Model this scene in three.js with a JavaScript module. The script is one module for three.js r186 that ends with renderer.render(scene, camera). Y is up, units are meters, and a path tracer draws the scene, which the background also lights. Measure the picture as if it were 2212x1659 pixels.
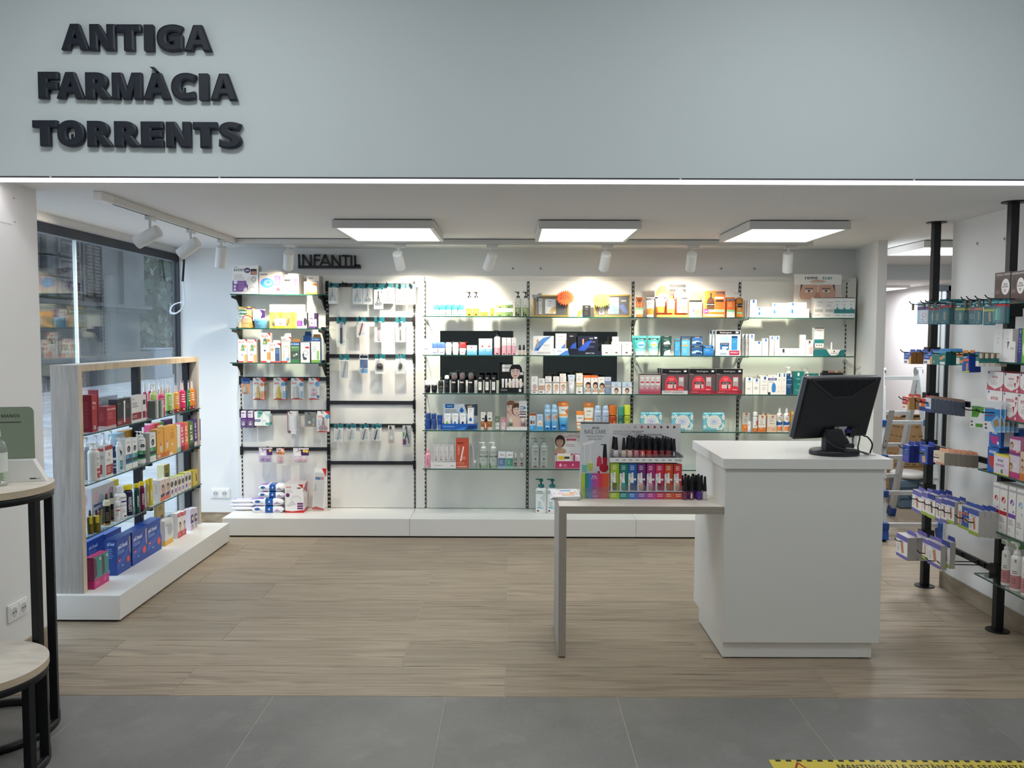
import * as THREE from 'three';
import { mergeGeometries } from 'three/addons/utils/BufferGeometryUtils.js';
import { RoundedBoxGeometry } from 'three/addons/geometries/RoundedBoxGeometry.js';
import { RectAreaLightUniformsLib } from 'three/addons/lights/RectAreaLightUniformsLib.js';
import { FontLoader } from 'three/addons/loaders/FontLoader.js';
import { TextGeometry } from 'three/addons/geometries/TextGeometry.js';

// ---------- camera, sky, exposure, area lights ----------
const scene = new THREE.Scene();
const W = 2212, H = 1659, FPX = 1800, EYE = 1.57;
const camera = new THREE.PerspectiveCamera(2 * Math.atan(H / 2 / FPX) * 180 / Math.PI, W / H, 0.05, 200);
const D2R = Math.PI / 180;
camera.position.set(0, EYE, 0);
camera.rotation.set(-3.394 * D2R, 0.057 * D2R, 0.198 * D2R, 'YXZ');
camera.updateMatrixWorld(true);
scene.background = new THREE.Color().setRGB(0.50, 0.58, 0.76);      // overcast evening-blue street light
scene.backgroundIntensity = 4.8;
const renderer = new THREE.WebGLRenderer({ antialias: true });
renderer.toneMapping = THREE.LinearToneMapping;
renderer.toneMappingExposure = 1.0;
renderer.shadowMap.enabled = true;
RectAreaLightUniformsLib.init();
const LIT = { panel: 7, far: 26, front: 16.5, strip: 15, spot: 4.6 };      // lamp strengths
const COOL = new THREE.Color().setRGB(0.94, 0.98, 1.0), WARM = new THREE.Color().setRGB(1.0, 0.88, 0.70);

// ---------- helpers ----------
let seed = 7;
const rnd = (a = 1, b) => { seed = (seed * 1664525 + 1013904223) >>> 0; const r = seed / 4294967296; return b === undefined ? r * a : a + r * (b - a); };
const V = (x, y, z) => new THREE.Vector3(x, y, z);
// pixel of the 2212 x 1659 frame -> point on a plane x=, y= or z= of the room
function at(px, py, p) {
  const d = V(px - W / 2, H / 2 - py, -FPX).applyQuaternion(camera.quaternion);
  const t = p.x !== undefined ? p.x / d.x : p.y !== undefined ? (p.y - EYE) / d.y : p.z / d.z;
  return V(t * d.x, EYE + t * d.y, t * d.z);
}
const taken = {};
function numbered(n) { const k = taken[n] = (taken[n] ?? -1) + 1; return k ? n + '_' + String(k).padStart(3, '0') : n; }
function lin(hex) { return new THREE.Color(hex.startsWith?.('#') ? hex : '#' + hex); }
const mcache = {};
function M(hex, rough = 0.5, o = {}) {
  const k = hex + rough + JSON.stringify(o);
  return mcache[k] ??= new THREE.MeshPhysicalMaterial({ color: lin(hex), roughness: rough, ...o });
}
function shadow(o) { o.traverse((c) => { if (c.isMesh) { c.castShadow = true; c.receiveShadow = true; } }); return o; }
function tag(o, label, category, group, kind) {
  if (label) o.userData.label = label;
  if (category) o.userData.category = category;
  if (group) o.userData.group = group;
  if (kind) o.userData.kind = kind;
  return o;
}
function mesh(name, geo, mat, parent = scene) {
  const m = new THREE.Mesh(Array.isArray(geo) ? mergeGeometries(geo.map((g) => g.index ? g.toNonIndexed() : g)) : geo, mat);
  m.name = parent === scene ? numbered(name) : name;
  m.castShadow = m.receiveShadow = true;
  parent.add(m);
  return m;
}
function thing(name, label, category, pos = [0, 0, 0], turn = 0, group) {
  const o = new THREE.Group();
  o.name = numbered(name); scene.add(o);
  o.position.set(...pos); o.rotation.y = turn;
  return tag(o, label, category, group);
}
function struct(name, geo, mat) { return tag(mesh(name, geo, mat), null, null, null, 'structure'); }
const box = (x0, x1, y0, y1, z0, z1) => new THREE.BoxGeometry(x1 - x0, y1 - y0, z1 - z0).translate((x0 + x1) / 2, (y0 + y1) / 2, (z0 + z1) / 2);
const rbox = (x0, x1, y0, y1, z0, z1, r = 0.004, s = 2) => new RoundedBoxGeometry(x1 - x0, y1 - y0, z1 - z0, s, r).translate((x0 + x1) / 2, (y0 + y1) / 2, (z0 + z1) / 2);
const cyl = (r0, r1, h, x = 0, y = 0, z = 0, n = 20) => new THREE.CylinderGeometry(r1, r0, h, n).translate(x, y + h / 2, z);
function bar(a, b, r, n = 8) {                                        // round bar between two points
  const d = b.clone().sub(a), g = new THREE.CylinderGeometry(r, r, d.length(), n);
  return g.applyQuaternion(new THREE.Quaternion().setFromUnitVectors(V(0, 1, 0), d.clone().normalize())).translate((a.x + b.x) / 2, (a.y + b.y) / 2, (a.z + b.z) / 2);
}
function beam(a, b, w, d, side = V(1, 0, 0)) {                       // square-section bar between two points
  const y = b.clone().sub(a), L = y.length(); y.normalize();
  const x = side.clone().addScaledVector(y, -side.dot(y)).normalize(), z = x.clone().cross(y);
  return new THREE.BoxGeometry(w, L, d).applyMatrix4(new THREE.Matrix4().makeBasis(x, y, z)).translate((a.x + b.x) / 2, (a.y + b.y) / 2, (a.z + b.z) / 2);
}
const tube = (pts, r, n = 24, k = 6) => new THREE.TubeGeometry(new THREE.CatmullRomCurve3(pts), n, r, k);
const lathe = (pts, n = 20) => new THREE.LatheGeometry(pts.map(([x, y]) => new THREE.Vector2(Math.max(x, 0.00001), y)), n);
function uvm(g, s = 1, axis) {                                         // box-like uv in metres
  const p = g.attributes.position, n = g.attributes.normal, uv = g.attributes.uv;
  for (let i = 0; i < p.count; i++) {
    const ax = Math.abs(n.getX(i)), ay = Math.abs(n.getY(i)), az = Math.abs(n.getZ(i));
    if (ay >= ax && ay >= az) uv.setXY(i, p.getX(i) * s, p.getZ(i) * s);
    else if (ax >= az) uv.setXY(i, p.getZ(i) * s, p.getY(i) * s);
    else uv.setXY(i, p.getX(i) * s, p.getY(i) * s);
    if (axis) uv.setXY(i, uv.getY(i), uv.getX(i));
  }
  return g;
}
// ---------- computed textures ----------
function hash2(x, y, s) { let n = Math.imul(x, 374761393) + Math.imul(y, 668265263) + Math.imul(s, 1274126177) | 0; n = Math.imul(n ^ (n >>> 13), 1274126177); return ((n ^ (n >>> 16)) >>> 0) / 4294967296; }
function noise(x, y, s, px, py) {                                      // tileable value noise
  const ix = Math.floor(x), iy = Math.floor(y), fx = x - ix, fy = y - iy, u = fx * fx * (3 - 2 * fx), v = fy * fy * (3 - 2 * fy);
  const w = (a, b) => hash2(((a % px) + px) % px, ((b % py) + py) % py, s);
  return (w(ix, iy) * (1 - u) + w(ix + 1, iy) * u) * (1 - v) + (w(ix, iy + 1) * (1 - u) + w(ix + 1, iy + 1) * u) * v;
}
function fbm(x, y, s, px, py, o = 4) { let r = 0, a = 0.5, t = 0; for (let i = 0; i < o; i++) { r += a * noise(x, y, s + i * 17, px, py); t += a; a *= 0.5; x *= 2; y *= 2; px *= 2; py *= 2; } return r / t; }
function dataTex(w, h, f, srgb = true) {
  const d = new Uint8Array(w * h * 4);
  for (let y = 0; y < h; y++) for (let x = 0; x < w; x++) { const c = f(x / w, y / h), i = (y * w + x) * 4; d[i] = c[0]; d[i + 1] = c[1]; d[i + 2] = c[2]; d[i + 3] = 255; }
  const t = new THREE.DataTexture(d, w, h);
  t.wrapS = t.wrapT = THREE.RepeatWrapping; t.magFilter = THREE.LinearFilter; t.minFilter = THREE.LinearMipmapLinearFilter; t.generateMipmaps = true;
  if (srgb) t.colorSpace = THREE.SRGBColorSpace;
  t.needsUpdate = true; return t;
}
const mix3 = (a, b, t) => [a[0] + (b[0] - a[0]) * t, a[1] + (b[1] - a[1]) * t, a[2] + (b[2] - a[2]) * t];
const clamp01 = (t) => Math.max(0, Math.min(1, t));
function plankTex(s, lo, mid, hi, streak = 1) {                         // oak-look grain running along u
  return dataTex(1024, 256, (u, v) => {
    const warp = fbm(u * 4, v * 3, s, 4, 3, 3) * 0.5, vv = v + warp * 0.16;
    const g = fbm(u * 6, vv * 36, s + 3, 6, 36, 4), f = fbm(u * 24, v * 150, s + 9, 24, 150, 2), b = fbm(u * 2, v * 5, s + 5, 2, 5, 3);
    let c = mix3(mid, hi, clamp01((g - 0.4) * 1.7)), k = clamp01((fbm(u * 5, vv * 16, s + 21, 5, 16, 3) - 0.57) * 5) * streak;
    c = mix3(c, lo, k * 0.62 * clamp01(b * 1.8 - 0.3));
    const ring = Math.abs(Math.sin((vv * 30 + fbm(u * 3, v * 2, s + 31, 3, 2, 2) * 9) * 1.6)); c = mix3(c, lo, 0.14 * (1 - ring) * streak);
    const t = 0.9 + b * 0.16 + (f - 0.5) * 0.09; return [c[0] * t, c[1] * t, c[2] * t].map((x) => Math.max(0, Math.min(255, x)));
  });
}
const oakMaps = [11, 47, 83].map((s) => plankTex(s, [100, 87, 72], [164, 148, 127], [186, 171, 149]));
const oakMats = oakMaps.flatMap((t, i) => [0, 1].map((k) => new THREE.MeshPhysicalMaterial({ map: t, color: new THREE.Color().setScalar(k ? 1 : 0.9), roughness: 0.48 })));
const stoneMap = (s) => dataTex(512, 512, (u, v) => {
  const a = fbm(u * 4, v * 4, s, 4, 4, 5), b = fbm(u * 10 + a * 2, v * 10, s + 7, 10, 10, 4), n = fbm(u * 120, v * 120, s + 2, 120, 120, 2);
  const t = 126 + (a - 0.5) * 26 + clamp01((b - 0.58) * 3) * 12 + (n - 0.5) * 7; return [t, t * 0.985, t * 0.955];
});
const stoneMats = [5, 29].map((s) => new THREE.MeshPhysicalMaterial({ map: stoneMap(s), roughness: 0.5 }));
const laminateMap = plankTex(140, [128, 118, 106], [186, 178, 168], [203, 197, 188], 0.55);
laminateMap.repeat.set(0.6, 2.6);
const laminateGrey = new THREE.MeshPhysicalMaterial({ map: laminateMap, roughness: 0.55, color: new THREE.Color().setRGB(0.86, 0.87, 0.9) });
const laminateWarm = new THREE.MeshPhysicalMaterial({ map: plankTex(171, [150, 128, 98], [205, 186, 158], [222, 206, 182], 0.4), roughness: 0.55 });
const laminatePale = new THREE.MeshPhysicalMaterial({ map: plankTex(201, [176, 162, 144], [226, 217, 203], [238, 231, 220], 0.4), roughness: 0.5 });
const plaster = dataTex(256, 256, (u, v) => { const t = 128 + (fbm(u * 48, v * 48, 3, 48, 48, 3) - 0.5) * 120; return [t, t, t]; }, false);
const wallMat = new THREE.MeshPhysicalMaterial({ color: new THREE.Color().setRGB(0.80, 0.80, 0.79), roughness: 0.75, bumpMap: plaster, bumpScale: 0.0006 });
const coolWall = new THREE.MeshPhysicalMaterial({ color: new THREE.Color().setRGB(0.71, 0.775, 0.80), roughness: 0.75, bumpMap: plaster, bumpScale: 0.0006 });
const ceilMat = new THREE.MeshPhysicalMaterial({ color: new THREE.Color().setRGB(0.76, 0.76, 0.765), roughness: 0.85, bumpMap: plaster, bumpScale: 0.0005 });
const whiteLam = M('#e6e5e0', 0.34), blackMetal = M('#15171c', 0.45, { metalness: 0.3 }), chrome = M('#c8cacc', 0.22, { metalness: 1 }), alu = M('#d2d6d8', 0.35, { metalness: 0.45 });
const whiteMetal = M('#e4e4e2', 0.4), greyWhite = M('#d9dad8', 0.42);
const edgeGlass = M('#1d5148', 0.12), paneMat = new THREE.MeshPhysicalMaterial({ color: new THREE.Color().setRGB(0.93, 0.985, 0.965), roughness: 0.02, transmission: 1, thickness: 0, ior: 1.5 });
const clearPlastic = new THREE.MeshPhysicalMaterial({ color: new THREE.Color().setRGB(0.95, 0.96, 0.97), roughness: 0.08, transmission: 0.96, thickness: 0, ior: 1.45 });
// ---------- the room ----------
const CEIL = 2.267, WX = -2.74, ZB = -6.87, ZG = -3.533, ZH = -3.77, TOPC = 3.5;
function glowPanel(name, parent, x0, x1, z0, z1, y, power, col) {     // emitting diffuser facing down, and the light that goes with it
  const w = x1 - x0, d = z1 - z0;
  mesh('diffuser', box(x0, x1, y, y + 0.006, z0, z1), new THREE.MeshStandardMaterial({ color: 0xffffff, emissive: col, emissiveIntensity: 1.6, roughness: 0.6 }), parent);
  const l = new THREE.RectAreaLight(col, power, w, d);
  l.position.set((x0 + x1) / 2, y - 0.004, (z0 + z1) / 2); l.rotation.x = -Math.PI / 2; l.name = name; parent.add(l);
}
{ // floor: wood-look planks behind, stone tiles in front
  const floor = new THREE.Group(); floor.name = numbered('floor'); scene.add(floor); tag(floor, null, null, null, 'structure');
  mesh('grout_bed', [box(WX - 0.05, 6.2, -0.06, -0.0022, -13.5, ZG), box(WX - 0.05, 4.4, -0.06, -0.0022, ZG, 3.2)], M('#b3aa9b', 0.85), floor);
  const pitch = 0.3255, L = 1.456, g = 0.0016, geos = {};
  for (let r = 0; r < 30; r++) {
    const z1 = ZG - r * pitch, z0 = z1 - pitch;
    for (let k = -3; k < 5; k++) {
      let a = (r % 2 ? -0.525 : -0.03) + k * L, b = a + L;
      a = Math.max(a, WX); b = Math.min(b, 6.1);
      if (z1 < -6.9) a = Math.max(a, 2.2);
      if (b - a < 0.05) continue;
      const key = (b - a).toFixed(3);
      const geo = geos[key] ??= uvPlank(b - a, pitch, g);
      const m = mesh('plank', geo, oakMats[Math.floor(hash2(r, k + 9, 5) * 6)], floor);
      m.position.set((a + b) / 2, 0, (z0 + z1) / 2);
      if (hash2(r, k, 8) > 0.5) m.rotation.y = Math.PI;
    }
  }
  const P = 0.748, tg = new RoundedBoxGeometry(P - 0.004, 0.012, P - 0.004, 1, 0.0012).translate(0, -0.006, 0);
  uvm(tg, 0.9);
  for (let i = -1; i < 8; i++) for (let j = 0; j < 8; j++) {
    const x = -1.785 + (i - 0.5) * P; if (x < WX - 0.2) continue;
    const m = mesh('tile', tg, stoneMats[Math.floor(hash2(i + 3, j, 2) * 2)], floor);
    m.position.set(x, 0, ZG + 0.002 + (j + 0.5) * P); m.rotation.y = Math.floor(hash2(i + 3, j, 4) * 4) * Math.PI / 2;
  }
}
function uvPlank(w, d, g) {
  const o = new RoundedBoxGeometry(w - 2 * g, 0.01, d - 2 * g, 1, 0.001).translate(0, -0.005, 0), p = o.attributes.position, uv = o.attributes.uv;
  const off = rnd(1);
  for (let i = 0; i < p.count; i++) uv.setXY(i, p.getX(i) / 1.5 + off, p.getZ(i) / d + 0.5);
  return o;
}
struct('ceiling', uvm(box(WX - 0.2, 6.3, CEIL, CEIL + 0.12, -8.3, ZH - 0.15)), ceilMat);
struct('ceiling', uvm(box(2.2, 6.3, 2.15, 2.27, -13.6, -8.3)), ceilMat);
struct('ceiling', uvm(box(WX - 0.2, 4.5, TOPC, TOPC + 0.12, ZH - 0.15, 3.3)), ceilMat);
struct('wall_bulkhead', uvm(box(WX - 0.2, 4.5, CEIL, TOPC, ZH - 0.15, ZH)), coolWall);
struct('wall_left', uvm(box(WX - 0.2, -2.342, 0, TOPC, -4.133, 3.3)), wallMat);
struct('wall_back', uvm(box(WX - 0.02, 2.84, 0, CEIL, ZB - 0.12, ZB)), wallMat);
struct('wall_front', uvm(box(WX - 0.2, 4.5, 0, TOPC, 3.2, 3.32)), wallMat);
struct('wall_right', uvm(box(2.70, 2.86, 0, CEIL, -5.165, ZH + 0.02)), wallMat);
struct('wall_right_front', uvm(box(2.70, 2.86, 0, TOPC, ZH, 3.3)), wallMat);
{ // pier beside the opening, its face splayed a little
  const s = new THREE.Shape([[2.80, 6.87], [2.674, 6.155], [2.742, 6.155], [2.96, 6.99], [2.80, 6.99]].map((p) => new THREE.Vector2(...p)));
  struct('wall_pier', uvm(new THREE.ExtrudeGeometry(s, { depth: CEIL, bevelEnabled: false }).rotateX(-Math.PI / 2)), wallMat);
}
struct('wall_far_right', uvm(box(4.77, 4.9, 0, 2.27, -13.6, -8.3)), wallMat);
struct('wall_far_back', uvm(box(2.2, 6.3, 0, 2.3, -13.6, -13.4)), wallMat);
struct('wall_far_left', uvm(box(2.72, 2.84, 0, 2.3, -13.5, -6.99)), wallMat);
struct('wall_side_room', uvm(box(6.1, 6.3, 0, 2.3, -8.4, -3.6)), wallMat);
struct('wall_side_return', uvm(box(4.77, 6.3, 0, 2.3, -8.42, -8.3)), wallMat);
struct('wall_side_near', uvm(box(2.86, 6.3, 0, 2.3, -3.9, -3.77)), wallMat);
struct('wall_beam', uvm(box(2.75, 6.3, 2.125, CEIL, -8.42, -8.28)), coolWall);
struct('baseboard_right', uvm(rbox(2.688, 2.70, 0, 0.098, -5.17, 3.2, 0.003)), new THREE.MeshPhysicalMaterial({ map: oakMaps[1], roughness: 0.5, color: new THREE.Color().setScalar(0.85) }));
struct('baseboard_left', uvm(rbox(-2.342, -2.33, 0, 0.098, -4.137, 3.2, 0.003)), new THREE.MeshPhysicalMaterial({ map: oakMaps[1], roughness: 0.5 }));
struct('baseboard_back', uvm(rbox(WX + 0.03, 2.8, 0, 0.085, ZB, ZB + 0.014, 0.003)), new THREE.MeshPhysicalMaterial({ map: oakMaps[2], roughness: 0.5 }));
{ // access panel in the left wall
  const p = struct('trim_1', rbox(-2.343, -2.3395, 2.075, 2.245, -3.925, -3.2, 0.001), wallMat);
  p.userData.label = 'flush access hatch in the left wall';
  for (const y of [2.09, 2.20]) mesh('screw', new THREE.CylinderGeometry(0.003, 0.003, 0.003, 8).rotateZ(Math.PI / 2).translate(-2.339, y, -3.945), M('#8a8580', 0.5), p);
}
let anchorNo = 0;
for (const [px, py, z] of [[1108, 580, -6.86], [1168, 580, -6.86], [1558, 580, -6.86], [1630, 580, -6.86]]) anchor(at(px, py, { z }), 0);
for (const [px, py] of [[2112, 526], [2171, 516]]) anchor(at(px, py, { x: 2.70 }), 1);
function anchor(p, side) {
  const right = side === 1, g = new THREE.CylinderGeometry(0.013, 0.013, 0.006, 14), h = new THREE.CylinderGeometry(0.006, 0.006, 0.008, 10);
  for (const q of [g, h]) right ? q.rotateZ(Math.PI / 2) : q.rotateX(Math.PI / 2);
  const t = thing('wall_anchor', right ? (p.z < -4.8 ? 'small round wall plug left of the black post on right wall' : 'small round wall plug nearest the right black post') :
    ['round wall plug high above the first glass bay', 'round wall plug above the joint of first and second glass bays', 'round wall plug high above the end of third glass bay', 'round wall plug high above the fourth glass bay'][anchorNo++], 'wall plug', [p.x, p.y, p.z]);
  mesh('collar', g, greyWhite, t); mesh('hole', h, M('#4a4a48', 0.7), t);
}
// ---------- window ----------
{
  const w = new THREE.Group(); w.name = numbered('window_1'); scene.add(w); tag(w, 'shop window to the street behind the wooden shelf rack', null, null, 'structure');
  const z0 = ZB, z1 = -4.10, navy = M('#0b1220', 0.35);
  mesh('frame_top', box(WX - 0.05, WX, 2.155, 2.228, z0, z1), navy, w);
  mesh('frame_bottom', box(WX - 0.05, WX + 0.004, 0.062, 0.098, z0, z1), navy, w);
  mesh('frame_side', box(WX - 0.05, WX + 0.002, 0.06, 2.23, z0, z0 + 0.014), navy, w);
  mesh('lintel', box(WX - 0.2, WX + 0.002, 2.226, CEIL, z0, z1), wallMat, w);
  mesh('track', box(WX, WX + 0.02, 2.215, 2.222, z0 + 0.02, z1), M('#b9bac0', 0.4), w);
  mesh('sill', box(WX - 0.2, WX + 0.004, -0.02, 0.064, z0, z1), M('#8f939c', 0.6), w);
  const zj = -5.285;
  mesh('pane', box(WX - 0.03, WX - 0.018, 0.098, 2.156, z0 + 0.014, zj - 0.0045), paneMat, w);
  mesh('pane', box(WX - 0.03, WX - 0.018, 0.098, 2.156, zj + 0.0045, z1), paneMat, w);
  mesh('silicone_joint', box(WX - 0.034, WX - 0.014, 0.098, 2.156, zj - 0.0045, zj + 0.0045), M('#f4f6f8', 0.4, { transmission: 0.5 }), w);
}
// ---------- street outside ----------
const FX = -12.9;
function fz(px) { return 1800 * FX / (1101 - px) * 1; }               // z on the facade for a pixel column
function fy(px, py) { return EYE + (711 - py) / 1800 * -fz(px); }
{
  const st = struct('pavement', uvm(box(-14, WX - 0.2, -0.2, -0.03, -60, 3), 0.5), new THREE.MeshPhysicalMaterial({ map: dataTex(256, 256, (u, v) => { const t = 150 + (fbm(u * 6, v * 6, 61, 6, 6, 4) - 0.5) * 60, j = (u * 4 % 1 < 0.03 || v * 4 % 1 < 0.03) ? 0.75 : 1; return [t * j, t * j, t * j]; }), roughness: 0.7 }));
  st.userData.label = 'pale paved street beyond the shop window';
  const dm = (h) => new THREE.MeshPhysicalMaterial({ color: lin(h), map: dataTex(256, 256, (u, v) => { const t = 205 + (fbm(u * 5, v * 7, 91, 5, 7, 5) - 0.5) * 130; return [t, t, t]; }), roughness: 0.9 });
  const stone = dm('#4a4645'), stone2 = dm('#3c393e'), brown = M('#342a26', 0.8), brownSlat = M('#483d38', 0.8);
  const b = thing('street_building', 'old stone building across the street with brown slatted shutter', 'building');
  const zA = -19, zC = -28.6;
  mesh('wall', uvm(box(FX - 1, FX, -0.03, 9, zC, zA + 4), 0.3), stone2, b);
  mesh('plinth_wall', uvm(box(FX, FX + 0.25, -0.03, 0.75, zC, zA + 4), 0.4), stone, b);
  mesh('plinth_moulding', uvm(box(FX, FX + 0.38, 0.75, 0.95, zC - 0.2, zA + 4), 0.4), stone, b);
  mesh('dado', uvm(box(FX, FX + 0.12, 0.95, 2.25, zC, zA + 4), 0.4), stone, b);
  mesh('cornice', [uvm(box(FX, FX + 0.42, 2.38, 2.5, zC - 0.3, zA + 4), 0.4), uvm(box(FX, FX + 0.3, 2.25, 2.38, zC - 0.15, zA + 4), 0.4)], stone, b);
  mesh('pilaster', uvm(box(FX, FX + 0.3, 2.5, 9, zC, zC + 1.5), 0.4), stone, b);
  mesh('pilaster', uvm(box(FX, FX + 0.16, 2.5, 9, zC + 1.5, zC + 2.6), 0.4), stone, b);
  const rows = [[2.55, 3.1], [3.13, 3.68], [3.71, 4.26], [4.29, 4.84], [4.87, 5.42], [5.45, 6.0]];
  for (const [y0, y1] of rows) {
    mesh('stone_block', uvm(rbox(FX, FX + 0.2, y0, y1, -22.55, -19.5, 0.03), 0.4), stone, b);
    mesh('stone_block', uvm(rbox(FX, FX + 0.34, y0, y1, -24.35, -22.6, 0.03), 0.4), stone, b);
    const d = mesh('diamond_block', new THREE.CylinderGeometry(0, 0.46, 0.2, 4, 1).rotateY(Math.PI / 4).rotateZ(-Math.PI / 2), stone, b);
    d.scale.set(1, 0.55, 1.25); d.position.set(FX + 0.42, (y0 + y1) / 2, -23.65); 
    mesh('diamond_frame', [box(FX + 0.34, FX + 0.4, y1 - 0.08, y1 - 0.03, -24.2, -23.1), box(FX + 0.34, FX + 0.4, y0 + 0.03, y0 + 0.08, -24.2, -23.1), box(FX + 0.34, FX + 0.4, y0 + 0.03, y1 - 0.03, -24.25, -24.17), box(FX + 0.34, FX + 0.4, y0 + 0.03, y1 - 0.03, -23.15, -23.07)], stone, b);
  }
  const sh = mesh('shutter', box(FX, FX + 0.06, 2.52, 6.2, -26.9, -25.05), brown, b), sl = [];
  for (let k = 0; k < 4; k++) for (let y = 2.7; y < 6.1; y += 0.105) sl.push(box(0, 0.05, 0, 0.05, 0, 0.32).rotateZ(-0.5).translate(FX + 0.06, y, -26.84 + k * 0.45));
  tag(mesh('slat', sl, brownSlat, sh), null, null, null, 'stuff');
  mesh('alarm_box', [rbox(FX, FX + 0.3, 4.35, 4.9, -24.95, -24.6, 0.05)], M('#e8e8ee', 0.5), b);
  tag(mesh('low_garden_wall', uvm(box(FX - 1, FX - 0.6, -0.03, 1.0, -45, zC), 0.4), stone2), 'low stone garden wall beyond the street building', 'wall');
  const cab = thing('street_cabinet', 'dark grey utility cabinet standing by the low street wall', 'cabinet', [FX + 0.2, -0.03, -29.6]);
  mesh('body', rbox(-0.3, 0.3, 0, 1.02, -0.75, 0.75, 0.03), M('#5d646e', 0.5), cab); mesh('lid', rbox(-0.33, 0.33, 1.02, 1.08, -0.78, 0.78, 0.02), M('#6f7680', 0.5), cab);
  // foliage behind the garden wall
  const leaf = new THREE.CircleGeometry(0.16, 5), lm = M('#2c4428', 0.8, { side: THREE.DoubleSide, transmission: 0.3 });
  const crown = (name, label, x, z, rx, y0, y1, n) => {
    const t = thing(name, label, 'tree', [x, -0.03, z]);
    mesh('trunk', cyl(0.16, 0.1, y1 * 0.8, 0, 0, 0, 8), M('#3b342e', 0.9), t);
    const im = new THREE.InstancedMesh(leaf, lm, n), m = new THREE.Matrix4(), q = new THREE.Quaternion(), c = new THREE.Color();
    for (let i = 0; i < n; i++) {
      const a = rnd(6.283), r = Math.sqrt(rnd()) * rx, y = rnd(y0, y1);
      q.setFromEuler(new THREE.Euler(rnd(6.28), rnd(6.28), rnd(6.28)));
      m.compose(V(Math.cos(a) * r, y, Math.sin(a) * r), q, V(1, 1, 1).multiplyScalar(rnd(0.7, 1.5)));
      im.setMatrixAt(i, m); im.setColorAt(i, c.setScalar(rnd(0.35, 1.1)));
    }
    im.name = 'foliage'; tag(im, null, null, null, 'stuff'); t.add(im); shadow(t);
  };
  crown('street_tree', 'dark green tree right behind the street building', -14.9, -31.8, 2.0, 0.6, 9, 2600);
  crown('street_tree', 'green tree behind the grey street cabinet', -14.5, -35, 2.4, 0.5, 9, 3000);
  crown('street_tree', 'farthest green tree seen at the right edge of shop window', -15.2, -40, 3.0, 0.5, 9.5, 3000);
  struct('far_facade', uvm(box(-19, -18.5, -0.03, 12, -52, -29), 0.3), stone2);
  struct('far_facade', uvm(box(-19, -3, -0.03, 12, -52.5, -52), 0.3), stone2);
  struct('opposite_front', uvm(box(WX - 0.24, WX - 0.19, 2.3, 9, -30, ZB - 0.3), 0.3), stone2);
}
// ---------- lamps ----------
function ceilingPanel(px, label, power = LIT.panel) {                   // px: x0,x1,z0,z1 of the housing
  const [x0, x1, z0, z1] = px, t = thing('ceiling_panel_light', label, 'ceiling light', [0, 0, 0], 0, power === LIT.panel ? 'square ceiling panels over the shop floor' : undefined);
  const yb = 2.213, b = 0.022;
  mesh('housing', [box(x0, x1, yb, CEIL - 0.006, z0, z0 + b), box(x0, x1, yb, CEIL - 0.006, z1 - b, z1), box(x0, x0 + b, yb, CEIL - 0.006, z0 + b, z1 - b), box(x1 - b, x1, yb, CEIL - 0.006, z0 + b, z1 - b), box(x0 + b, x1 - b, yb + 0.012, CEIL - 0.006, z0 + b, z1 - b)], M('#d6d6d5', 0.5), t);
  glowPanel('panel_glow', t, x0 + b, x1 - b, z0 + b, z1 - b, yb + 0.004, power, COOL);
  mesh('mounting_gap', box(x0 + 0.01, x1 - 0.01, CEIL - 0.006, CEIL, z0 + 0.01, z1 - 0.01), M('#2c2e30', 0.8), t);
}
ceilingPanel([-1.10, -0.4865, -5.85, -5.10], 'left of three white ceiling panels, above the hanging tools bay');
ceilingPanel([0.1525, 0.778, -5.85, -5.10], 'middle of three white ceiling panels, above the wooden side table');
ceilingPanel([1.428, 2.04, -5.83, -5.085], 'right of three white ceiling panels, above the white counter');
ceilingPanel([2.98, 3.6, -6.75, -6.1], 'white ceiling panel in the side room beyond the opening', LIT.far);
{ // lamp deep in the far room, and the ones of the front room behind the camera
  const f = thing('ceiling_panel_light', 'flush ceiling panel deepest in the far room', 'ceiling light');
  mesh('housing', box(3.9, 4.55, 2.12, 2.15, -10.2, -9.6), whiteMetal, f);
  glowPanel('panel_glow', f, 3.93, 4.52, -10.17, -9.63, 2.113, LIT.far, new THREE.Color().setRGB(0.98, 0.95, 1));
  const spots = [[-1.35, -2.35], [1.35, -2.35], [-1.3, 0.8], [1.3, 0.8]];
  for (const [i, [x, z]] of spots.entries()) {
    const t = thing('ceiling_panel_light', ['front room ceiling panel near the bulkhead, left', 'front room ceiling panel near the bulkhead, right', 'front room ceiling panel behind the viewer, left', 'front room ceiling panel behind the viewer, right'][i], 'ceiling light');
    mesh('housing', box(x - 0.32, x + 0.32, TOPC - 0.06, TOPC, z - 0.32, z + 0.32), whiteMetal, t);
    glowPanel('panel_glow', t, x - 0.3, x + 0.3, z - 0.3, z + 0.3, TOPC - 0.068, LIT.front * (i < 2 ? 1 : 0.4), new THREE.Color().setRGB(0.92, 0.98, 1));
  }
}
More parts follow.
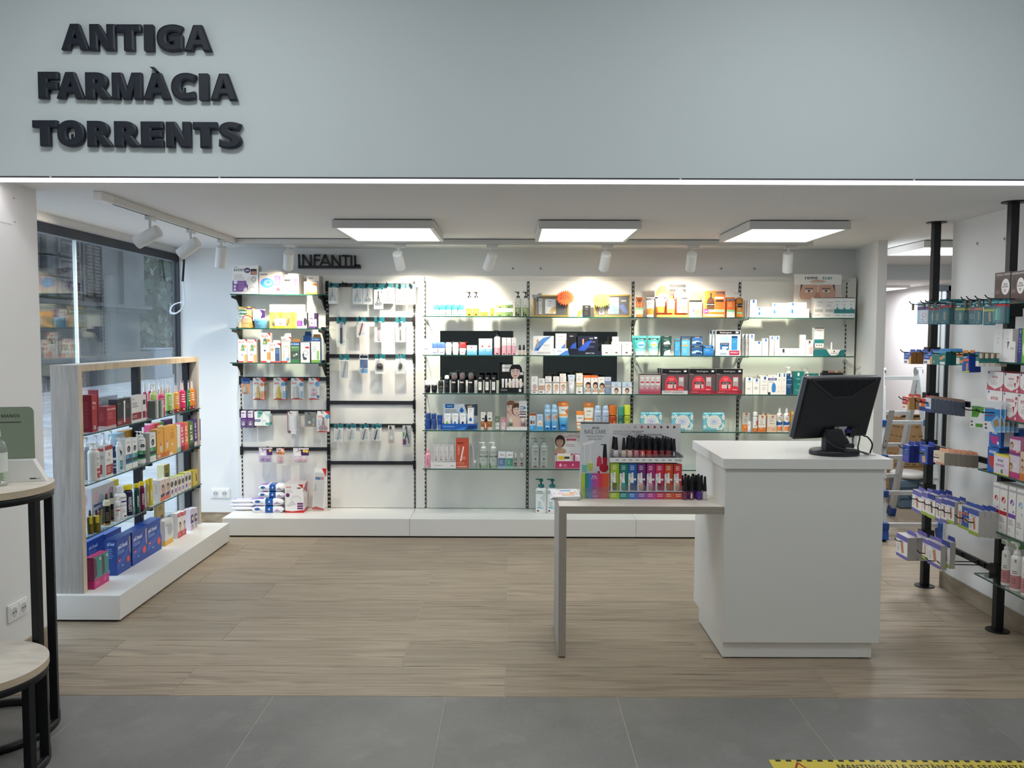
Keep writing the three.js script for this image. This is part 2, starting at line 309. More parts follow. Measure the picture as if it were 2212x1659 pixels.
{ // linear LED along the lower edge of the bulkhead
  const t = thing('led_strip_light', 'long glowing white LED line along the bulkhead bottom edge', 'strip light');
  mesh('profile', [box(-2.34, 2.70, 2.2625, 2.2695, ZH - 0.03, ZH + 0.0015)], M('#3a3b42', 0.5), t);
  mesh('diffuser', box(-2.34, 2.70, 2.2475, 2.2622, ZH - 0.028, ZH), new THREE.MeshStandardMaterial({ color: 0xffffff, emissive: 0xfffaff, emissiveIntensity: 2.2 }), t);
  for (const px of [109, 474, 1470, 1975]) { const p = at(px, 377, { z: ZH + 0.003 }); mesh('clip', box(p.x - 0.004, p.x + 0.004, 2.261, 2.272, ZH - 0.002, ZH + 0.005), greyWhite, t); }
  const l = new THREE.RectAreaLight(0xfff6fb, LIT.strip, 5.04, 0.028); l.position.set(0.18, 2.2465, ZH - 0.014); l.rotation.x = -Math.PI / 2; l.name = 'strip_glow'; t.add(l);
}
// track rails and spotlights
{
  const yT = CEIL - 0.04, xL = -2.045, zR = -6.15;
  const tr = thing('lighting_track', 'white ceiling spotlight track along the window side', 'track');
  mesh('rail', rbox(xL - 0.017, xL + 0.017, yT, CEIL, zR - 0.017, -4.26, 0.003), greyWhite, tr);
  mesh('end_cap', rbox(xL - 0.021, xL + 0.021, yT - 0.004, CEIL, -4.265, -4.14, 0.004), whiteMetal, tr);
  mesh('slot', box(xL - 0.006, xL + 0.006, yT - 0.0006, yT + 0.004, zR, -4.3), M('#2c2c2c', 0.7), tr);
  const tb = thing('lighting_track', 'white ceiling spotlight track along the back wall', 'track');
  mesh('rail', rbox(xL - 0.017, 2.19, yT, CEIL - 0.004, zR - 0.017, zR + 0.017, 0.003), greyWhite, tb);
  mesh('shadow_gap', box(xL, 2.19, CEIL - 0.004, CEIL, zR - 0.012, zR + 0.012), M('#3a3c3e', 0.8), tb);
  mesh('slot', box(xL, 2.16, yT - 0.0006, yT + 0.004, zR - 0.006, zR + 0.006), M('#2c2c2c', 0.7), tb);
  // [pixel of the track adapter, pixel of the can centre, tilt direction as a target on wall or floor, label]
  const cans = [
    ['s', 323, 466, V(-3.6, 1.35, -4.9), 'white spotlight nearest the viewer on the window track'],
    ['s', 411, 494, V(-3.4, 1.2, -5.5), 'second white spotlight on the window track'],
    ['s', 477, 512, V(-2.35, 0.6, -6.3), 'third white spotlight on the window track'],
    ['b', 623, 521, V(-1.85, 1.5, -6.74), 'spotlight on back track, left of the INFANTIL sign'],
    ['b', 861, 524, V(-0.8, 1.6, -6.74), 'spotlight on back track, right of the INFANTIL sign'],
    ['b', 1060, 527, V(-0.42, 1.55, -6.74), 'spotlight on back track between left and middle ceiling panels'],
    ['b', 1308, 527, V(0.62, 1.55, -6.74), 'spotlight on back track just behind the middle ceiling panel'],
    ['b', 1494, 528, V(1.36, 1.55, -6.74), 'spotlight on back track just left of the right ceiling panel'],
    ['b', 1703, 527, V(2.12, 1.3, -6.6), 'spotlight on back track, rightmost, above the eye poster'],
  ];
  for (const [on, px, py, target, label] of cans) {
    const p = on === 's' ? at(px, py, { x: xL }) : at(px, py, { z: zR });
    const t = thing('spotlight', label, 'spotlight', [p.x, yT, p.z], 0, 'white track spotlights');
    mesh('adapter', on === 's' ? rbox(-0.016, 0.016, -0.024, -0.001, -0.055, 0.03, 0.003) : rbox(-0.03, 0.055, -0.024, -0.001, -0.016, 0.016, 0.003), greyWhite, t);
    mesh('stem', cyl(0.008, 0.008, 0.07, 0, -0.09, 0, 12), greyWhite, t);
    const head = new THREE.Group(); head.name = 'head'; t.add(head); head.position.set(0, -0.108, 0);
    const dir = target.clone().sub(V(p.x, yT - 0.108, p.z)).normalize();
    head.quaternion.setFromUnitVectors(V(0, -1, 0), dir);
    const R = 0.037, L = 0.15;
    mesh('can', lathe([[R - 0.004, -L + 0.06 + 0.012], [R - 0.004, -L + 0.06], [R, -L + 0.062], [R, 0.055], [R - 0.004, 0.06], [0, 0.06]], 28), greyWhite, head);
    mesh('lens', new THREE.CylinderGeometry(R - 0.005, R - 0.005, 0.004, 20).translate(0, -L + 0.075, 0), new THREE.MeshStandardMaterial({ color: 0xffffff, emissive: WARM, emissiveIntensity: 4 }), head);
    const l = new THREE.SpotLight(WARM, LIT.spot, 0, 0.8, 0.85, 2); l.name = 'spot_glow'; l.position.copy(V(0, -L + 0.068, 0)); l.castShadow = true; l.shadow.radius = 1.2;
    const aim = new THREE.Object3D(); aim.name = 'aim'; aim.position.set(0, -2, 0); head.add(aim); l.target = aim; head.add(l);
  }
}
// ---------- back wall shelving unit ----------
const ZP = -6.755, ZS = -6.45;                                          // panel face, shelf front edge
const wx = (px) => at(px, 850, { z: ZP }).x, wy = (py, px = 1100) => at(px, py, { z: ZP }).y;
const UP = [521, 709, 895, 918, 1140, 1365, 1594, 1823].map(wx);
{
  const u = thing('wall_display_unit', 'white panelled display wall with slotted black uprights behind the shelves', 'display wall');
  mesh('back_board', box(wx(510), wx(1843), 0.147, wy(596), ZB, ZP - 0.018), whiteLam, u);
  const pans = [[512, 709], [709, 896], [919, 1139], [1141, 1364], [1366, 1593], [1595, 1832]];
  for (const [a, b] of pans) mesh('panel', rbox(wx(a) + 0.008, wx(b) - 0.008, 0.15, wy(606), ZP - 0.02, ZP, 0.0015, 1), whiteLam, u);
  mesh('pillar_strip', rbox(wx(898), wx(917), 0.15, wy(598), ZP - 0.02, ZP + 0.004, 0.002, 1), whiteLam, u);
  mesh('end_strip', rbox(wx(1828), wx(1843), 0.15, wy(598), ZP - 0.02, ZP + 0.004, 0.002, 1), whiteLam, u);
  const mir = M('#5c6365', 0.04, { metalness: 1 });
  for (const [a, b, c, d] of [[951, 1108, 715, 821], [1173, 1332, 716, 823]]) mesh('dark_mirror', box(wx(a), wx(b), wy(d), wy(c), ZP - 0.002, ZP + 0.003), mir, u);
  UP.forEach((x, i) => {
    const w = i === 1 ? 0.013 : 0.0052;
    const up = mesh('upright', box(x - w, x + w, 0.15, wy(607) - 0.004, ZP - 0.012, ZP + 0.002), M(i < 2 ? '#17191c' : '#2c2e30', 0.5), u), rg = [];
    for (let y = 0.165; y < wy(612); y += 0.034) rg.push(box(x - w * 0.75, x + w * 0.75, y, y + 0.013, ZP + 0.0015, ZP + 0.0032));
    tag(mesh('rung', rg, i === 1 || i === 2 ? M('#9a9b9a', 0.4) : M('#d8d8d4', 0.4), up), null, null, null, 'stuff');
  });
}
{ // white plinth along the back wall
  const p = thing('display_plinth', 'long low white plinth under the back wall shelves', 'plinth');
  const xs = [at(480, 1160, { z: -6.357 }).x, wx(897) , at(1374, 1160, { z: -6.357 }).x, 2.6];
  for (let i = 0; i < 3; i++) mesh('section', rbox(xs[i] + 0.001, xs[i + 1] - 0.001, 0.012, 0.1468, ZB + 0.015, -6.357, 0.002, 1), whiteLam, p);
  mesh('foot_recess', box(xs[0] + 0.02, 2.58, 0, 0.013, ZB + 0.02, -6.37), M('#0c0c0c', 0.8), p);
}
// glass shelves [bay name, x0, x1, pixel rows, dark brackets]
const shelfY = (py) => at(1100, py, { z: ZS }).y;
const SHELF = {};
{
  const bays = [['baby', 0, 1, 496, 708, [637, 711, 785]], ['first glass', 3, 4, 912, 1143, [683, 767, 850, 930, 1013]], ['second glass', 4, 5, 1143, 1370, [684, 767, 850.5, 931, 1013]],
    ['third glass', 5, 6, 1370, 1612, [684, 767, 850.5, 931.5, 1014]], ['fourth glass', 6, 7, 1612, 1846, [684, 767, 850.5, 932, 1014]]];
  const lev = ['top', 'second', 'third', 'fourth', 'lowest'];
  for (const [bay, ua, ub, pa, pb, rows] of bays) rows.forEach((py, i) => {
    const y = at(1106, py, { z: ZS }).y, xa = at(pa, py, { z: ZS }).x + 0.003, xb = at(pb, py, { z: ZS }).x - 0.003;
    const t = thing('glass_shelf', `${bay === 'baby' && i === 2 ? 'lowest' : lev[i]} glass shelf of the ${bay} bay on the back wall`, 'glass shelf', [0, 0, 0], 0, 'glass wall shelves');
    mesh('glass', box(xa, xb, y - 0.008, y, ZP + 0.008, ZS - 0.0015), paneMat, t);
    mesh('glass_edge', [box(xa, xb, y - 0.008, y, ZS - 0.0015, ZS)], edgeGlass, t);
    for (const k of [ua, ub]) {
      const x = UP[k] + (k === ua ? 0.016 : -0.016), dark = bay === 'baby', w = dark ? 0.006 : 0.0025;
      const s = new THREE.Shape((dark ? [[0, 0], [0.24, 0], [0.24, -0.018], [0.12, -0.03], [0.02, -0.105], [0, -0.11]] : [[0, 0], [0.22, 0], [0.22, -0.006], [0.06, -0.014], [0.012, -0.05], [0, -0.055]]).map((q) => new THREE.Vector2(...q)));
      const g = new THREE.ExtrudeGeometry(s, { depth: w, bevelEnabled: false }).rotateY(-Math.PI / 2).translate(x + w / 2, y - 0.0085, ZP + 0.003);
      mesh('bracket', g, dark ? blackMetal : M('#c9cccc', 0.3, { metalness: 0.3 }), t);
      if (dark) mesh('bracket_clip', box(x - 0.014, x + 0.014, y - 0.014, y + 0.012, ZP + 0.03, ZP + 0.1), blackMetal, t);
    }
    SHELF[bay + i] = { y, loc: `${bay} bay's ${bay === 'baby' && i === 2 ? 'lowest' : lev[i]} shelf` };
  });
}
// black hanging rails of the two left bays
const RAIL = {};
{
  const mk = (key, a, b, pys, where) => pys.forEach((py, i) => {
    const y = wy(py), h = 0.0145;
    const t = thing('hanging_rail', `${['topmost', 'second', 'third', 'fourth', 'fifth', 'lowest'][pys.length === 3 && i === 2 ? 5 : i]} black hook rail of the ${where}`, 'rail', [0, 0, 0], 0, 'black hook rails on the back wall');
    mesh('bar', rbox(UP[a] - 0.004, UP[b] + 0.004, y - h, y + h, ZP + 0.004, ZP + 0.016, 0.002, 1), M('#20232a', 0.45), t);
    for (const k of [a, b]) mesh('bracket', box(UP[k] - 0.011, UP[k] + 0.011, y - 0.05, y + 0.02, ZP + 0.002, ZP + 0.018), blackMetal, t);
    RAIL[key + i] = { y, z: ZP + 0.016 };
  });
  mk('baby', 0, 1, [819.5, 890.5, 971], 'baby goods bay');
  mk('tool', 1, 2, [617, 690, 770, 870.5, 920, 1000.5], 'hanging tools bay');
}
// INFANTIL sign: thin strokes standing on a bar
{
  const t = thing('wall_sign', 'black cut-out INFANTIL sign standing on its underline bar', 'sign'), z = ZB + 0.03, m = M('#15181f', 0.4);
  const c = (X, Y) => at(480 + X / 5.027, 540 + Y / 5.027, { z });
  const S = (X0, Y0, X1, Y1, w = 0.016) => { const a = c(X0, Y0), b = c(X1, Y1); return beam(a, b, w, 0.016); };
  mesh('underline', (() => { const a = c(826, 178), b = c(1506, 190); return box(a.x, b.x, b.y - 0.009, b.y + 0.014, z - 0.008, z + 0.008); })(), m, t);
  const L = { I: [[835, 45, 838, 178]], N: [[880, 48, 880, 178], [882, 52, 962, 172], [962, 52, 966, 178]], F: [[1005, 52, 1005, 178], [1000, 58, 1065, 60], [1005, 108, 1056, 110]], A: [[1118, 52, 1062, 178], [1118, 52, 1176, 178], [1084, 138, 1156, 140]],
    N2: [[1196, 56, 1198, 178], [1196, 58, 1278, 174], [1278, 56, 1282, 178]], T: [[1300, 63, 1382, 66], [1342, 62, 1344, 178]], I2: [[1402, 58, 1404, 178]], L: [[1442, 60, 1446, 178], [1440, 165, 1500, 168]] };
  for (const k in L) mesh('letter', L[k].map((s) => S(...s)), m, t);
  for (const X of [840, 1160, 1490]) { const a = c(X, 186); mesh('standoff', new THREE.CylinderGeometry(0.004, 0.004, 0.03, 8).rotateX(Math.PI / 2).translate(a.x, a.y, ZB + 0.012), m, t); }
}
// big letters on the bulkhead
{
  const font = await new FontLoader().loadAsync('fonts/droid/droid_sans_bold.typeface.json'), ink = M('#121c2b', 0.5), zf = ZH;
  const rows = [['ANTIGA', 'top', [[139, 197, 57, 112], [200, 254], [258, 310], [317, 336], [344, 400], [403, 461]], 56, 112], ['FARMÀCIA', 'middle', [[90, 132], [129, 187], [191, 245], [248, 311], [315, 373], [375, 429], [435, 454], [459, 516]], 159, 216], ['TORRENTS', 'bottom', [[78, 130], [131, 188], [195, 248], [253, 307], [310, 357], [364, 416], [422, 473], [477, 526]], 263, 318]];
  const ord = ['first', 'second', 'third'];
  for (const [word, row, xs, yt, yb] of rows) [...word].forEach((ch, i) => {
    const slope = (xs[i][0] - xs[0][0]) * 0.011;
    const p0 = at(xs[i][0], yb + slope, { z: zf }), p1 = at(xs[i][1], yt + slope, { z: zf }), acc = ch === 'À';
    const g = ch === 'I' ? new RoundedBoxGeometry(1, 1, 0.02, 1, 0.002) : new TextGeometry(acc ? 'A' : ch, { font, size: 1, depth: 0.02, curveSegments: 10, bevelEnabled: true, bevelThickness: 0.003, bevelSize: 'AM'.includes(ch) || acc ? 0.05 : 0.07, bevelOffset: 0, bevelSegments: 1 });
    g.computeBoundingBox(); const b = g.boundingBox, round = 'GOSC'.includes(ch) ? 1.03 : 1;
    const sx = (p1.x - p0.x) / (b.max.x - b.min.x), sy = (p1.y - p0.y) * round / (b.max.y - b.min.y);
    g.translate(-b.min.x, -b.min.y, -b.min.z).scale(sx, sy, 0.025 / (b.max.z - b.min.z));
    const n = [...word].filter((c) => c === ch).length, k = [...word].slice(0, i).filter((c) => c === ch).length;
    const t = thing('sign_letter', `dark navy ${n > 1 ? ord[k] + ' ' : ''}letter ${ch} of the ${row} word on the bulkhead sign`, 'letter', [p0.x, p0.y - (round - 1) * 0.05, zf + 0.004], 0, 'raised letters of the pharmacy sign');
    mesh('letter_face', g, ink, t);
    if (acc) { const h = p1.y - p0.y, w = p1.x - p0.x, s = new THREE.Shape([[0.26, 1.22], [0.42, 1.22], [0.56, 1.05], [0.44, 1.05]].map(([x, y]) => new THREE.Vector2(x * w, y * h))); mesh('accent', new THREE.ExtrudeGeometry(s, { depth: 0.025, bevelEnabled: false }), ink, t); }
    mesh('standoff', box((p1.x - p0.x) * 0.42, (p1.x - p0.x) * 0.5, 0.03, 0.06, -0.004, 0.002), ink, t);
  });
}
// ---------- counter and side table ----------
const ZC = -3.945, cTop = at(1563.5, 991, { z: ZC }).y;
{
  const t = thing('sales_counter', 'white laminate sales counter with thick worktop carrying the monitor', 'counter');
  const xl = at(1566, 1100, { z: ZC - 0.012 }).x, xr = at(1908, 1100, { z: ZC - 0.012 }).x, zb = -4.6, yb = at(1566, 1388, { z: ZC - 0.012 }).y, ys = at(1563, 1013, { z: ZC }).y;
  const wt = at(1563, 1000, { z: ZC }).x, wr = at(1930, 1000, { z: ZC }).x;
  mesh('front_panel', rbox(xl, xr, yb, ys, ZC - 0.032, ZC - 0.012, 0.0015, 1), whiteLam, t);
  mesh('side_panel', rbox(xl, xl + 0.02, yb, ys, zb, ZC - 0.033, 0.0015, 1), whiteLam, t);
  mesh('side_panel', rbox(xr - 0.02, xr, yb, ys, zb, ZC - 0.033, 0.0015, 1), whiteLam, t);
  mesh('back_board', box(xl + 0.02, xr - 0.02, yb, ys, zb + 0.2, zb + 0.22), whiteLam, t);
  mesh('worktop', rbox(wt, wr, ys, cTop, -4.635, ZC, 0.0015, 1), whiteLam, t);
  mesh('kick_plinth', rbox(xl + 0.006, xr - 0.03, 0.006, yb, -4.49, -3.974, 0.001, 1), whiteLam, t);
  mesh('foot', [box(xl + 0.05, xl + 0.08, 0, 0.006, -4.02, -3.98), box(xr - 0.09, xr - 0.06, 0, 0.006, -4.02, -3.98), box(xl + 0.05, xl + 0.08, 0, 0.006, -4.46, -4.42), box(xr - 0.09, xr - 0.06, 0, 0.006, -4.46, -4.42)], M('#22201e', 0.7), t);
  const g = at(1883, 984, { y: cTop }); mesh('cable_grommet', cyl(0.028, 0.028, 0.002, g.x, cTop, g.z - 0.02, 24), M('#bfc0be', 0.5), t);
}
const ZT = -3.971, tTop = at(1207, 1093.5, { z: ZT }).y, tX0 = at(1206.8, 1250, { z: ZT }).x;
{
  const lines = dataTex(32, 256, (u, v) => { const s = Math.abs(((v * 7) % 1) - 0.5) * 2, t = (s > 0.72 ? 116 : 176) + (hash2(Math.floor(v * 256), Math.floor(u * 4), 3) - 0.5) * 26; return [t, t * 0.95, t * 0.87]; });
  const T = 0.0365, edge = new THREE.MeshPhysicalMaterial({ map: lines, roughness: 0.6 });
  const t = thing('side_table', 'pale wood side table with ply-striped edge beside the white counter', 'table');
  const xr = at(1566, 1100, { z: ZC - 0.012 }).x - 0.001, zb = -4.42;
  mesh('tabletop', uvm(box(tX0 + 0.0005, xr, tTop - T, tTop, zb, ZT - 0.001)), laminatePale, t);
  mesh('leg_panel', uvm(box(tX0, tX0 + T, 0.006, tTop - 0.0006, zb, ZT - 0.0012), 1, true), laminateGrey, t);
  // striped edge mitred at the corner
  const strip = (pts, uv) => { const g = new THREE.BufferGeometry(); g.setAttribute('position', new THREE.Float32BufferAttribute(pts.flat(), 3)); g.setAttribute('uv', new THREE.Float32BufferAttribute(uv.flat(), 2)); g.setIndex([0, 1, 2, 0, 2, 3]); g.computeVertexNormals(); return g; };
  mesh('edge_band', [strip([[tX0 + T, tTop - T, ZT], [xr, tTop - T, ZT], [xr, tTop, ZT], [tX0, tTop, ZT]], [[0.1, 0], [6, 0], [6, 1], [0, 1]]), strip([[tX0, 0.006, ZT], [tX0 + T, 0.006, ZT], [tX0 + T, tTop - T, ZT], [tX0, tTop, ZT]], [[0, 1], [0, 0], [5.8, 0], [6, 1]])], edge, t);
  mesh('foot', box(tX0 + 0.004, tX0 + T - 0.004, 0, 0.006, zb + 0.05, ZT - 0.01), M('#14110f', 0.7), t);
}
// ---------- monitor ----------
{
  const b = at(1811, 988, { y: cTop }), bc = V(b.x + 0.02, cTop, -4.11);
  const t = thing('computer_monitor', 'black flat computer monitor seen from behind on white counter', 'monitor', [bc.x, bc.y, bc.z]);
  const k = M('#0e1016', 0.42), k2 = M('#15171d', 0.35), silver = M('#8f9294', 0.35, { metalness: 0.6 });
  mesh('base', lathe([[0, 0], [0.118, 0], [0.121, 0.005], [0.12, 0.02], [0.112, 0.026], [0.04, 0.03], [0, 0.03]], 48).scale(1, 1, 0.84), k2, t);
  const head = new THREE.Group(); head.name = 'screen_unit'; t.add(head);
  // head frame from measured corners: yaw about 22 deg, tilted back about 20 deg
  head.position.set(0.004, 0.232, 0.02); head.rotation.set(0.30, 0.36, 0, 'YXZ');
  const hw = 0.226, hh = 0.158;
  mesh('bezel', rbox(-hw, hw, -hh, hh, -0.042, -0.028, 0.004), silver, head);
  mesh('screen', box(-hw + 0.014, hw - 0.014, -hh + 0.016, hh - 0.014, -0.0435, -0.0418), M('#05060a', 0.15), head);
  const sh = new RoundedBoxGeometry(2 * hw, 2 * hh, 0.034, 2, 0.006).translate(0, 0, -0.012), p = sh.attributes.position;
  for (let i = 0; i < p.count; i++) if (p.getZ(i) > 0) { p.setX(i, p.getX(i) * 0.975); p.setY(i, p.getY(i) * 0.97); }
  sh.computeVertexNormals(); mesh('back_shell', sh, k, head);
  const hump = new THREE.Shape([[-0.2, 0.15], [0.2, 0.15], [0.052, 0.062], [-0.052, 0.062]].map((q) => new THREE.Vector2(...q)));
  mesh('vent_panel', new THREE.ExtrudeGeometry(hump, { depth: 0.002, bevelEnabled: false }).translate(0, 0, 0.0045), M('#0a0b10', 0.6), head);
  const ridge = [[-0.205, 0.152, -0.054, 0.06], [-0.054, 0.06, 0.054, 0.06], [0.054, 0.06, 0.205, 0.152]].map(([a, c, d, e]) => beam(V(a, c, 0.006), V(d, e, 0.006), 0.008, 0.01, V(0, 0, 1)));
  mesh('ridge', ridge, M('#1c1f26', 0.35), head);
  const gr = []; for (let x = -0.17; x < 0.171; x += 0.0085) { const y0 = Math.max(0.068, 0.068 + (Math.abs(x) - 0.05) * 0.6); gr.push(box(x, x + 0.003, y0, 0.145, 0.006, 0.0085)); }
  tag(mesh('vent_slat', gr, M('#20222a', 0.5), head), null, null, null, 'stuff');
  const lt = document.createElement('canvas'); lt.width = 256; lt.height = 160; const c = lt.getContext('2d');
  c.fillStyle = '#c9c9cb'; c.fillRect(0, 0, 256, 160); c.fillStyle = '#222'; c.beginPath(); c.ellipse(55, 22, 40, 13, -0.12, 0, 7); c.fill(); c.fillStyle = '#ddd'; c.font = 'bold 15px sans-serif'; c.fillText('SAMSUNG', 22, 28);
  c.fillStyle = '#444'; for (let i = 0; i < 7; i++) c.fillRect(14 + i * 16, 62, 9, 14); for (let i = 0; i < 4; i++) c.fillRect(14, 90 + i * 7, 190 - i * 20, 2); c.fillRect(14, 126, 120, 14); c.fillRect(160, 110, 50, 12);
  const ltx = new THREE.CanvasTexture(lt); ltx.colorSpace = THREE.SRGBColorSpace;
  const lab = new THREE.PlaneGeometry(0.075, 0.046).translate(0.045, -0.122, 0.0062);
  mesh('rating_label', lab, new THREE.MeshPhysicalMaterial({ map: ltx, roughness: 0.5 }), head);
  mesh('vga_plug', [box(0.075, 0.1, -0.128, -0.112, 0.005, 0.025)], M('#20206a', 0.4), head);
  mesh('port_cover', box(0.105, 0.135, -0.155, -0.105, 0.005, 0.018), k2, head);
  const stand = new THREE.ExtrudeGeometry(new THREE.Shape([[-0.052, 0], [0.06, 0], [0.05, 0.06], [0.034, 0.095], [-0.05, 0.095]].map((q) => new THREE.Vector2(...q))), { depth: 0.03, bevelEnabled: true, bevelSize: 0.005, bevelThickness: 0.005, bevelSegments: 2 });
  const st = mesh('stand_neck', stand, M('#1a1b1e', 0.5), t); st.position.set(-0.01, 0.025, -0.015); st.rotation.y = 0.3;
  mesh('power_cable', tube([V(0.09, 0.17, 0.04), V(0.1, 0.1, 0.06), V(0.08, 0.04, 0.09), V(0.14, 0.012, 0.02), V(0.17, 0.004, 0.0)], 0.0035, 30), k, t);
  mesh('video_cable', tube([V(0.105, 0.16, 0.03), V(0.13, 0.10, 0.02), V(0.165, 0.085, 0), V(0.19, 0.05, -0.005), V(0.182, 0.004, -0.01)], 0.004, 30), k, t);
  mesh('looped_cable', tube([V(-0.045, 0.13, 0.02), V(-0.06, 0.09, 0.03), V(-0.02, 0.045, 0.08), V(0.06, 0.034, 0.1), V(0.13, 0.012, 0.06), V(0.168, 0.004, 0.01)], 0.003, 36), k, t);
  const sc = thing('barcode_scanner', 'black handheld scanner lying behind the monitor stand on counter', 'scanner', [bc.x + 0.1, cTop, bc.z - 0.2], 0.2);
  mesh('handle', tube([V(-0.06, 0.095, 0), V(-0.02, 0.085, 0), V(0.03, 0.05, 0), V(0.05, 0.018, 0)], 0.016, 20, 10), k2, sc);
  mesh('scan_head', rbox(-0.07, -0.02, 0.07, 0.106, -0.024, 0.024, 0.01), k2, sc);
  mesh('cradle', [rbox(0.01, 0.075, 0, 0.03, -0.03, 0.03, 0.008)], k2, sc);
}
// ---------- gondola rack by the window ----------
const GX = at(258, 1285.5, { z: -4.447 }).x;                            // plinth right face
const GY = 0.147;
{
  const p = thing('display_plinth', 'low white plinth under the wooden rack by the window', 'plinth');
  mesh('section', rbox(-2.66, GX, 0.012, GY, -6.205, -4.447, 0.002, 1), whiteLam, p);
  mesh('foot_recess', box(-2.64, GX - 0.02, 0, 0.013, -6.19, -4.47), M('#0c0c0c', 0.8), p);
}
const GF = at(181.8, 1282.5, { y: GY }), GL = at(121.7, 1282.5, { y: GY }), GB = at(432, 1127, { y: GY });
const GT = at(182, 789, { z: GF.z }).y, GZ1 = at(428, 769, { x: GF.x }).z;   // top of frame, far end
const gw = 0.036, GS = [];
{
  const t = thing('shelf_rack', 'wood-framed shelf rack with black posts standing by the shop window', 'shelf rack');
  const xr = GF.x, xl = GL.x, z0 = GF.z, z1 = GZ1;
  mesh('end_panel', uvm(box(xl, xr, GY, GT, z0 - gw, z0), 1, true), laminateGrey, t);
  mesh('end_panel', uvm(box(xl, xr, GY, GT, z1, z1 + gw), 1, true), laminateGrey, t);
  mesh('edge_band', [uvm(box(xr, xr + 0.0012, GY, GT, z0 - gw, z0), 1, true), uvm(box(xr, xr + 0.0012, GY, GT - gw, z1, z1 + gw), 1, true), uvm(box(xr, xr + 0.0012, GT - gw, GT, z1, z0 - gw), 1, true)], laminateWarm, t);
  mesh('top_panel', uvm(box(xl, xr, GT - gw, GT, z1 + gw, z0 - gw), 1, true), laminateGrey, t);
  const xm = (xl + xr) / 2, zm = at(300, 1100, { x: xm }).z;
  mesh('post', rbox(xm - 0.022, xm + 0.022, GY, GT - gw, zm - 0.022, zm + 0.022, 0.002, 1), blackMetal, t);
  mesh('post', rbox(xm - 0.022, xm + 0.022, GY, GT - gw, z1 + gw, z1 + gw + 0.03, 0.002, 1), blackMetal, t);
  mesh('post', rbox(xm - 0.022, xm + 0.022, GY, GT - gw, z0 - gw - 0.03, z0 - gw, 0.002, 1), blackMetal, t);
  const sx = xr + 0.012;
  [[432, 881], [433, 961], [436, 1044]].forEach(([px, py], i) => {
    const y = at(px, py, { x: sx }).y; GS.push(y);
    const g = thing('glass_shelf', `${['top', 'middle', 'lowest'][i]} glass shelf of the wooden rack by the window`, 'glass shelf', [0, 0, 0], 0, 'glass shelves of the wooden rack');
    for (const [a, b] of [[z0 - gw - 0.002, zm + 0.001], [zm - 0.001, z1 + gw - 0.03]]) {
      mesh('glass', box(xl - 0.01, sx - 0.0015, y - 0.008, y, b, a), paneMat, g);
      mesh('glass_edge', [box(sx - 0.0015, sx, y - 0.008, y, b, a), box(xl, sx, y - 0.008, y, a - 0.0015, a)], edgeGlass, g);
    }
    for (const z of [zm, z1 + gw + 0.015]) mesh('bracket', [box(xm - 0.09, xm + 0.09, y - 0.024, y - 0.0085, z - 0.012, z + 0.012), box(xm - 0.04, xm + 0.04, y - 0.05, y - 0.024, z - 0.02, z + 0.024)], blackMetal, g);
  });
}
const GXR = GF.x;
// ---------- nest of round tables at the left edge ----------
function roundTable(label, cx, cz, R, yTop, legAt, open) {
  const t = thing('round_table', label, 'table', [cx, 0, cz], 0, 'nesting round tables');
  mesh('tabletop', uvm(new THREE.CylinderGeometry(R, R, 0.026, 64).translate(0, yTop - 0.013, 0)), [laminateWarm, laminatePale, laminatePale], t);
  const ring = (y0, y1, r, s = 0, l = Math.PI * 2) => new THREE.LatheGeometry([[r - 0.024, y0], [r, y0], [r, y1], [r - 0.024, y1], [r - 0.024, y0]].map((q) => new THREE.Vector2(...q)), 64, s, l);
  mesh('top_ring', ring(yTop - 0.026 - 0.028, yTop - 0.026, R - 0.003), blackMetal, t);
  mesh('base_ring', open ? ring(0, 0.026, R - 0.003, ...open) : ring(0, 0.026, R - 0.003), blackMetal, t);
  for (const a of legAt) for (const s of [-1, 1]) {
    const b = a + s * 0.24, m = mesh('leg', rbox(-0.015, 0.015, 0.02, yTop - 0.05, -0.015, 0.015, 0.002, 1), blackMetal, t);
    m.position.set(Math.cos(b) * (R - 0.018), 0, Math.sin(b) * (R - 0.018)); m.rotation.y = -b;
  }
}
roundTable('tall round wood-topped table with black metal legs by left wall', -2.06, -3.2, 0.25, 0.98, [-0.05, 2.9, 3.9]);
roundTable('low round wood-topped table with black legs nested before the tall one', -1.932, -2.9, 0.25, 0.385, [-0.08, 1.5, 2.9], [-1.9, 4.36]);
// ---------- sockets ----------
function socket(label, pos, turn, k = 1) {
  const t = thing('wall_socket', label, 'socket', pos, turn, 'double wall sockets'), w = M('#eeeeec', 0.3);
  mesh('frame', rbox(-0.078, 0.078, -0.041, 0.041, 0, 0.009, 0.003), w, t);
  for (const s of [-0.037, 0.037]) {
    const ins = mesh('outlet', rbox(s - 0.029, s + 0.029, -0.029, 0.029, 0.007, 0.012, 0.002), w, t);
    mesh('well', lathe([[0, 0.0125], [0.018, 0.0125], [0.021, 0.0135], [0.0225, 0.0125]], 24).rotateX(Math.PI / 2).translate(s, 0, 0), M('#c9c9c7', 0.4), ins);
    mesh('pin_hole', [-1, 1].map((d) => new THREE.CylinderGeometry(0.0035, 0.0035, 0.002, 8).rotateX(Math.PI / 2).translate(s + d * 0.0095, 0, 0.013)), M('#1b1b1b', 0.6), ins);
  }
}
{ const p = at(476.5, 1065.5, { z: ZB }); socket('white double socket low on the back wall beside the plinth', [p.x, p.y, p.z], 0); }
{ const p = at(36, 1317, { x: -2.342 }); socket('white double socket on the left wall below the tall round table', [p.x, p.y, p.z], Math.PI / 2); }
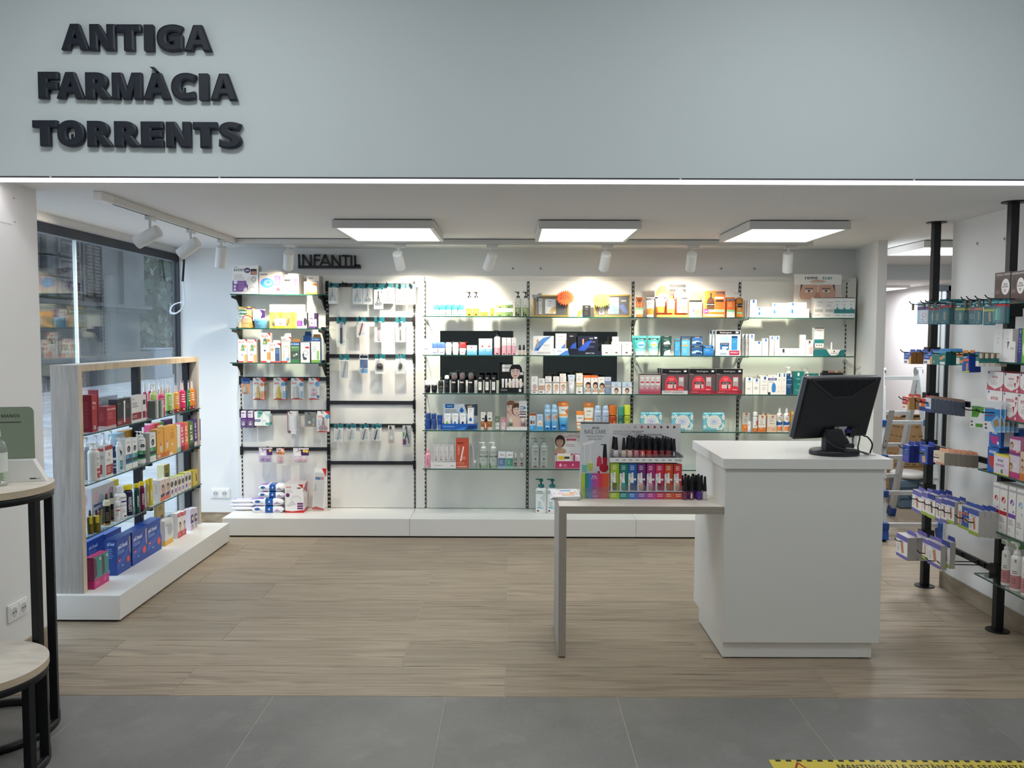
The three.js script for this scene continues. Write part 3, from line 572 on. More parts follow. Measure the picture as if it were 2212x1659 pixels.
// cable hanging at the window corner
{
  const t = thing('hanging_cable', 'black sleeved cable with white loop hanging by the window corner', 'cable'), c = (x, y, z = -6.8) => at(x, y, { z });
  mesh('black_sleeve', tube([c(394, 545), c(397, 560), c(396, 585), c(394.5, 608)], 0.0095, 16, 8), M('#16161a', 0.6), t);
  mesh('white_wire', tube([c(395.5, 606), c(397, 630), c(398.5, 652), c(392, 668), c(378, 678), c(368, 676), c(370, 663), c(383, 655), c(399, 652), c(393, 666), c(380, 676), c(369, 673), c(373, 660), c(386, 654), c(397, 655)], 0.0045, 90, 6), M('#eeeef2', 0.4), t);
}
// ---------- ladder and clutter in the side room ----------
{
  const t = thing('step_ladder', 'aluminium folding ladder with blue plastic feet in the opening', 'ladder');
  const apexY = 1.285, za = -6.78, x0 = 2.89, x1 = 3.27, zf = -6.32, zr = -7.22;
  const F = (x, f) => V(x + (x < 3 ? 0.12 * (1 - f) - 0.015 : 0.03 * (1 - f)), apexY * (1 - f) + 0.02 * f, za + (zf - za) * f), Rr = (x, f) => V(x + 0.03, apexY * (1 - f) + 0.02 * f, za + (zr - za) * f);
  const blue = M('#1f4f9c', 0.45);
  for (const [x, o] of [[x0, -0.03], [x1, 0.03]]) {
    mesh('rail', beam(F(x, 0), F(x + o, 1), 0.03, 0.065), alu, t); mesh('rail', beam(Rr(x, 0), Rr(x + o * 0.5, 1), 0.03, 0.065), alu, t);
    mesh('rail_sleeve', beam(F(x + o * 0.1, 0.1), F(x + o * 0.66, 0.66), 0.04, 0.078), alu, t);
    mesh('foot', beam(F(x + o * 0.94, 0.94), F(x + o, 1.012), 0.05, 0.09), blue, t); mesh('foot', beam(Rr(x + o * 0.47, 0.95), Rr(x + o / 2, 1.012), 0.045, 0.08), blue, t);
    mesh('hinge', new THREE.CylinderGeometry(0.032, 0.032, 0.05, 18).rotateZ(Math.PI / 2).translate(x + (x < 3 ? 0.11 : 0.03), apexY, za), M('#9a9c9e', 0.4, { metalness: 0.6 }), t);
  }
  for (const f of [0.045, 0.32, 0.53, 0.74, 0.925]) {
    const o = 0.03 * f, a = F(x0 - o, f), b = F(x1 + o, f), r = mesh('rung', [beam(a, b, 0.034, 0.03, V(0, 0, 1))], alu, t);
    if (f > 0.1) mesh('end_cap', [a, b].map((p, i) => rbox(p.x - 0.026, p.x + 0.026, p.y - 0.026, p.y + 0.026, p.z + 0.01, p.z + 0.06, 0.006)), blue, r);
  }
  for (const f of [0.28, 0.5, 0.72]) mesh('rung', [beam(Rr(x0, f), Rr(x1, f), 0.034, 0.03, V(0, 0, 1))], alu, t);
  const cv = document.createElement('canvas'); cv.width = 512; cv.height = 64; const g = cv.getContext('2d'); g.fillStyle = '#c2c6c8'; g.fillRect(0, 0, 512, 64); g.fillStyle = '#222'; g.font = 'bold 40px sans-serif'; g.fillText('MULTISCOPIC  •', 10, 48);
  const tx = new THREE.CanvasTexture(cv); tx.colorSpace = THREE.SRGBColorSpace;
  const a = F(x0 - 0.006, 0.24), b = F(x0 - 0.022, 0.72), L = a.distanceTo(b), lab = mesh('printed_name', new THREE.PlaneGeometry(L, 0.045), new THREE.MeshPhysicalMaterial({ map: tx, roughness: 0.4, metalness: 0.3 }), t);
  lab.position.copy(a.clone().lerp(b, 0.5)).add(V(0, 0.012, 0.043)); lab.rotation.set(0.35, 0, Math.PI / 2, 'XZY'); 
}
{
  const kraft = new THREE.MeshPhysicalMaterial({ map: dataTex(256, 256, (u, v) => { const l = (v * 7) % 1 > 0.82 && (u * 9 + Math.floor(v * 7) * 0.4) % 1 < 0.62 ? 0.72 : 1, t = 1 + (fbm(u * 8, v * 30, 77, 8, 30, 3) - 0.5) * 0.15; return [176 * l * t, 142 * l * t, 100 * l * t]; }), roughness: 0.85 });
  const p = at(1935, 1045, { z: -8.1 });
  const c1 = thing('cardboard_box', 'brown printed cardboard box leaning behind the ladder', 'box', [3.86, 0, -8.02], 0.12);
  mesh('carton', uvm(rbox(-0.2, 0.17, 0.33, 0.8, -0.15, 0.15, 0.004), 1.6), kraft, c1); mesh('flap', uvm(new THREE.BoxGeometry(0.36, 0.005, 0.14).rotateX(-0.4).translate(-0.015, 0.80, 0.1), 1.6), kraft, c1);
  const c2 = thing('cardboard_box', 'lower brown cardboard box under the leaning one behind ladder', 'box', [3.86, 0, -8.02], 0.1);
  mesh('carton', uvm(rbox(-0.21, 0.18, 0, 0.325, -0.16, 0.16, 0.004), 1.6), kraft, c2);
  const bk = thing('storage_crate', 'grey-blue plastic crate with white lid behind the ladder', 'crate', [3.64, 0, -7.62], 0.05);
  mesh('bin', rbox(-0.12, 0.13, 0.0, 0.27, -0.12, 0.12, 0.02), M('#5d7386', 0.35), bk); mesh('lid', lathe([[0, 0.33], [0.13, 0.33], [0.15, 0.315], [0.15, 0.285], [0.13, 0.27], [0, 0.27]], 36).translate(0.0, 0, 0), M('#e9e9e6', 0.4), bk);
  for (const y of [0.09, 0.19]) mesh('rib', box(-0.125, 0.135, y, y + 0.01, 0.116, 0.124), M('#3d4f60', 0.4), bk);
  mesh('handle', rbox(0.03, 0.08, 0.19, 0.24, 0.118, 0.13, 0.004), M('#33424f', 0.4), bk);
  for (const [i, y] of [0, 0.23].entries()) { const r = thing('red_bin', i ? 'upper dark red bin stacked beyond the right wall edge' : 'lower red bin on the floor beyond the right wall edge', 'bin', [4.38, y, -8.0]); mesh('tub', rbox(-0.16, 0.2, 0.005, 0.2, -0.15, 0.15, 0.015), M(i ? '#7a1f24' : '#a8262c', 0.4), r); mesh('rim', rbox(-0.17, 0.21, 0.2, 0.225, -0.16, 0.16, 0.008), M(i ? '#3a3a40' : '#55555a', 0.5), r); }
  // sliding door frame standing in the side room
  const d = struct('door_1', [box(3.66, 3.74, 0, 1.99, -7.1, -7.04)], M('#191b1f', 0.4)); d.userData.label = 'dark metal door frame seen behind the black post';
  mesh('track_profile', [box(3.565, 3.60, 0, 1.96, -7.08, -7.05), box(3.615, 3.645, 0, 1.96, -7.08, -7.05)], alu, d);
  mesh('glass', box(3.60, 3.66, 0.02, 1.94, -7.07, -7.062), M('#5a646c', 0.1), d);
  mesh('head', box(3.55, 3.8, 1.95, 2.0, -7.1, -7.04), M('#34373b', 0.4), d);
  mesh('lock', rbox(3.62, 3.642, 1.72, 1.88, -7.05, -7.035, 0.006), M('#111216', 0.4), d);
}
// ---------- floor sticker ----------
{
  const cv = document.createElement('canvas'); cv.width = 2048; cv.height = 384; const g = cv.getContext('2d');
  g.fillStyle = '#d8c34a'; g.fillRect(0, 0, 2048, 384); g.fillStyle = '#1c1a14';
  for (let x = 46; x < 2048; x += 78) { g.fillRect(x, 0, 40, 26); g.fillRect(x, 358, 40, 26); }
  g.font = 'bold 86px sans-serif'; g.fillText('MANTINGUI LA DISTÀNCIA DE SEGURETAT', 470, 126, 1420); g.font = 'bold 62px sans-serif'; g.fillText('MANTENGA LA DISTANCIA DE SEGURIDAD', 470, 240, 1420);
  g.strokeStyle = '#a83222'; g.lineWidth = 16; g.beginPath(); g.moveTo(200, 42); g.lineTo(330, 300); g.lineTo(70, 300); g.closePath(); g.lineJoin = 'round'; g.stroke(); g.fillStyle = '#1c1a14'; g.fillRect(190, 120, 20, 100); g.fillRect(190, 240, 20, 22);
  const tx = new THREE.CanvasTexture(cv); tx.colorSpace = THREE.SRGBColorSpace;
  const a = at(1662, 1644, { y: 0.001 }), b = at(2216, 1640, { y: 0.001 }), w = b.x - a.x + 0.06, z = (a.z + b.z) / 2;
  const s = tag(mesh('floor_sticker', new THREE.BoxGeometry(w, 0.0006, 0.2).translate(a.x + w / 2, 0.0006, z + 0.1), [0, 1, 2, 3, 4, 5].map((i) => i === 2 ? new THREE.MeshPhysicalMaterial({ map: tx, roughness: 0.45 }) : M('#d8c34a', 0.5))), 'yellow and black safety distance sticker on the grey floor tiles', 'floor sticker');
}
// ---------- package prints: every printed face is drawn into a cell of a shared sheet ----------
const sheets = [], SH = 2048;
function newSheet() {
  const cv = document.createElement('canvas'); cv.width = cv.height = SH; const t = new THREE.CanvasTexture(cv); t.colorSpace = THREE.SRGBColorSpace; t.anisotropy = 4;
  const s = { cv, g: cv.getContext('2d'), x: 0, y: 0, row: 0, mats: {}, t };
  s.mat = (k = 'card') => s.mats[k] ??= new THREE.MeshPhysicalMaterial({ map: t, ...{ card: { roughness: 0.42 }, gloss: { roughness: 0.22 }, clear: { roughness: 0.1, transmission: 0.55, thickness: 0 }, metal: { roughness: 0.3, metalness: 0.55 } }[k] });
  sheets.push(s); return s;
}
const cells = {};
const K2 = (c) => '#' + c;
function drawPrint(g, X, Y, w, h, ops) {
  const px = (v) => X + v / 100 * w, py = (v) => Y + v / 100 * h, sw = (v) => v / 100 * w, shh = (v) => v / 100 * h;
  for (const op of ops.split('|')) {
    const a = op.trim().split(' '), k = a[0], n = (i) => parseFloat(a[i]);
    if (!k) continue;
    if (k === 'r') { g.fillStyle = K2(a[5]); g.fillRect(px(n(1)), py(n(2)), sw(n(3)), shh(n(4))); }
    else if ('tTuv'.includes(k)) {
      const s = (k === 'v' ? sw : shh)(n(3)); g.fillStyle = K2(a[4]); g.font = (k === 'u' ? '' : 'bold ') + Math.max(3, s) + 'px sans-serif'; g.textAlign = k === 'T' ? 'left' : 'center'; g.textBaseline = 'middle';
      const tx = a.slice(5).join(' ');
      if (k === 'v') { g.save(); g.translate(px(n(1)), py(n(2))); g.rotate(-Math.PI / 2); g.fillText(tx, 0, 0, h * 0.9); g.restore(); } else g.fillText(tx, px(n(1)), py(n(2)), w * 0.95);
    }
    else if (k === 'c') { g.fillStyle = K2(a[4]); g.beginPath(); g.arc(px(n(1)), py(n(2)), sw(n(3)), 0, 7); g.fill(); }
    else if (k === 'o') { g.strokeStyle = K2(a[4]); g.lineWidth = sw(n(5) || 4); g.beginPath(); g.arc(px(n(1)), py(n(2)), sw(n(3)), 0, 7); g.stroke(); }
    else if (k === 'e') { g.fillStyle = K2(a[5]); g.beginPath(); g.ellipse(px(n(1)), py(n(2)), sw(n(3)), shh(n(4)), 0, 0, 7); g.fill(); }
    else if (k === 'L') { g.fillStyle = K2(a[5]); const st = n(6) || 5; for (let i = 0; i < n(4); i++) g.fillRect(px(n(1)), py(n(2) + i * st), sw(n(3) * (0.72 + 0.28 * hash2(i, a[1].length, 5))), Math.max(1, shh(st * 0.34))); }
    else if (k === 'g') { const q = g.createLinearGradient(0, py(n(1)), 0, py(n(2))); q.addColorStop(0, K2(a[3])); q.addColorStop(1, K2(a[4])); g.fillStyle = q; g.fillRect(X, py(n(1)), w, shh(n(2) - n(1))); }
    else if (k === 'p') { g.fillStyle = K2(a[1]); g.beginPath(); a.slice(2).forEach((s, i) => { const [x, y] = s.split(',').map(Number); i ? g.lineTo(px(x), py(y)) : g.moveTo(px(x), py(y)); }); g.fill(); }
    else if (k === 'B') { g.fillStyle = '#fff'; g.fillRect(px(n(1)), py(n(2)), sw(n(3)), shh(n(4))); g.fillStyle = '#222'; for (let i = 0; i < 12; i++) if (hash2(i, 3, 1) > 0.35) g.fillRect(px(n(1)) + sw(n(3)) * (0.06 + i * 0.075), py(n(2)) + shh(n(4)) * 0.1, Math.max(1, sw(n(3)) * 0.04), shh(n(4)) * 0.8); }
    else if (k === 'd') { const r = sw(n(3)), x = px(n(1)), y = py(n(2)); g.fillStyle = K2(a[4]); g.beginPath(); g.moveTo(x, y - r * 1.9); g.bezierCurveTo(x + r * 0.3, y - r, x + r, y - r * 0.6, x + r, y); g.arc(x, y, r, 0, Math.PI); g.bezierCurveTo(x - r, y - r * 0.6, x - r * 0.3, y - r, x, y - r * 1.9); g.fill(); }
    else if (k === 'F') { // printed portrait: x y headWidth hair skin
      const s = sw(n(3)), x = px(n(1)), y = py(n(2)), hair = K2(a[4]), skin = K2(a[5]);
      const dk = (k) => { const q = new THREE.Color(skin).multiplyScalar(k); return '#' + q.getHexString(); }, E = (ex, ey, rx, ry, c, rot = 0) => { g.fillStyle = c; g.beginPath(); g.ellipse(x + ex * s, y + ey * s, rx * s, ry * s, rot, 0, 7); g.fill(); };
      E(0.04, -0.08, 0.62, 0.78, hair); E(0, 1.15, 0.8, 0.42, dk(0.92)); g.fillStyle = dk(0.78); g.fillRect(x - s * 0.19, y + s * 0.36, s * 0.38, s * 0.5);
      const q = g.createRadialGradient(x - s * 0.12, y - s * 0.1, s * 0.1, x, y, s * 0.66); q.addColorStop(0, skin); q.addColorStop(0.7, dk(0.93)); q.addColorStop(1, dk(0.62)); E(0, 0, 0.44, 0.62, q);
      E(-0.16, -0.5, 0.36, 0.2, hair, -0.35); E(0.2, -0.5, 0.34, 0.2, hair, 0.4);
      for (const d of [-1, 1]) { E(d * 0.18, -0.05, 0.1, 0.05, dk(0.55)); E(d * 0.18, -0.03, 0.085, 0.032, '#e9e2de'); E(d * 0.18, -0.03, 0.036, 0.036, '#3a2c28'); E(d * 0.19, -0.16, 0.12, 0.018, hair, d * 0.12); E(d * 0.24, 0.16, 0.1, 0.07, 'rgba(215,120,100,0.22)'); }
      E(0.02, 0.13, 0.045, 0.03, dk(0.72)); E(-0.02, 0.08, 0.02, 0.12, dk(0.9)); E(0, 0.31, 0.14, 0.035, '#a8504c'); E(0, 0.345, 0.11, 0.03, '#c0706a');
    }
  }
}
function printCell(ops, wpx, hpx, side) {
  wpx = Math.max(20, Math.min(700, Math.round(wpx))); hpx = Math.max(20, Math.min(700, Math.round(hpx)));
  const key = ops + side + '/' + Math.round(Math.log2(wpx / hpx) * 6);
  if (cells[key]) return cells[key];
  let s = sheets[sheets.length - 1] ?? newSheet();
  const fw = wpx + 4, fh = hpx + 12;
  if (s.x + fw > SH) { s.x = 0; s.y += s.row; s.row = 0; }
  if (s.y + fh > SH) s = newSheet();
  const X = s.x + 2, Y = s.y + 2; s.x += fw; s.row = Math.max(s.row, fh);
  s.g.save(); s.g.beginPath(); s.g.rect(X - 1, Y - 1, wpx + 2, hpx + 2); s.g.clip(); drawPrint(s.g, X, Y, wpx, hpx, 'r -2 -2 104 104 ' + ops.split('|')[0] + '|' + ops.split('|').slice(1).join('|')); s.g.restore();
  s.g.fillStyle = K2(side ?? ops.split('|')[0]); s.g.fillRect(X - 2, Y + hpx + 2, fw, 8);
  return cells[key] = { s, u0: X / SH, u1: (X + wpx) / SH, v1: 1 - Y / SH, v0: 1 - (Y + hpx) / SH, su: (X + wpx / 2) / SH, sv: 1 - (Y + hpx + 6) / SH };
}
// object-space label mapping: x -> u, y -> v over the given rectangle; faces not looking to the front take the plain edge colour
function mapPrint(g, c, w, y0, y1, wrap) {
  const p = g.attributes.position, n = g.attributes.normal, uv = g.attributes.uv;
  for (let i = 0; i < p.count; i++) {
    if (!wrap && Math.abs(n.getZ(i)) < 0.6) { uv.setXY(i, c.su, c.sv); continue; }
    uv.setXY(i, c.u0 + (c.u1 - c.u0) * clamp01(p.getX(i) / w + 0.5), c.v0 + (c.v1 - c.v0) * clamp01((p.getY(i) - y0) / (y1 - y0)));
  }
  return g;
}
const pm = (c, k) => c.s.mat(k);
const pumpGeo = (r, y, h, dir = -1) => [cyl(r * 0.62, r * 0.5, h * 0.3, 0, y, 0, 16), cyl(r * 0.17, r * 0.17, h * 0.4, 0, y + h * 0.3, 0, 10), cyl(r * 0.36, r * 0.4, h * 0.2, 0, y + h * 0.68, 0, 14), rbox(dir < 0 ? -r * 1.05 : -r * 0.3, dir < 0 ? r * 0.3 : r * 1.05, y + h * 0.86, y + h, -r * 0.22, r * 0.22, r * 0.08, 1)];
const KIND = {
  box(G, w, h, d, c, o) { const b = new THREE.BoxGeometry(w, h, d).translate(0, h / 2, 0); mapPrint(b, c, w, 0, h); if (o.c2) sidePrint(b, o.c2, o.s2 ?? 1, d, h); mesh('carton', b, pm(c, o.m), G); },
  tab(G, w, h, d, c, o) {                                              // carton with a punched hanging tab
    const hb = h * (o.tf ?? 0.86), b = new THREE.BoxGeometry(w, hb, d).translate(0, hb / 2, 0); mapPrint(b, c, w, 0, hb); mesh('carton', b, pm(c, o.m), G);
    const tw = w * (o.tw ?? 0.4), s = new THREE.Shape([[-tw, 0], [tw, 0], [tw * 0.8, h - hb], [-tw * 0.8, h - hb]].map((q) => new THREE.Vector2(...q))), k = new THREE.Path(); k.absellipse(0, (h - hb) * 0.5, tw * 0.35, (h - hb) * 0.16, 0, 7, false); s.holes.push(k);
    mesh('hang_tab', new THREE.ExtrudeGeometry(s, { depth: 0.0012, bevelEnabled: false }).translate(0, hb, o.tz ?? -d / 2), M(o.tab ?? '#eee9e2', 0.5), G);
  },
  pump(G, w, h, d, c, o) {
    const r = w / 2, hb = h * (o.bf ?? 0.76), b = lathe([[0, 0], [r * 0.94, 0], [r, h * 0.02], [r, hb * 0.86], [r * 0.92, hb * 0.93], [r * 0.5, hb * 0.985], [r * 0.42, hb], [0, hb]], 22);
    mapPrint(b, c, w, 0, hb, true); mesh('bottle_body', b.scale(1, 1, o.f ?? 1), pm(c, o.m ?? 'gloss'), G); mesh('pump', pumpGeo(r, hb, h - hb, o.dir ?? -1), M(o.cap ?? '#f2f1ee', 0.35), G);
  },
  rollon(G, w, h, d, c, o) {
    const r = w / 2, hb = h * (o.bf ?? 0.55), b = lathe([[0, 0], [r * 0.72, 0], [r * 0.8, h * 0.02], [r * 0.98, hb * 0.75], [r * 0.9, hb], [0, hb]], 20);
    mapPrint(b, c, w, 0, hb, true); mesh('bottle_body', b, pm(c, 'gloss'), G); mesh('cap', lathe([[r * 0.9, hb], [r, hb + h * 0.01], [r * 0.96, h * 0.86], [r * 0.8, h * 0.97], [r * 0.4, h], [0, h]], 20), M(o.cap, 0.35), G);
  },
  spray(G, w, h, d, c, o) {
    const r = w / 2, hb = h * (o.bf ?? 0.76), b = lathe([[0, 0], [r * 0.95, 0], [r, h * 0.015], [r, hb * 0.92], [r * 0.86, hb], [0, hb]], 20);
    mapPrint(b, c, w, 0, hb, true); mesh('can_body', b, pm(c, o.m ?? 'gloss'), G);
    mesh('cap', lathe([[r * 0.84, hb], [r * 0.86, hb + 0.001], [r * 0.82, h * 0.92], [r * 0.6, h * 0.985], [0, h]], 20), o.clearCap ? clearPlastic : M(o.cap, 0.35), G);
    if (o.clearCap) mesh('nozzle', cyl(r * 0.3, r * 0.25, (h - hb) * 0.6, 0, hb, 0, 10), M(o.cap, 0.4), G);
  },
  mist(G, w, h, d, c, o) {                                             // bottle, spray head under a clear cap
    const r = w / 2, hb = h * (o.bf ?? 0.7), b = lathe([[0, 0], [r * 0.95, 0], [r, h * 0.015], [r, hb * 0.9], [r * 0.7, hb * 0.97], [r * 0.42, hb], [0, hb]], 18);
    mapPrint(b, c, w, 0, hb, true); mesh('bottle_body', b, pm(c, o.m ?? 'gloss'), G);
    mesh('spray_head', [cyl(r * 0.44, r * 0.42, (h - hb) * 0.35, 0, hb, 0, 12), cyl(r * 0.34, r * 0.3, (h - hb) * 0.4, 0, hb + (h - hb) * 0.35, 0, 12)], M(o.cap ?? '#f4f4f4', 0.35), G);
    mesh('clear_cap', lathe([[r * 0.5, hb], [r * 0.5, h * 0.97], [r * 0.4, h], [0, h]], 14), clearPlastic, G);
  },
  bottle(G, w, h, d, c, o) {
    const r = w / 2, hb = h * (o.bf ?? 0.8), b = lathe([[0, 0], [r * 0.94, 0], [r, h * 0.02], [r, hb * 0.84], [r * 0.85, hb * 0.95], [r * 0.45, hb], [0, hb]], 20);
    mapPrint(b, c, w, 0, hb, true); mesh('bottle_body', b.scale(1, 1, o.f ?? 1), pm(c, o.m ?? 'gloss'), G);
    const rc = r * (o.cw ?? 0.55); mesh('cap', lathe([[rc, hb], [rc, h * 0.98], [rc * 0.9, h], [0, h]], 16), M(o.cap ?? '#f2f2f0', 0.35), G);
  },
  tube(G, w, h, d, c, o) {                                             // crimped cosmetics tube standing on its cap
    const hc = h * (o.bf ?? 0.16), n = 14, m = 12, P = [], U = [], I = [], D = Math.min(d, w * 0.62);
    for (let i = 0; i <= m; i++) for (let k = 0; k <= n; k++) { const t = i / m, a = k / n * Math.PI * 2, hw = w / 2 * (0.80 + 0.2 * t), hd = D / 2 * Math.pow(1 - t, 0.8) + 0.0012; P.push(Math.cos(a) * hw, hc + (h - hc) * t, -Math.sin(a) * hd); U.push(0, 0); }
    for (let i = 0; i < m; i++) for (let k = 0; k < n; k++) { const a = i * (n + 1) + k, b = a + n + 1; I.push(a, b, a + 1, b, b + 1, a + 1); }
    const g = new THREE.BufferGeometry(); g.setAttribute('position', new THREE.Float32BufferAttribute(P, 3)); g.setAttribute('uv', new THREE.Float32BufferAttribute(U, 2)); g.setIndex(I); g.computeVertexNormals();
    if (g.attributes.normal.getX(0) < 0) { I.reverse(); g.setIndex(I); g.computeVertexNormals(); }
    mapPrint(g, c, w, hc, h, true); mesh('tube_body', g, pm(c, o.m ?? 'gloss'), G);
    mesh('cap', lathe([[0, 0], [w * 0.36, 0], [w * 0.385, h * 0.01], [w * 0.38, hc], [0, hc]], 18).scale(1, 1, Math.min(1, D / w / 0.74)), M(o.cap ?? '#f4f3f0', 0.35), G);
  },
  polish(G, w, h, d, c, o) {
    const r = w / 2, hb = h * (o.bf ?? 0.38); mesh('bottle_body', lathe([[0, 0], [r * 0.86, 0], [r * 0.98, hb * 0.1], [r, hb * 0.5], [r * 0.8, hb * 0.88], [r * 0.55, hb], [0, hb]], 18), M(o.col, 0.15, { clearcoat: 1 }), G);
    mesh('cap', lathe([[r * 0.82, hb], [r * 0.84, hb + h * 0.01], [r * 0.64, hb + (h - hb) * 0.45], [r * 0.46, h * 0.985], [r * 0.4, h], [0, h]], 16), M(o.cap ?? '#101116', 0.3), G);
    if (o.tag) mesh('label', rbox(-r * 0.32, r * 0.1, hb * 0.2, hb * 0.75, r * 0.9, r * 1.02, 0.0005, 1), M('#eceae8', 0.5), G);
  },
  can(G, w, h, d, c, o) {
    const r = w / 2, b = new THREE.CylinderGeometry(r * 0.97, r * 0.97, h * 0.9, 28, 1, true).translate(0, h * 0.49, 0); mapPrint(b, c, w, 0, h, true); mesh('can_body', b, pm(c, 'gloss'), G);
    const gold = M('#c9a862', 0.25, { metalness: 0.9 }); mesh('rim', [lathe([[0, 0], [r, 0], [r, h * 0.035], [r * 0.97, h * 0.045]], 28), lathe([[r * 0.97, h * 0.93], [r, h * 0.945], [r, h], [r * 0.93, h], [r * 0.9, h * 0.97], [0, h * 0.97]], 28)], gold, G);
  },
  jar(G, w, h, d, c, o) { const r = w / 2, b = lathe([[0, 0], [r * 0.8, 0], [r, h * 0.75], [r * 0.98, h * 0.78], [0, h * 0.78]], 22); mapPrint(b, c, w, 0, h, true); mesh('cup', b, pm(c, 'gloss'), G); mesh('lid', lathe([[r * 1.03, h * 0.76], [r * 1.03, h * 0.9], [r * 0.9, h], [0, h]], 22), M(o.cap, 0.35), G); },
  tin(G, w, h, d, c) { const b = new RoundedBoxGeometry(w, h, d, 3, Math.min(0.012, d * 0.45)).translate(0, h / 2, 0); mapPrint(b, c, w, 0, h, true); mesh('tin_body', b, pm(c, 'gloss'), G); },
  pouch(G, w, h, d, c, o) {                                            // soft pack lying flat, crimped at both ends
    const nx = 14, P = [], U = [], I = [], m = 12;
    for (let i = 0; i <= nx; i++) { const t = i / nx * 2 - 1, f = Math.pow(Math.max(0, 1 - Math.pow(Math.abs(t), 5)), 0.5); for (let k = 0; k <= m; k++) { const a = k / m * Math.PI * 2, ca = Math.cos(a), sa = Math.sin(a), q = (v) => Math.sign(v) * Math.pow(Math.abs(v), 0.45); P.push(t * w / 2, h / 2 + q(sa) * h / 2 * (f * 0.96 + 0.04), q(ca) * d / 2 * (0.9 + 0.1 * f)); U.push(0, 0); } }
    for (let i = 0; i < nx; i++) for (let k = 0; k < m; k++) { const a = i * (m + 1) + k, b = a + m + 1; I.push(a, b, a + 1, b, b + 1, a + 1); }
    const g = new THREE.BufferGeometry(); g.setAttribute('position', new THREE.Float32BufferAttribute(P, 3)); g.setAttribute('uv', new THREE.Float32BufferAttribute(U, 2)); g.setIndex(I); g.computeVertexNormals();
    const p = g.attributes.position, uv = g.attributes.uv; for (let i = 0; i < p.count; i++) { const top = p.getY(i) > h * 0.8 && p.getZ(i) < d * 0.42; uv.setXY(i, c.u0 + (c.u1 - c.u0) * clamp01(p.getX(i) / w + 0.5), c.v0 + (c.v1 - c.v0) * (top ? clamp01(0.55 + 0.45 * (0.5 - p.getZ(i) / d)) : clamp01(p.getY(i) / h * 0.5))); }
    mesh('wrapper', g, pm(c, 'gloss'), G);
  },
  // hanging card: board with punched slot, clear blister, and what lies in it
  card(G, w, h, d, c, o) {
    const b = new THREE.BoxGeometry(w, h, 0.0016).translate(0, h / 2, -d / 2); mapPrint(b, c, w, 0, h); mesh('backing_card', b, pm(c), G);
    if (o.noBlister !== 1) mesh('blister', rbox(-w * 0.44, w * 0.44, h * 0.03, h * (o.bh ?? 0.74), -d / 2 + 0.001, d / 2, Math.min(0.006, d * 0.3), 1), clearPlastic, G);
    if (o.tool) toolParts(G, o.tool, w * 0.88, h * (o.bh ?? 0.74), o.tc ?? '#b9bcbe', h * 0.03);
  },
};
function sidePrint(b, c2, sgn, d, h) { const p = b.attributes.position, n = b.attributes.normal, uv = b.attributes.uv; for (let i = 0; i < p.count; i++) if (n.getX(i) * sgn > 0.6) uv.setXY(i, c2.u0 + (c2.u1 - c2.u0) * (0.5 - sgn * p.getZ(i) / d), c2.v0 + (c2.v1 - c2.v0) * p.getY(i) / h); }
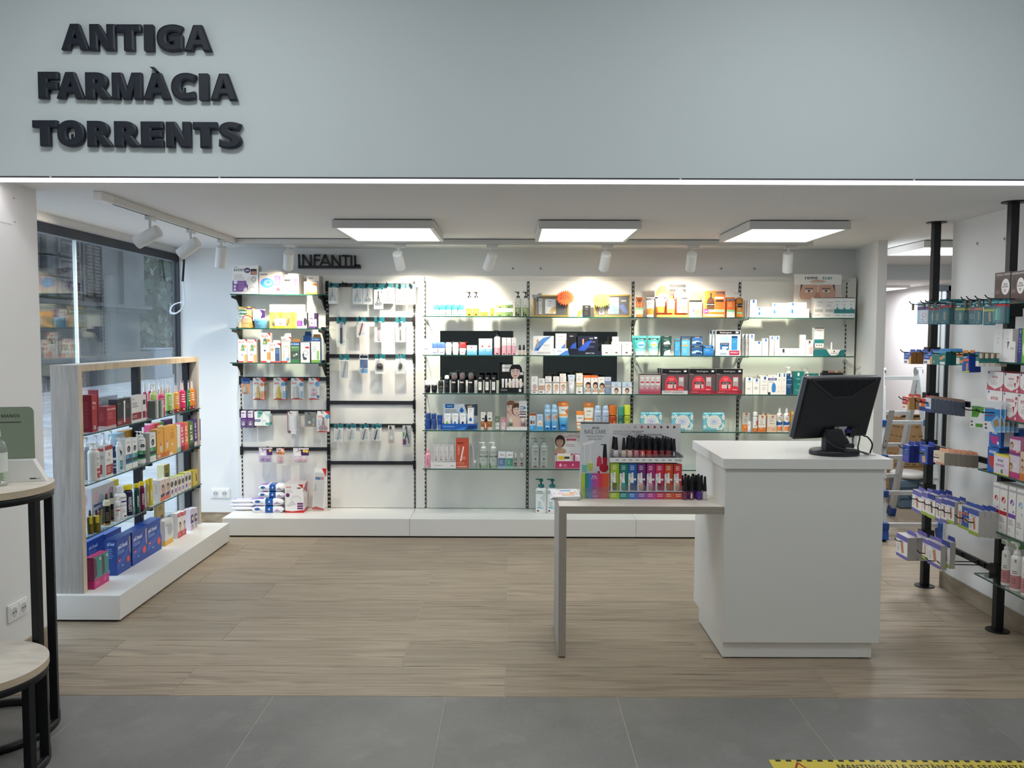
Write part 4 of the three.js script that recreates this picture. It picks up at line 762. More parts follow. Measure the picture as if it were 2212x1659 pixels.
function toolParts(G, kind, w, h, col, y0) {
  const m = kind === 'pacifier' || kind === 'teat' || kind === 'file' || kind === 'rasp' ? M(col, 0.4) : M(col, 0.25, { metalness: 0.85 }), z = 0.001, B = (x0, ya, x1, yb, r) => bar(V(x0 * w, y0 + ya * h, z), V(x1 * w, y0 + yb * h, z), r * w, 6);
  const ring = (x, y, r) => new THREE.TorusGeometry(r * w, 0.035 * w, 6, 16).translate(x * w, y0 + y * h, z);
  if (kind === 'scissors') mesh('scissors', [B(-0.14, 0.34, 0.06, 0.92, 0.035), B(0.14, 0.34, -0.04, 0.92, 0.035), ring(-0.2, 0.24, 0.15), ring(0.2, 0.24, 0.15), new THREE.SphereGeometry(0.06 * w, 8, 6).translate(0, y0 + 0.55 * h, z)], m, G);
  else if (kind === 'nipper') mesh('nipper', [tube([V(-0.28 * w, y0 + 0.14 * h, z), V(-0.22 * w, y0 + 0.4 * h, z), V(0, y0 + 0.72 * h, z), V(0.03 * w, y0 + 0.9 * h, z)], 0.05 * w, 12, 6), tube([V(0.28 * w, y0 + 0.14 * h, z), V(0.22 * w, y0 + 0.4 * h, z), V(0, y0 + 0.72 * h, z), V(-0.03 * w, y0 + 0.9 * h, z)], 0.05 * w, 12, 6)], m, G);
  else if (kind === 'file') mesh('nail_file', [beam(V(-0.18 * w, y0 + 0.1 * h, z), V(0.2 * w, y0 + 0.9 * h, z), 0.15 * w, 0.003)], m, G);
  else if (kind === 'straight') { mesh('handle', [beam(V(0, y0 + 0.1 * h, z), V(0, y0 + 0.75 * h, z), 0.26 * w, 0.006)], M(col, 0.4), G); mesh('tool_head', [beam(V(0, y0 + 0.78 * h, z), V(0, y0 + 0.95 * h, z), 0.24 * w, 0.008)], M('#b9bcbe', 0.25, { metalness: 0.85 }), G); }
  else if (kind === 'rasp') { mesh('handle', [beam(V(0.02 * w, y0 + 0.08 * h, z), V(0, y0 + 0.56 * h, z), 0.24 * w, 0.006)], m, G); mesh('rasp_plate', [beam(V(0, y0 + 0.57 * h, z), V(0, y0 + 0.96 * h, z), 0.36 * w, 0.005)], M('#6c6a69', 0.5), G); }
  else if (kind === 'clipper') mesh('clipper', [beam(V(0, y0 + 0.08 * h, z), V(0, y0 + 0.6 * h, z), 0.18 * w, 0.006), beam(V(-0.2 * w, y0 + 0.6 * h, z), V(0, y0 + 0.93 * h, z), 0.07 * w, 0.004), new THREE.CylinderGeometry(0.16 * w, 0.16 * w, 0.008, 14).rotateX(Math.PI / 2).translate(0, y0 + 0.86 * h, z)], m, G);
  else if (kind === 'tweezer') mesh('tweezers', [B(-0.2, 0.06, 0.18, 0.93, 0.05), B(-0.14, 0.06, 0.2, 0.93, 0.05)], m, G);
  else if (kind === 'round') mesh('round_tool', [new THREE.CylinderGeometry(0.34 * w, 0.34 * w, 0.008, 24).rotateX(Math.PI / 2).translate(0, y0 + 0.5 * h, z), rbox(-0.34 * w, 0.34 * w, y0 + 0.26 * h, y0 + 0.5 * h, z - 0.004, z + 0.004, 0.002, 1)], m, G);
  else if (kind === 'pod') mesh('tool_body', new THREE.SphereGeometry(0.22 * w, 14, 12).scale(1, 1.9, 0.4).rotateZ(-0.3).translate(0, y0 + 0.5 * h, z), m, G);
  else if (kind === 'teat') mesh('teat', [lathe([[0, 0], [w * 0.26, 0], [w * 0.27, h * 0.1], [w * 0.22, h * 0.16], [w * 0.25, h * 0.32], [w * 0.16, h * 0.5], [w * 0.13, h * 0.68], [w * 0.06, h * 0.8], [0, h * 0.82]], 16).scale(1, 1, 0.5).translate(-w * 0.05, y0 + h * 0.05, z)], M(col, 0.25, { transmission: 0.35 }), G);
  else if (kind === 'pacifier') mesh('pacifier', [new THREE.SphereGeometry(0.26 * w, 16, 10).scale(1, 0.75, 0.3).translate(0, y0 + 0.35 * h, z), new THREE.SphereGeometry(0.13 * w, 12, 10).scale(1, 1.2, 0.5).translate(0, y0 + 0.62 * h, z), ring(0, 0.34, 0.16)], M(col, 0.3), G);
  else if (kind === 'pacifiers') for (const s of [-0.22, 0.22]) mesh('pacifier', [new THREE.SphereGeometry(0.2 * w, 14, 10).scale(1, 0.8, 0.3).translate(s * w, y0 + 0.4 * h, z), new THREE.TorusGeometry(0.1 * w, 0.03 * w, 6, 14).translate(s * w, y0 + 0.42 * h, z + 0.004)], M(col, 0.3), G);
}
const KNAME = { box: ['product_box', 'box'], tab: ['product_box', 'box'], pump: ['pump_bottle', 'bottle'], rollon: ['roll_on_deodorant', 'deodorant'], spray: ['spray_can', 'spray'], mist: ['mist_bottle', 'bottle'], bottle: ['bottle', 'bottle'], tube: ['cream_tube', 'tube'], polish: ['nail_polish', 'nail polish'], can: ['tin_can', 'can'], jar: ['plastic_cup', 'cup'], tin: ['flat_tin', 'tin'], pouch: ['wipes_pack', 'wipes pack'], card: ['blister_card', 'blister pack'] };
const ORD = ['first', 'second', 'third', 'fourth', 'fifth', 'sixth', 'seventh', 'eighth', 'ninth', 'tenth', 'eleventh', 'twelfth'];
const build = (kind, w, h, d, c, o, nm, cat) => { const g = new THREE.Group(); g.name = numbered(nm); scene.add(g); g.userData.category = cat; KIND[kind](g, w, h, d, c, o); return g; };
// S: crop origin o, crop scale s, shelf height y (or rail), front plane z, place name loc.  item: [kind, span(s) in crop pixels, top, description, print, options]
const HOOKS = [];
function stock(S, items) {
  const seen = {};
  for (const it of items) { const n = Array.isArray(it[1][0]) ? it[1].length : 1; seen[it[3]] = (seen[it[3]] ?? 0) + n; }
  const at2 = {};
  for (const [kind, sp, yt, desc, ops, o = {}] of items) {
    const spans = Array.isArray(sp[0]) ? sp : [sp], z = S.z + (o.z ?? 0), [nm, cat] = o.nm ?? KNAME[kind];
    let first = null, fw = 0;
    for (const [X0, X1] of spans) {
      const px0 = S.o[0] + X0 / S.s, px1 = S.o[0] + X1 / S.s, pt = S.o[1] + yt / S.s;
      const a = at(px0, pt, { z }), b = at(px1, pt, { z }), w = b.x - a.x, base = o.b !== undefined ? at((px0 + px1) / 2, S.o[1] + o.b / S.s, { z }).y : S.y, h = (a.y + b.y) / 2 - base;
      let G;
      if (!first) {
        const d = o.d ?? (kind === 'card' ? 0.014 : kind === 'box' || kind === 'tab' ? Math.min(w * 0.7, 0.07) : w), q = S.q ?? 2.3;
        const cellH = kind === 'card' || kind === 'box' ? h : h * 0.85, c = printCell(ops, w / a.distanceTo(V(0, EYE, 0)) * FPX * q, cellH / a.distanceTo(V(0, EYE, 0)) * FPX * q, o.side);
        if (o.right) o.c2 = printCell(o.right, 60, 90, o.side);
        G = first = build(kind, w, h, d, c, o, nm, cat); first.userData.d = d; fw = w;
      } else { G = first.clone(); G.name = numbered(nm); scene.add(G); G.userData = { ...first.userData }; }
      const d = first.userData.d;
      G.position.set((a.x + b.x) / 2 + (o.dx ?? 0), base, z - d / 2); G.rotation.y = o.turn ?? 0; if (o.tilt) G.rotation.z = o.tilt;
      const k = at2[desc] = (at2[desc] ?? -1) + 1, N = seen[desc];
      G.userData.label = desc + (N > 1 ? `, ${N === 2 ? ['left', 'right'][k] + ' one' : (k === N - 1 ? 'last' : ORD[k]) + ' from left'}` : '') + (o.loc ? (o.loc === ' ' ? '' : ' ' + o.loc) : S.loc ? `, on ${S.loc}` : '');
      if (N > 1 || o.n) G.userData.group = `${desc}, ${S.loc ?? ''}`.slice(0, 90);
      if (S.hook) HOOKS.push([V(G.position.x, (a.y + b.y) / 2 - 0.012, z), desc, N > 1 ? (N === 2 ? ['left', 'right'][k] : ORD[k]) : '', S]);
      for (let r = 1; r <= (o.n ?? 0); r++) {
        const C = G.clone(); C.name = numbered(nm); scene.add(C); C.userData = { ...G.userData };
        C.position.z -= r * (o.gap ?? d + 0.004); C.position.x += r * (o.sx ?? 0); C.position.y += r * (o.sy ?? 0);
        C.userData.label = `${desc}, ${o.n > 1 ? ORD[r - 1] + ' ' : ''}behind ${N > 1 ? (N === 2 ? ['left', 'right'][k] : ORD[k]) : 'front'} one${o.loc ? (o.loc === ' ' ? '' : ', ' + o.loc) : S.loc ? ', on ' + S.loc : ''}`;
      }
    }
  }
}
function hooks() {
  for (const [p, desc, which, S] of HOOKS) {
    const short = desc.split(' ').slice(0, 6).join(' ');
    const t = thing('display_hook', `black hook holding ${which ? which + ' ' : ''}${short}, ${S.loc}`, 'hook', [p.x, p.y, p.z], 0, 'black display hooks');
    const zr = S.rz - p.z;
    mesh('prong', tube([V(0, 0, zr), V(0, 0, zr * 0.4), V(0, 0, 0.03), V(0, 0.004, 0.042), V(-0.002, 0.018, 0.055)], 0.0028, 14, 5), blackMetal, t);
    mesh('clip', box(-0.009, 0.009, -0.012, 0.014, zr, zr + 0.006), blackMetal, t);
    if (S.holder) mesh('price_holder', new THREE.BoxGeometry(0.02, 0.028, 0.003).rotateX(-0.6).translate(0, -0.004, 0.035), M('#1b2a2e', 0.4), t);
  }
}
// ---------- goods on the back wall ----------
const A1 = { o: [480, 540], s: 5.027 }, A2 = { o: [480, 800], s: 5.027 }, A3 = { o: [900, 580], s: 4.608 }, A4 = { o: [900, 820], s: 4.608 }, A5 = { o: [1350, 580], s: 4.337 }, A6 = { o: [1350, 780], s: 4.337 }, A7 = { o: [700, 590], s: 7.2136 };
const ZF = -6.50, shelfS = (C, key, z = ZF) => ({ ...C, y: SHELF[key].y, z, loc: SHELF[key].loc });
const AV = 't 30 14 8 2b2b5a AVENT';
stock(shelfS(A1, 'baby0'), [
  ['box', [108, 390], 168, 'large white and purple breast pump box', `f4f0ec|T 5 6 4 333a80 PHILIPS|T 5 16 12 2f4a4a AVENT|e 58 17 12 9 4a2150|t 58 17 8 fff 24h|r 71 12 23 20 2e2733|r 73 20 20 11 c58b6f|L 6 32 44 4 b9b2b0 5|r 0 53 60 38 7d4a92|c 12 58 8 e9e0ee|c 9 73 5 e9e0ee|c 9 84 5 e9e0ee|L 22 58 32 6 b795c4 5|e 66 55 13 16 ece7e2|e 82 48 10 12 d9d4d0|o 82 48 8 9a9592 2|r 65 72 22 24 efece8|o 76 84 11 bdb8b4 2|p e8e2dc 40,92 45,78 55,76 62,92|o 51 86 7 cbbfcb 2`, { d: 0.09, side: 'ded6cd', right: 'ded6cd|L 15 8 70 3 5a4a78 6|L 20 30 60 9 bdb4ac 6' }],
  ['tab', [400, 650], 205, 'cream box printed with blue disc', `f5ead9|T 4 12 11 2b3050 AVENT|e 32 52 34 27 f6c9dc|e 34 50 29 22 4fa0e0|e 38 48 18 13 8ac4ee|e 40 47 9 6 4a94d8|r 67 18 26 42 d25fae|L 69 22 20 7 f3c4e2 5|r 70 62 24 24 e0a9a0|p b8404a 72,84 82,66 94,84`, { n: 2, d: 0.05, tf: 0.885, tw: 0.34, side: 'efe6da', gap: 0.054 }],
  ['tab', [676, 830], 250, 'slim white box with purple square', `f4efe9|T 5 10 8 2b3050 AVENT|r 0 24 42 10 2c2c30|r 62 22 34 34 9a3fae|c 46 62 11 d9b0de|e 48 58 14 6 e8d4ea|L 8 80 60 3 c9c0c6 5|c 88 62 5 7fb98f`, { n: 3, d: 0.035, tf: 0.93, side: 'd9d2c8', gap: 0.037 }],
  ['box', [920, 1052], 278, 'purple printed box behind nursing pads', `efe9e2|T 8 14 9 2b3050 AVENT|r 64 30 30 28 6a4a80|o 35 52 14 9a90a0 3`, { z: -0.1, d: 0.03, n: 3, gap: 0.034, side: '8f8b86' }],
  ['box', [888, 1030], 345, 'small nursing pad box with yellow wave', `f6f0e6|T 6 8 6 c08a3a medela|p f3a24e 45,18 100,12 100,34 70,28|L 8 22 40 3 c9c2b8 6|o 52 54 17 8a8580 2|o 76 56 15 8a8580 2|p f2b63c 0,86 40,76 70,88 100,72 100,100 0,100`, { d: 0.06, side: 'd8cfc2' }],
]);
stock(shelfS(A1, 'baby1'), [
  ['can', [142, 325], 615, 'gold infant formula tin', `c9b07a|e 40 26 32 12 1d6b3a|t 40 26 12 fff NUTRIBEN|r 64 4 30 9 5a4a94|e 34 48 34 12 cfd0cc|L 12 44 50 2 8a7a5a 5|e 66 60 30 9 d8a78a|o 66 66 28 a03a40 4|r 36 74 62 24 a88a4a|L 40 80 50 3 e9dcb0 5|r 18 72 14 26 f3d98a|r 4 60 12 12 dfe8e2`],
  ['jar', [325, 470], 740, 'light blue lidded baby cup', `7cb8d8|r 0 30 100 70 6aaed0|L 30 50 40 2 9ccbe4 10`, { cap: '#78b8da' }],
  ['card', [330, 465], 645, 'round purple and white baby cup card', `f1ece8|p 4a2a6a 55,0 100,10 100,70 60,80 75,40|t 30 35 14 3a3a70 AVENT|p d8c8e0 20,60 60,55 60,90 20,90`, { noBlister: 1, z: -0.02, b: 770, d: 0.004 }],
  ['card', [[500, 632], [632, 762], [762, 892]], 590, 'yellow breast shield blister pack', `d8dad8|r 0 0 100 30 c9cccb|t 35 8 5 4a4a4a medela|r 0 32 100 68 f2b730|p e89a1e 60,32 100,32 100,70|c 28 78 24 e6c85a|o 28 78 24 d9d090 4`, { z: -0.05, d: 0.03, bh: 0.66, tool: 'pod', tc: '#e6d48a' }],
  ['tab', [572, 686], 740, 'small white and yellow card box', `f7f3ea|T 8 26 12 c08a3a medela|p 8a7a6a 34,44 72,44 66,62 40,62|r 0 72 100 28 f2b730`, { d: 0.02, tf: 0.93, tw: 0.25 }],
  ['box', [812, 916], 680, 'white box with purple base print', `f4efe9|T 5 11 12 2b3050 AVENT|e 84 58 18 26 2e2e3a|r 0 50 56 36 6a2f86|L 6 56 40 4 b68ac8 7|L 6 36 50 3 c9c0c0 5`, { d: 0.05, side: '5a5560' }],
  ['box', [946, 1030], 685, 'white box with baby bottle picture', `f1ece8|T 5 12 9 2b3050 AVENT|r 4 32 42 6 4a2a6a|r 62 0 38 100 3c2054|r 66 48 28 40 a9c8e6|e 80 46 14 8 dfe6f0|c 30 66 18 8a8098|r 0 86 60 14 5a2a76`, { d: 0.045, side: '3a2048' }],
]);
const NK = 'T 8 12 11 d42a28 NUK';
stock(shelfS(A1, 'baby2'), [
  ['box', [[172, 268], [270, 372]], 972, 'white and red baby bottle box', `f4f0ea|${NK}|p d42a28 72,0 100,0 100,12|p 5a8a70 25,50 40,22 62,22 75,50|c 42 40 9 d8b048|c 78 30 16 f0925a|r 66 66 34 34 ef8a4c|L 68 70 28 5 f8c0a0 6|r 28 58 30 38 c9ccd2|r 30 62 26 10 9aa0ac|r 0 95 60 5 d42a28`, { d: 0.05, side: 'b9b2ac', n: 2 }],
  ['box', [415, 522], 900, 'tall white and red baby bottle box', `f4f0ea|${NK}|p d42a28 66,0 100,0 100,12|p 5a8a70 20,40 32,18 60,18 72,40|c 40 32 10 d8b048|c 78 26 18 f0925a|r 62 66 38 26 ef8a4c|r 24 46 34 48 b9bdc6|c 42 60 9 3a4058|r 0 95 60 5 d42a28`, { d: 0.05, side: 'd9d2cc' }],
  ['tab', [518, 630], 980, 'white box with blue baby bottle', `f2efec|T 6 10 12 d42a28 NUK|p d42a28 60,2 100,0 100,14|c 22 34 16 f0925a|r 48 24 46 70 3d5378|r 52 30 36 24 55729c|L 8 60 30 5 f0a070 7|r 0 95 100 5 d42a28`, { d: 0.045, tf: 0.87, side: '5a5a62' }],
  ['tab', [640, 745], 905, 'clear baby bottle pack with red print', `c9c6c0|r 0 0 100 16 f4f0ec|T 6 9 8 d42a28 NUK|p d42a28 70,0 100,0 100,10|r 22 22 56 74 b4b3ae|r 26 24 46 8 e6e6e2|r 30 42 40 50 d9d8d2|c 66 88 16 5a9ad0|r 0 95 60 5 d42a28`, { d: 0.045, tf: 0.88, tab: '#f4f0ec', side: 'a9a6a0' }],
  ['tab', [740, 838], 965, 'blue and green baby bottle box', `4e7a5a|r 0 0 100 18 2a4f86|t 50 9 9 dfe8f4 Dr. Brown|r 10 24 80 4 8fae6a|r 10 44 80 40 45504e|c 40 66 16 8a948e|c 66 60 12 c9d4cc|r 0 88 100 12 3f7a4a`, { d: 0.04, tf: 0.86, tab: '#9a6a44', tw: 0.48, side: '2e3f3a' }],
  ['tab', [880, 965], 885, 'blue box behind the pump box', `2f5f9c|r 0 22 100 26 e4e8ee|t 50 34 10 2f5f9c Dr. Brown|r 0 70 100 6 6fae4a`, { z: -0.08, d: 0.03, tf: 0.87, tab: '#1f4f90', tw: 0.45 }],
  ['box', [850, 950], 1005, 'white box with round pump picture', `f0efec|t 50 10 8 5a7aa8 Dr. Brown|r 52 20 40 10 b03a40|L 8 22 36 5 a9b0ba 6|o 56 52 24 4a5a7a 4|c 58 50 15 e6e6ea|p 3a4656 18,60 30,52 40,72 70,78 60,88 28,86|L 8 92 60 2 9ab08a 4`, { d: 0.045, side: '55606e' }],
  ['tab', [965, 1062], 915, 'white and green bottle box', `f2f2ee|r 0 0 100 14 2a5a94|t 50 7 6 dfe8f4 Dr. Brown|u 50 24 9 7aa04a options|L 12 34 56 3 8a94a0 5|o 30 50 16 6a9a8a 4|r 62 52 24 36 8fc46a|r 66 48 16 6 c9e0b0|p e4e8e0 44,66 56,66 54,88 46,88|r 0 90 100 10 7ab04a`, { d: 0.05, tf: 0.87, tab: '#a9713f', tw: 0.46, side: '2f5f94' }],
]);
// hanging cards of the baby bay
const hang = (C, key, loc, z = 0.09) => ({ ...C, y: RAIL[key].y, z: RAIL[key].z + z, rz: RAIL[key].z, hook: true, loc });
const NKC = (extra) => `f2efec|T 8 24 10 d42a28 NUK|p d42a28 60,0 100,0 100,20|${extra}|p c9262a 0,96 30,92 100,97 100,100 0,100`;
stock(hang(A2, 'baby0', 'the topmost baby rail'), [
  ['card', [200, 294], 85, 'small orange and blue teat card', `e8b08a|r 0 0 100 34 2f5a9c|t 50 24 8 dfe8f4 Dr. Brown|r 10 40 40 16 e89a5a`, { b: 258, tool: 'teat', tc: '#cfcac4', bh: 0.6 }],
  ['card', [328, 446], 85, 'teat card with orange disc', NKC('c 82 30 17 ee8a44|r 74 60 24 34 ef9a5c|L 76 64 18 5 f8c8a0 5'), { b: 323, tool: 'teat', tc: '#d6bd8c', n: 2, gap: 0.03 }],
  ['card', [550, 676], 85, 'teat card with light blue disc', NKC('c 84 28 18 5aa4d4|r 78 60 20 34 7ab8de|L 79 64 16 5 c0def0 5'), { b: 321, tool: 'teat', tc: '#d8c46a', n: 3, gap: 0.025 }],
  ['card', [742, 872], 85, 'clear teat card with blue disc', NKC('c 84 30 17 5aa4d4|r 78 60 20 34 8ac0e2|r 10 40 60 50 dad8d4'), { b: 318, tool: 'teat', tc: '#d2d2d0' }],
  ['card', [930, 1046], 85, 'pink pacifier card with blue cloud', NKC('e 82 28 22 12 5aa4d4|r 76 80 24 12 3a6aa8'), { b: 320, tool: 'pacifier', tc: '#dca6b8', d: 0.02 }],
]);
stock(hang(A2, 'baby1', 'the second baby rail'), [
  ['card', [[185, 256], [256, 338]], 445, 'purple pacifier card', `5a2f78|r 8 0 76 40 ece6ee|t 46 16 7 3a3a6a AVENT|L 16 26 44 2 8a8098 5|c 46 74 32 8a6aa6`, { b: 628, tool: 'pacifier', tc: '#c9c6ce', bh: 0.5, d: 0.03, n: 2, gap: 0.035 }],
  ['card', [345, 502], 450, 'teal and white pacifier twin card', `e9efee|p 6fb6b0 20,0 60,0 40,40 20,46|p bcd8d6 60,0 100,20 100,50|r 0 56 40 16 3a4a86|t 20 64 8 fff suavinex|t 66 66 9 5ab0aa baby|p 5ab0aa 70,90 80,76 100,80 100,100`, { b: 604, noBlister: 1, d: 0.02, n: 4, gap: 0.035, turn: 0.1 }],
  ['card', [700, 800], 450, 'clear grey pack with burgundy edge', `cfcfd2|r 0 0 12 92 9a5a70|r 26 18 60 80 eeecec|L 80 24 10 9 6a6a70 6|c 24 90 16 6a2a5a`, { b: 695, n: 1, gap: 0.06, bh: 0.85 }],
  ['card', [890, 1014], 455, 'dark grey clear accessory pack', `7c7f80|r 20 20 60 70 6c6f70|c 42 70 14 c9d0d0|r 70 40 14 30 9ab0b4|c 74 84 10 d8a860`, { b: 614, bh: 0.8 }],
  ['card', [1027, 1158], 445, 'scissors card with blue disc', NKC('c 84 26 18 5aa4d4|L 4 44 26 6 5a94c8 8'), { b: 675, tool: 'scissors', tc: '#c28a94' }],
]);
stock(hang(A2, 'baby2', 'the lowest baby rail'), [
  ['card', [385, 532], 845, 'lilac pacifier twin pack with yellow dot', `d5cadb|p 4a2a70 55,10 100,10 100,50 60,50|r 10 20 40 34 efeaf0|t 28 28 8 3a3a6a AVENT|c 84 20 10 f2c838`, { b: 1006, tool: 'pacifiers', tc: '#b08ac4', bh: 0.5, d: 0.03 }],
  ['card', [582, 668], 850, 'narrow pink pacifier card', `e8dcd4|p d42a28 70,0 100,0 100,16|t 36 16 9 d42a28 NUK|r 0 22 100 18 b8764a|c 80 26 16 f0a060`, { b: 1022, tool: 'pacifier', tc: '#e89ab4', bh: 0.58, d: 0.02 }],
  ['card', [760, 930], 850, 'white and purple pacifier twin pack', `e4dfe4|p 3c2260 48,10 100,10 100,50 52,50|r 8 16 38 34 f2eef2|t 26 24 8 3a3a6a AVENT|c 70 20 10 f2d048|c 88 22 10 f2d048`, { b: 1010, tool: 'pacifiers', tc: '#e8c0cc', bh: 0.5, d: 0.03 }],
]);
// tools bay
const BT = (e) => `eff0ec|r 0 0 100 22 14707c|t 60 19 4 e4f0f0 BETER|${e}`;
const bl = 'r 10 80 80 5 b8dcdc';
stock({ ...hang(A7, 'tool0', 'the topmost tools rail'), holder: 1 }, [
  ['card', [60, 200], 152, 'teal topped cuticle nipper card', BT(bl), { b: 474, tool: 'nipper', n: 1, gap: 0.05 }],
  ['card', [440, 590], 168, 'teal topped nail nipper card', BT(bl), { b: 482, tool: 'nipper' }],
  ['card', [600, 750], 165, 'teal topped short scissors card', BT(bl), { b: 486, tool: 'scissors' }],
  ['card', [770, 916], 168, 'longest teal topped scissors card', BT('c 82 32 8 2a8a8a|' + bl), { b: 560, tool: 'scissors', tc: '#55585a' }],
  ['card', [920, 1062], 158, 'stacked teal topped fine scissors cards', BT(bl), { b: 472, tool: 'scissors', n: 4, gap: 0.018 }],
  ['card', [1113, 1260], 168, 'teal topped straight scissors card', BT(bl), { b: 490, tool: 'scissors' }],
  ['card', [1278, 1422], 165, 'teal topped curved scissors card at right end', BT('r 70 30 20 20 dfe6e4|' + bl), { b: 483, tool: 'scissors' }],
]);
stock({ ...hang(A7, 'tool1', 'the second tools rail'), holder: 1 }, [
  ['card', [188, 334], 685, 'long black foot file card', BT('c 84 24 8 2a8a8a|' + bl), { b: 1145, tool: 'straight', tc: '#26262c', bh: 0.82 }],
  ['card', [500, 645], 685, 'red nail file card', BT(bl), { b: 1000, tool: 'file', tc: '#8a2a38' }],
  ['card', [778, 935], 685, 'grey and pink rasp card', BT(bl), { b: 1073, tool: 'rasp', tc: '#dcaab4', bh: 0.8 }],
  ['card', [1110, 1264], 685, 'chrome nail clipper card', BT(bl), { b: 1075, tool: 'clipper', bh: 0.78 }],
]);
stock({ ...hang(A7, 'tool2', 'the third tools rail'), holder: 1 }, [
  ['card', [235, 380], 1268, 'silver tweezers card', BT('c 20 30 8 1f6a6a|r 8 24 84 72 d9d9d6'), { b: 1650, tool: 'tweezer' }],
  ['card', [548, 682], 1268, 'blue tweezers card', `f0f2f4|r 5 4 90 16 1c2c40|r 5 26 90 46 2f6aa4|r 5 76 90 22 6ab4e0`, { b: 1566, tool: 'tweezer', tc: '#c08a98' }],
  ['card', [788, 948], 1268, 'round grey pocket tool card', BT('r 8 30 84 60 e0e0dd'), { b: 1570, tool: 'round', tc: '#8a8884' }],
  ['card', [1112, 1262], 1268, 'olive eyelash tool card', BT('c 80 36 7 7ab8b8'), { b: 1570, tool: 'pod', tc: '#8f907c' }],
]);
stock({ ...hang(A2, 'tool4', 'the fifth tools rail'), holder: 1 }, [
  ['card', [[1210, 1302]], 590, 'small teal topped tweezers card', BT(bl), { b: 770, tool: 'tweezer', n: 1, gap: 0.03 }],
  ['card', [1342, 1440], 590, 'small teal topped fine tweezers card', BT(bl), { b: 768, tool: 'tweezer', tc: '#d0c8c0', n: 1, gap: 0.03 }],
  ['card', [1490, 1586], 588, 'small teal topped short tweezers card', BT(bl), { b: 765, tool: 'tweezer', tc: '#8a7a70' }],
  ['card', [1620, 1716], 590, 'small teal topped black tweezers card', BT(bl), { b: 768, tool: 'tweezer', tc: '#30323a', n: 2, gap: 0.03 }],
  ['card', [1798, 1870], 600, 'narrow clear pack with red lettering', `d5d0c8|r 10 14 80 60 ece8e0|L 62 24 18 6 6a6a66 9|r 24 56 44 20 fff|t 50 88 7 b03a3a LIMA|r 6 90 88 4 d8b0a0`, { b: 796, bh: 0.85 }],
  ['card', [1956, 2050], 600, 'narrow clear pack with black tweezers', `cdd0d0|r 12 12 72 80 eceeec|L 66 22 14 7 6a6a66 9|p 9a2a78 0,60 40,70 40,90 0,90|p 6aa84a 0,30 20,34 20,50 0,56`, { b: 835, bh: 0.9, tool: 'nipper', tc: '#2c2e34' }],
]);
{ // empty hook on the topmost rail and goods standing on the plinth
  HOOKS.push([at(743, 613, { z: RAIL.tool0.z + 0.09 }), 'nothing between the first two cards', '', { ...hang(A7, 'tool0', 'topmost tools rail'), holder: 1 }]);
}
hooks();
const PL = { ...A2, y: 0.147, z: -6.56, loc: 'the back wall plinth' };
stock(PL, [
  ['box', [680, 880], 1228, 'white and red nursing pad box', `f1efed|T 6 13 8 d42a28 NUK|p c9262a 70,3 98,3 98,18|r 66 14 20 4 3a3a3a|L 6 22 40 3 b9b6b4 4|c 15 40 11 6a2a6a|e 60 56 30 16 dcdad8|e 60 58 26 12 e9e8e6|p d2d0ce 6,76 40,58 62,72 20,80|r 66 66 32 6 6a2a6a|r 66 74 32 6 6a2a6a|r 66 82 32 6 6a2a6a|p c9262a 0,92 40,95 100,90 100,100 0,100`, { d: 0.13, side: 'b4aeb0', right: 'e2dedd|p c9262a 0,20 100,0 100,16 0,30|r 50 10 40 24 8a3a6a|L 20 50 50 6 b9a6a8 5|p c9262a 0,92 100,86 100,100 0,100', n: 0 }],
  ['box', [705, 900], 1215, 'second white and red box behind the front box', `f1efed|T 6 13 8 d42a28 NUK`, { z: -0.15, d: 0.08, side: '8a3a6a' }],
  ['card', [955, 1085], 1068, 'tall bottle brush blister leaning', NKC('r 12 22 44 6 4a80b8|L 8 40 20 4 8a9ab0 4'), { b: 1522, tilt: -0.07, dx: 0.005, bh: 0.9, d: 0.03, z: -0.04 }],
]);
{
  const S = PL, mkP = (px0, px1, y0, y1, z, d, label, ops, turn = 0) => { const a = at(480 + px0 / 5.027, 800 + y1 / 5.027, { z }), b = at(480 + px1 / 5.027, 800 + y0 / 5.027, { z }); const h = b.y - a.y, w = b.x - a.x; const c = printCell(ops, 150, 90, 'fff'); const g = build('pouch', w, h, d, c, {}, 'wipes_pack', 'wipes pack'); g.position.set((a.x + b.x) / 2, a.y, z - d / 2); g.rotation.y = turn; g.userData.label = label; g.userData.group = 'baby wipes packs on the plinth'; return g; };
  const WP = 'f3f3f5|r 0 0 36 50 8a6cc0|r 64 0 40 50 e9e8f2|r 42 0 24 100 1f57a6|t 54 24 13 dfe8f6 3|t 54 72 20 dfe8f6 4|e 17 72 9 9 2f5f9c|p b9a2c8 68,88 78,70 92,88|L 24 74 12 2 8a94b8 8';
  const z0 = at(560, 1108, { y: 0.147 }).z, yb = 0.147;
  mkP(320, 668, 1472, 1556, z0, 0.11, 'lowest wipes pack of the taller stack on plinth', WP); mkP(325, 665, 1392, 1474, z0, 0.11, 'second wipes pack from below in the taller stack', WP);
  mkP(385, 680, 1318, 1394, z0 - 0.02, 0.11, 'third wipes pack from below in the taller stack', WP); mkP(392, 676, 1240, 1318, z0 - 0.02, 0.11, 'topmost wipes pack of the taller stack on plinth', WP);
  const W2 = 'f3f3f6|r 0 0 100 50 a9a0d8|r 20 0 60 50 cfcce8';
  mkP(92, 345, 1480, 1520, z0 - 0.07, 0.1, 'bottom flat wipes pack of the low left stack', W2, 0.06); mkP(78, 348, 1441, 1481, z0 - 0.07, 0.1, 'middle flat wipes pack of the low left stack', W2, 0.03); mkP(90, 350, 1403, 1442, z0 - 0.07, 0.1, 'top flat wipes pack of the low left stack', W2, 0.08);
}
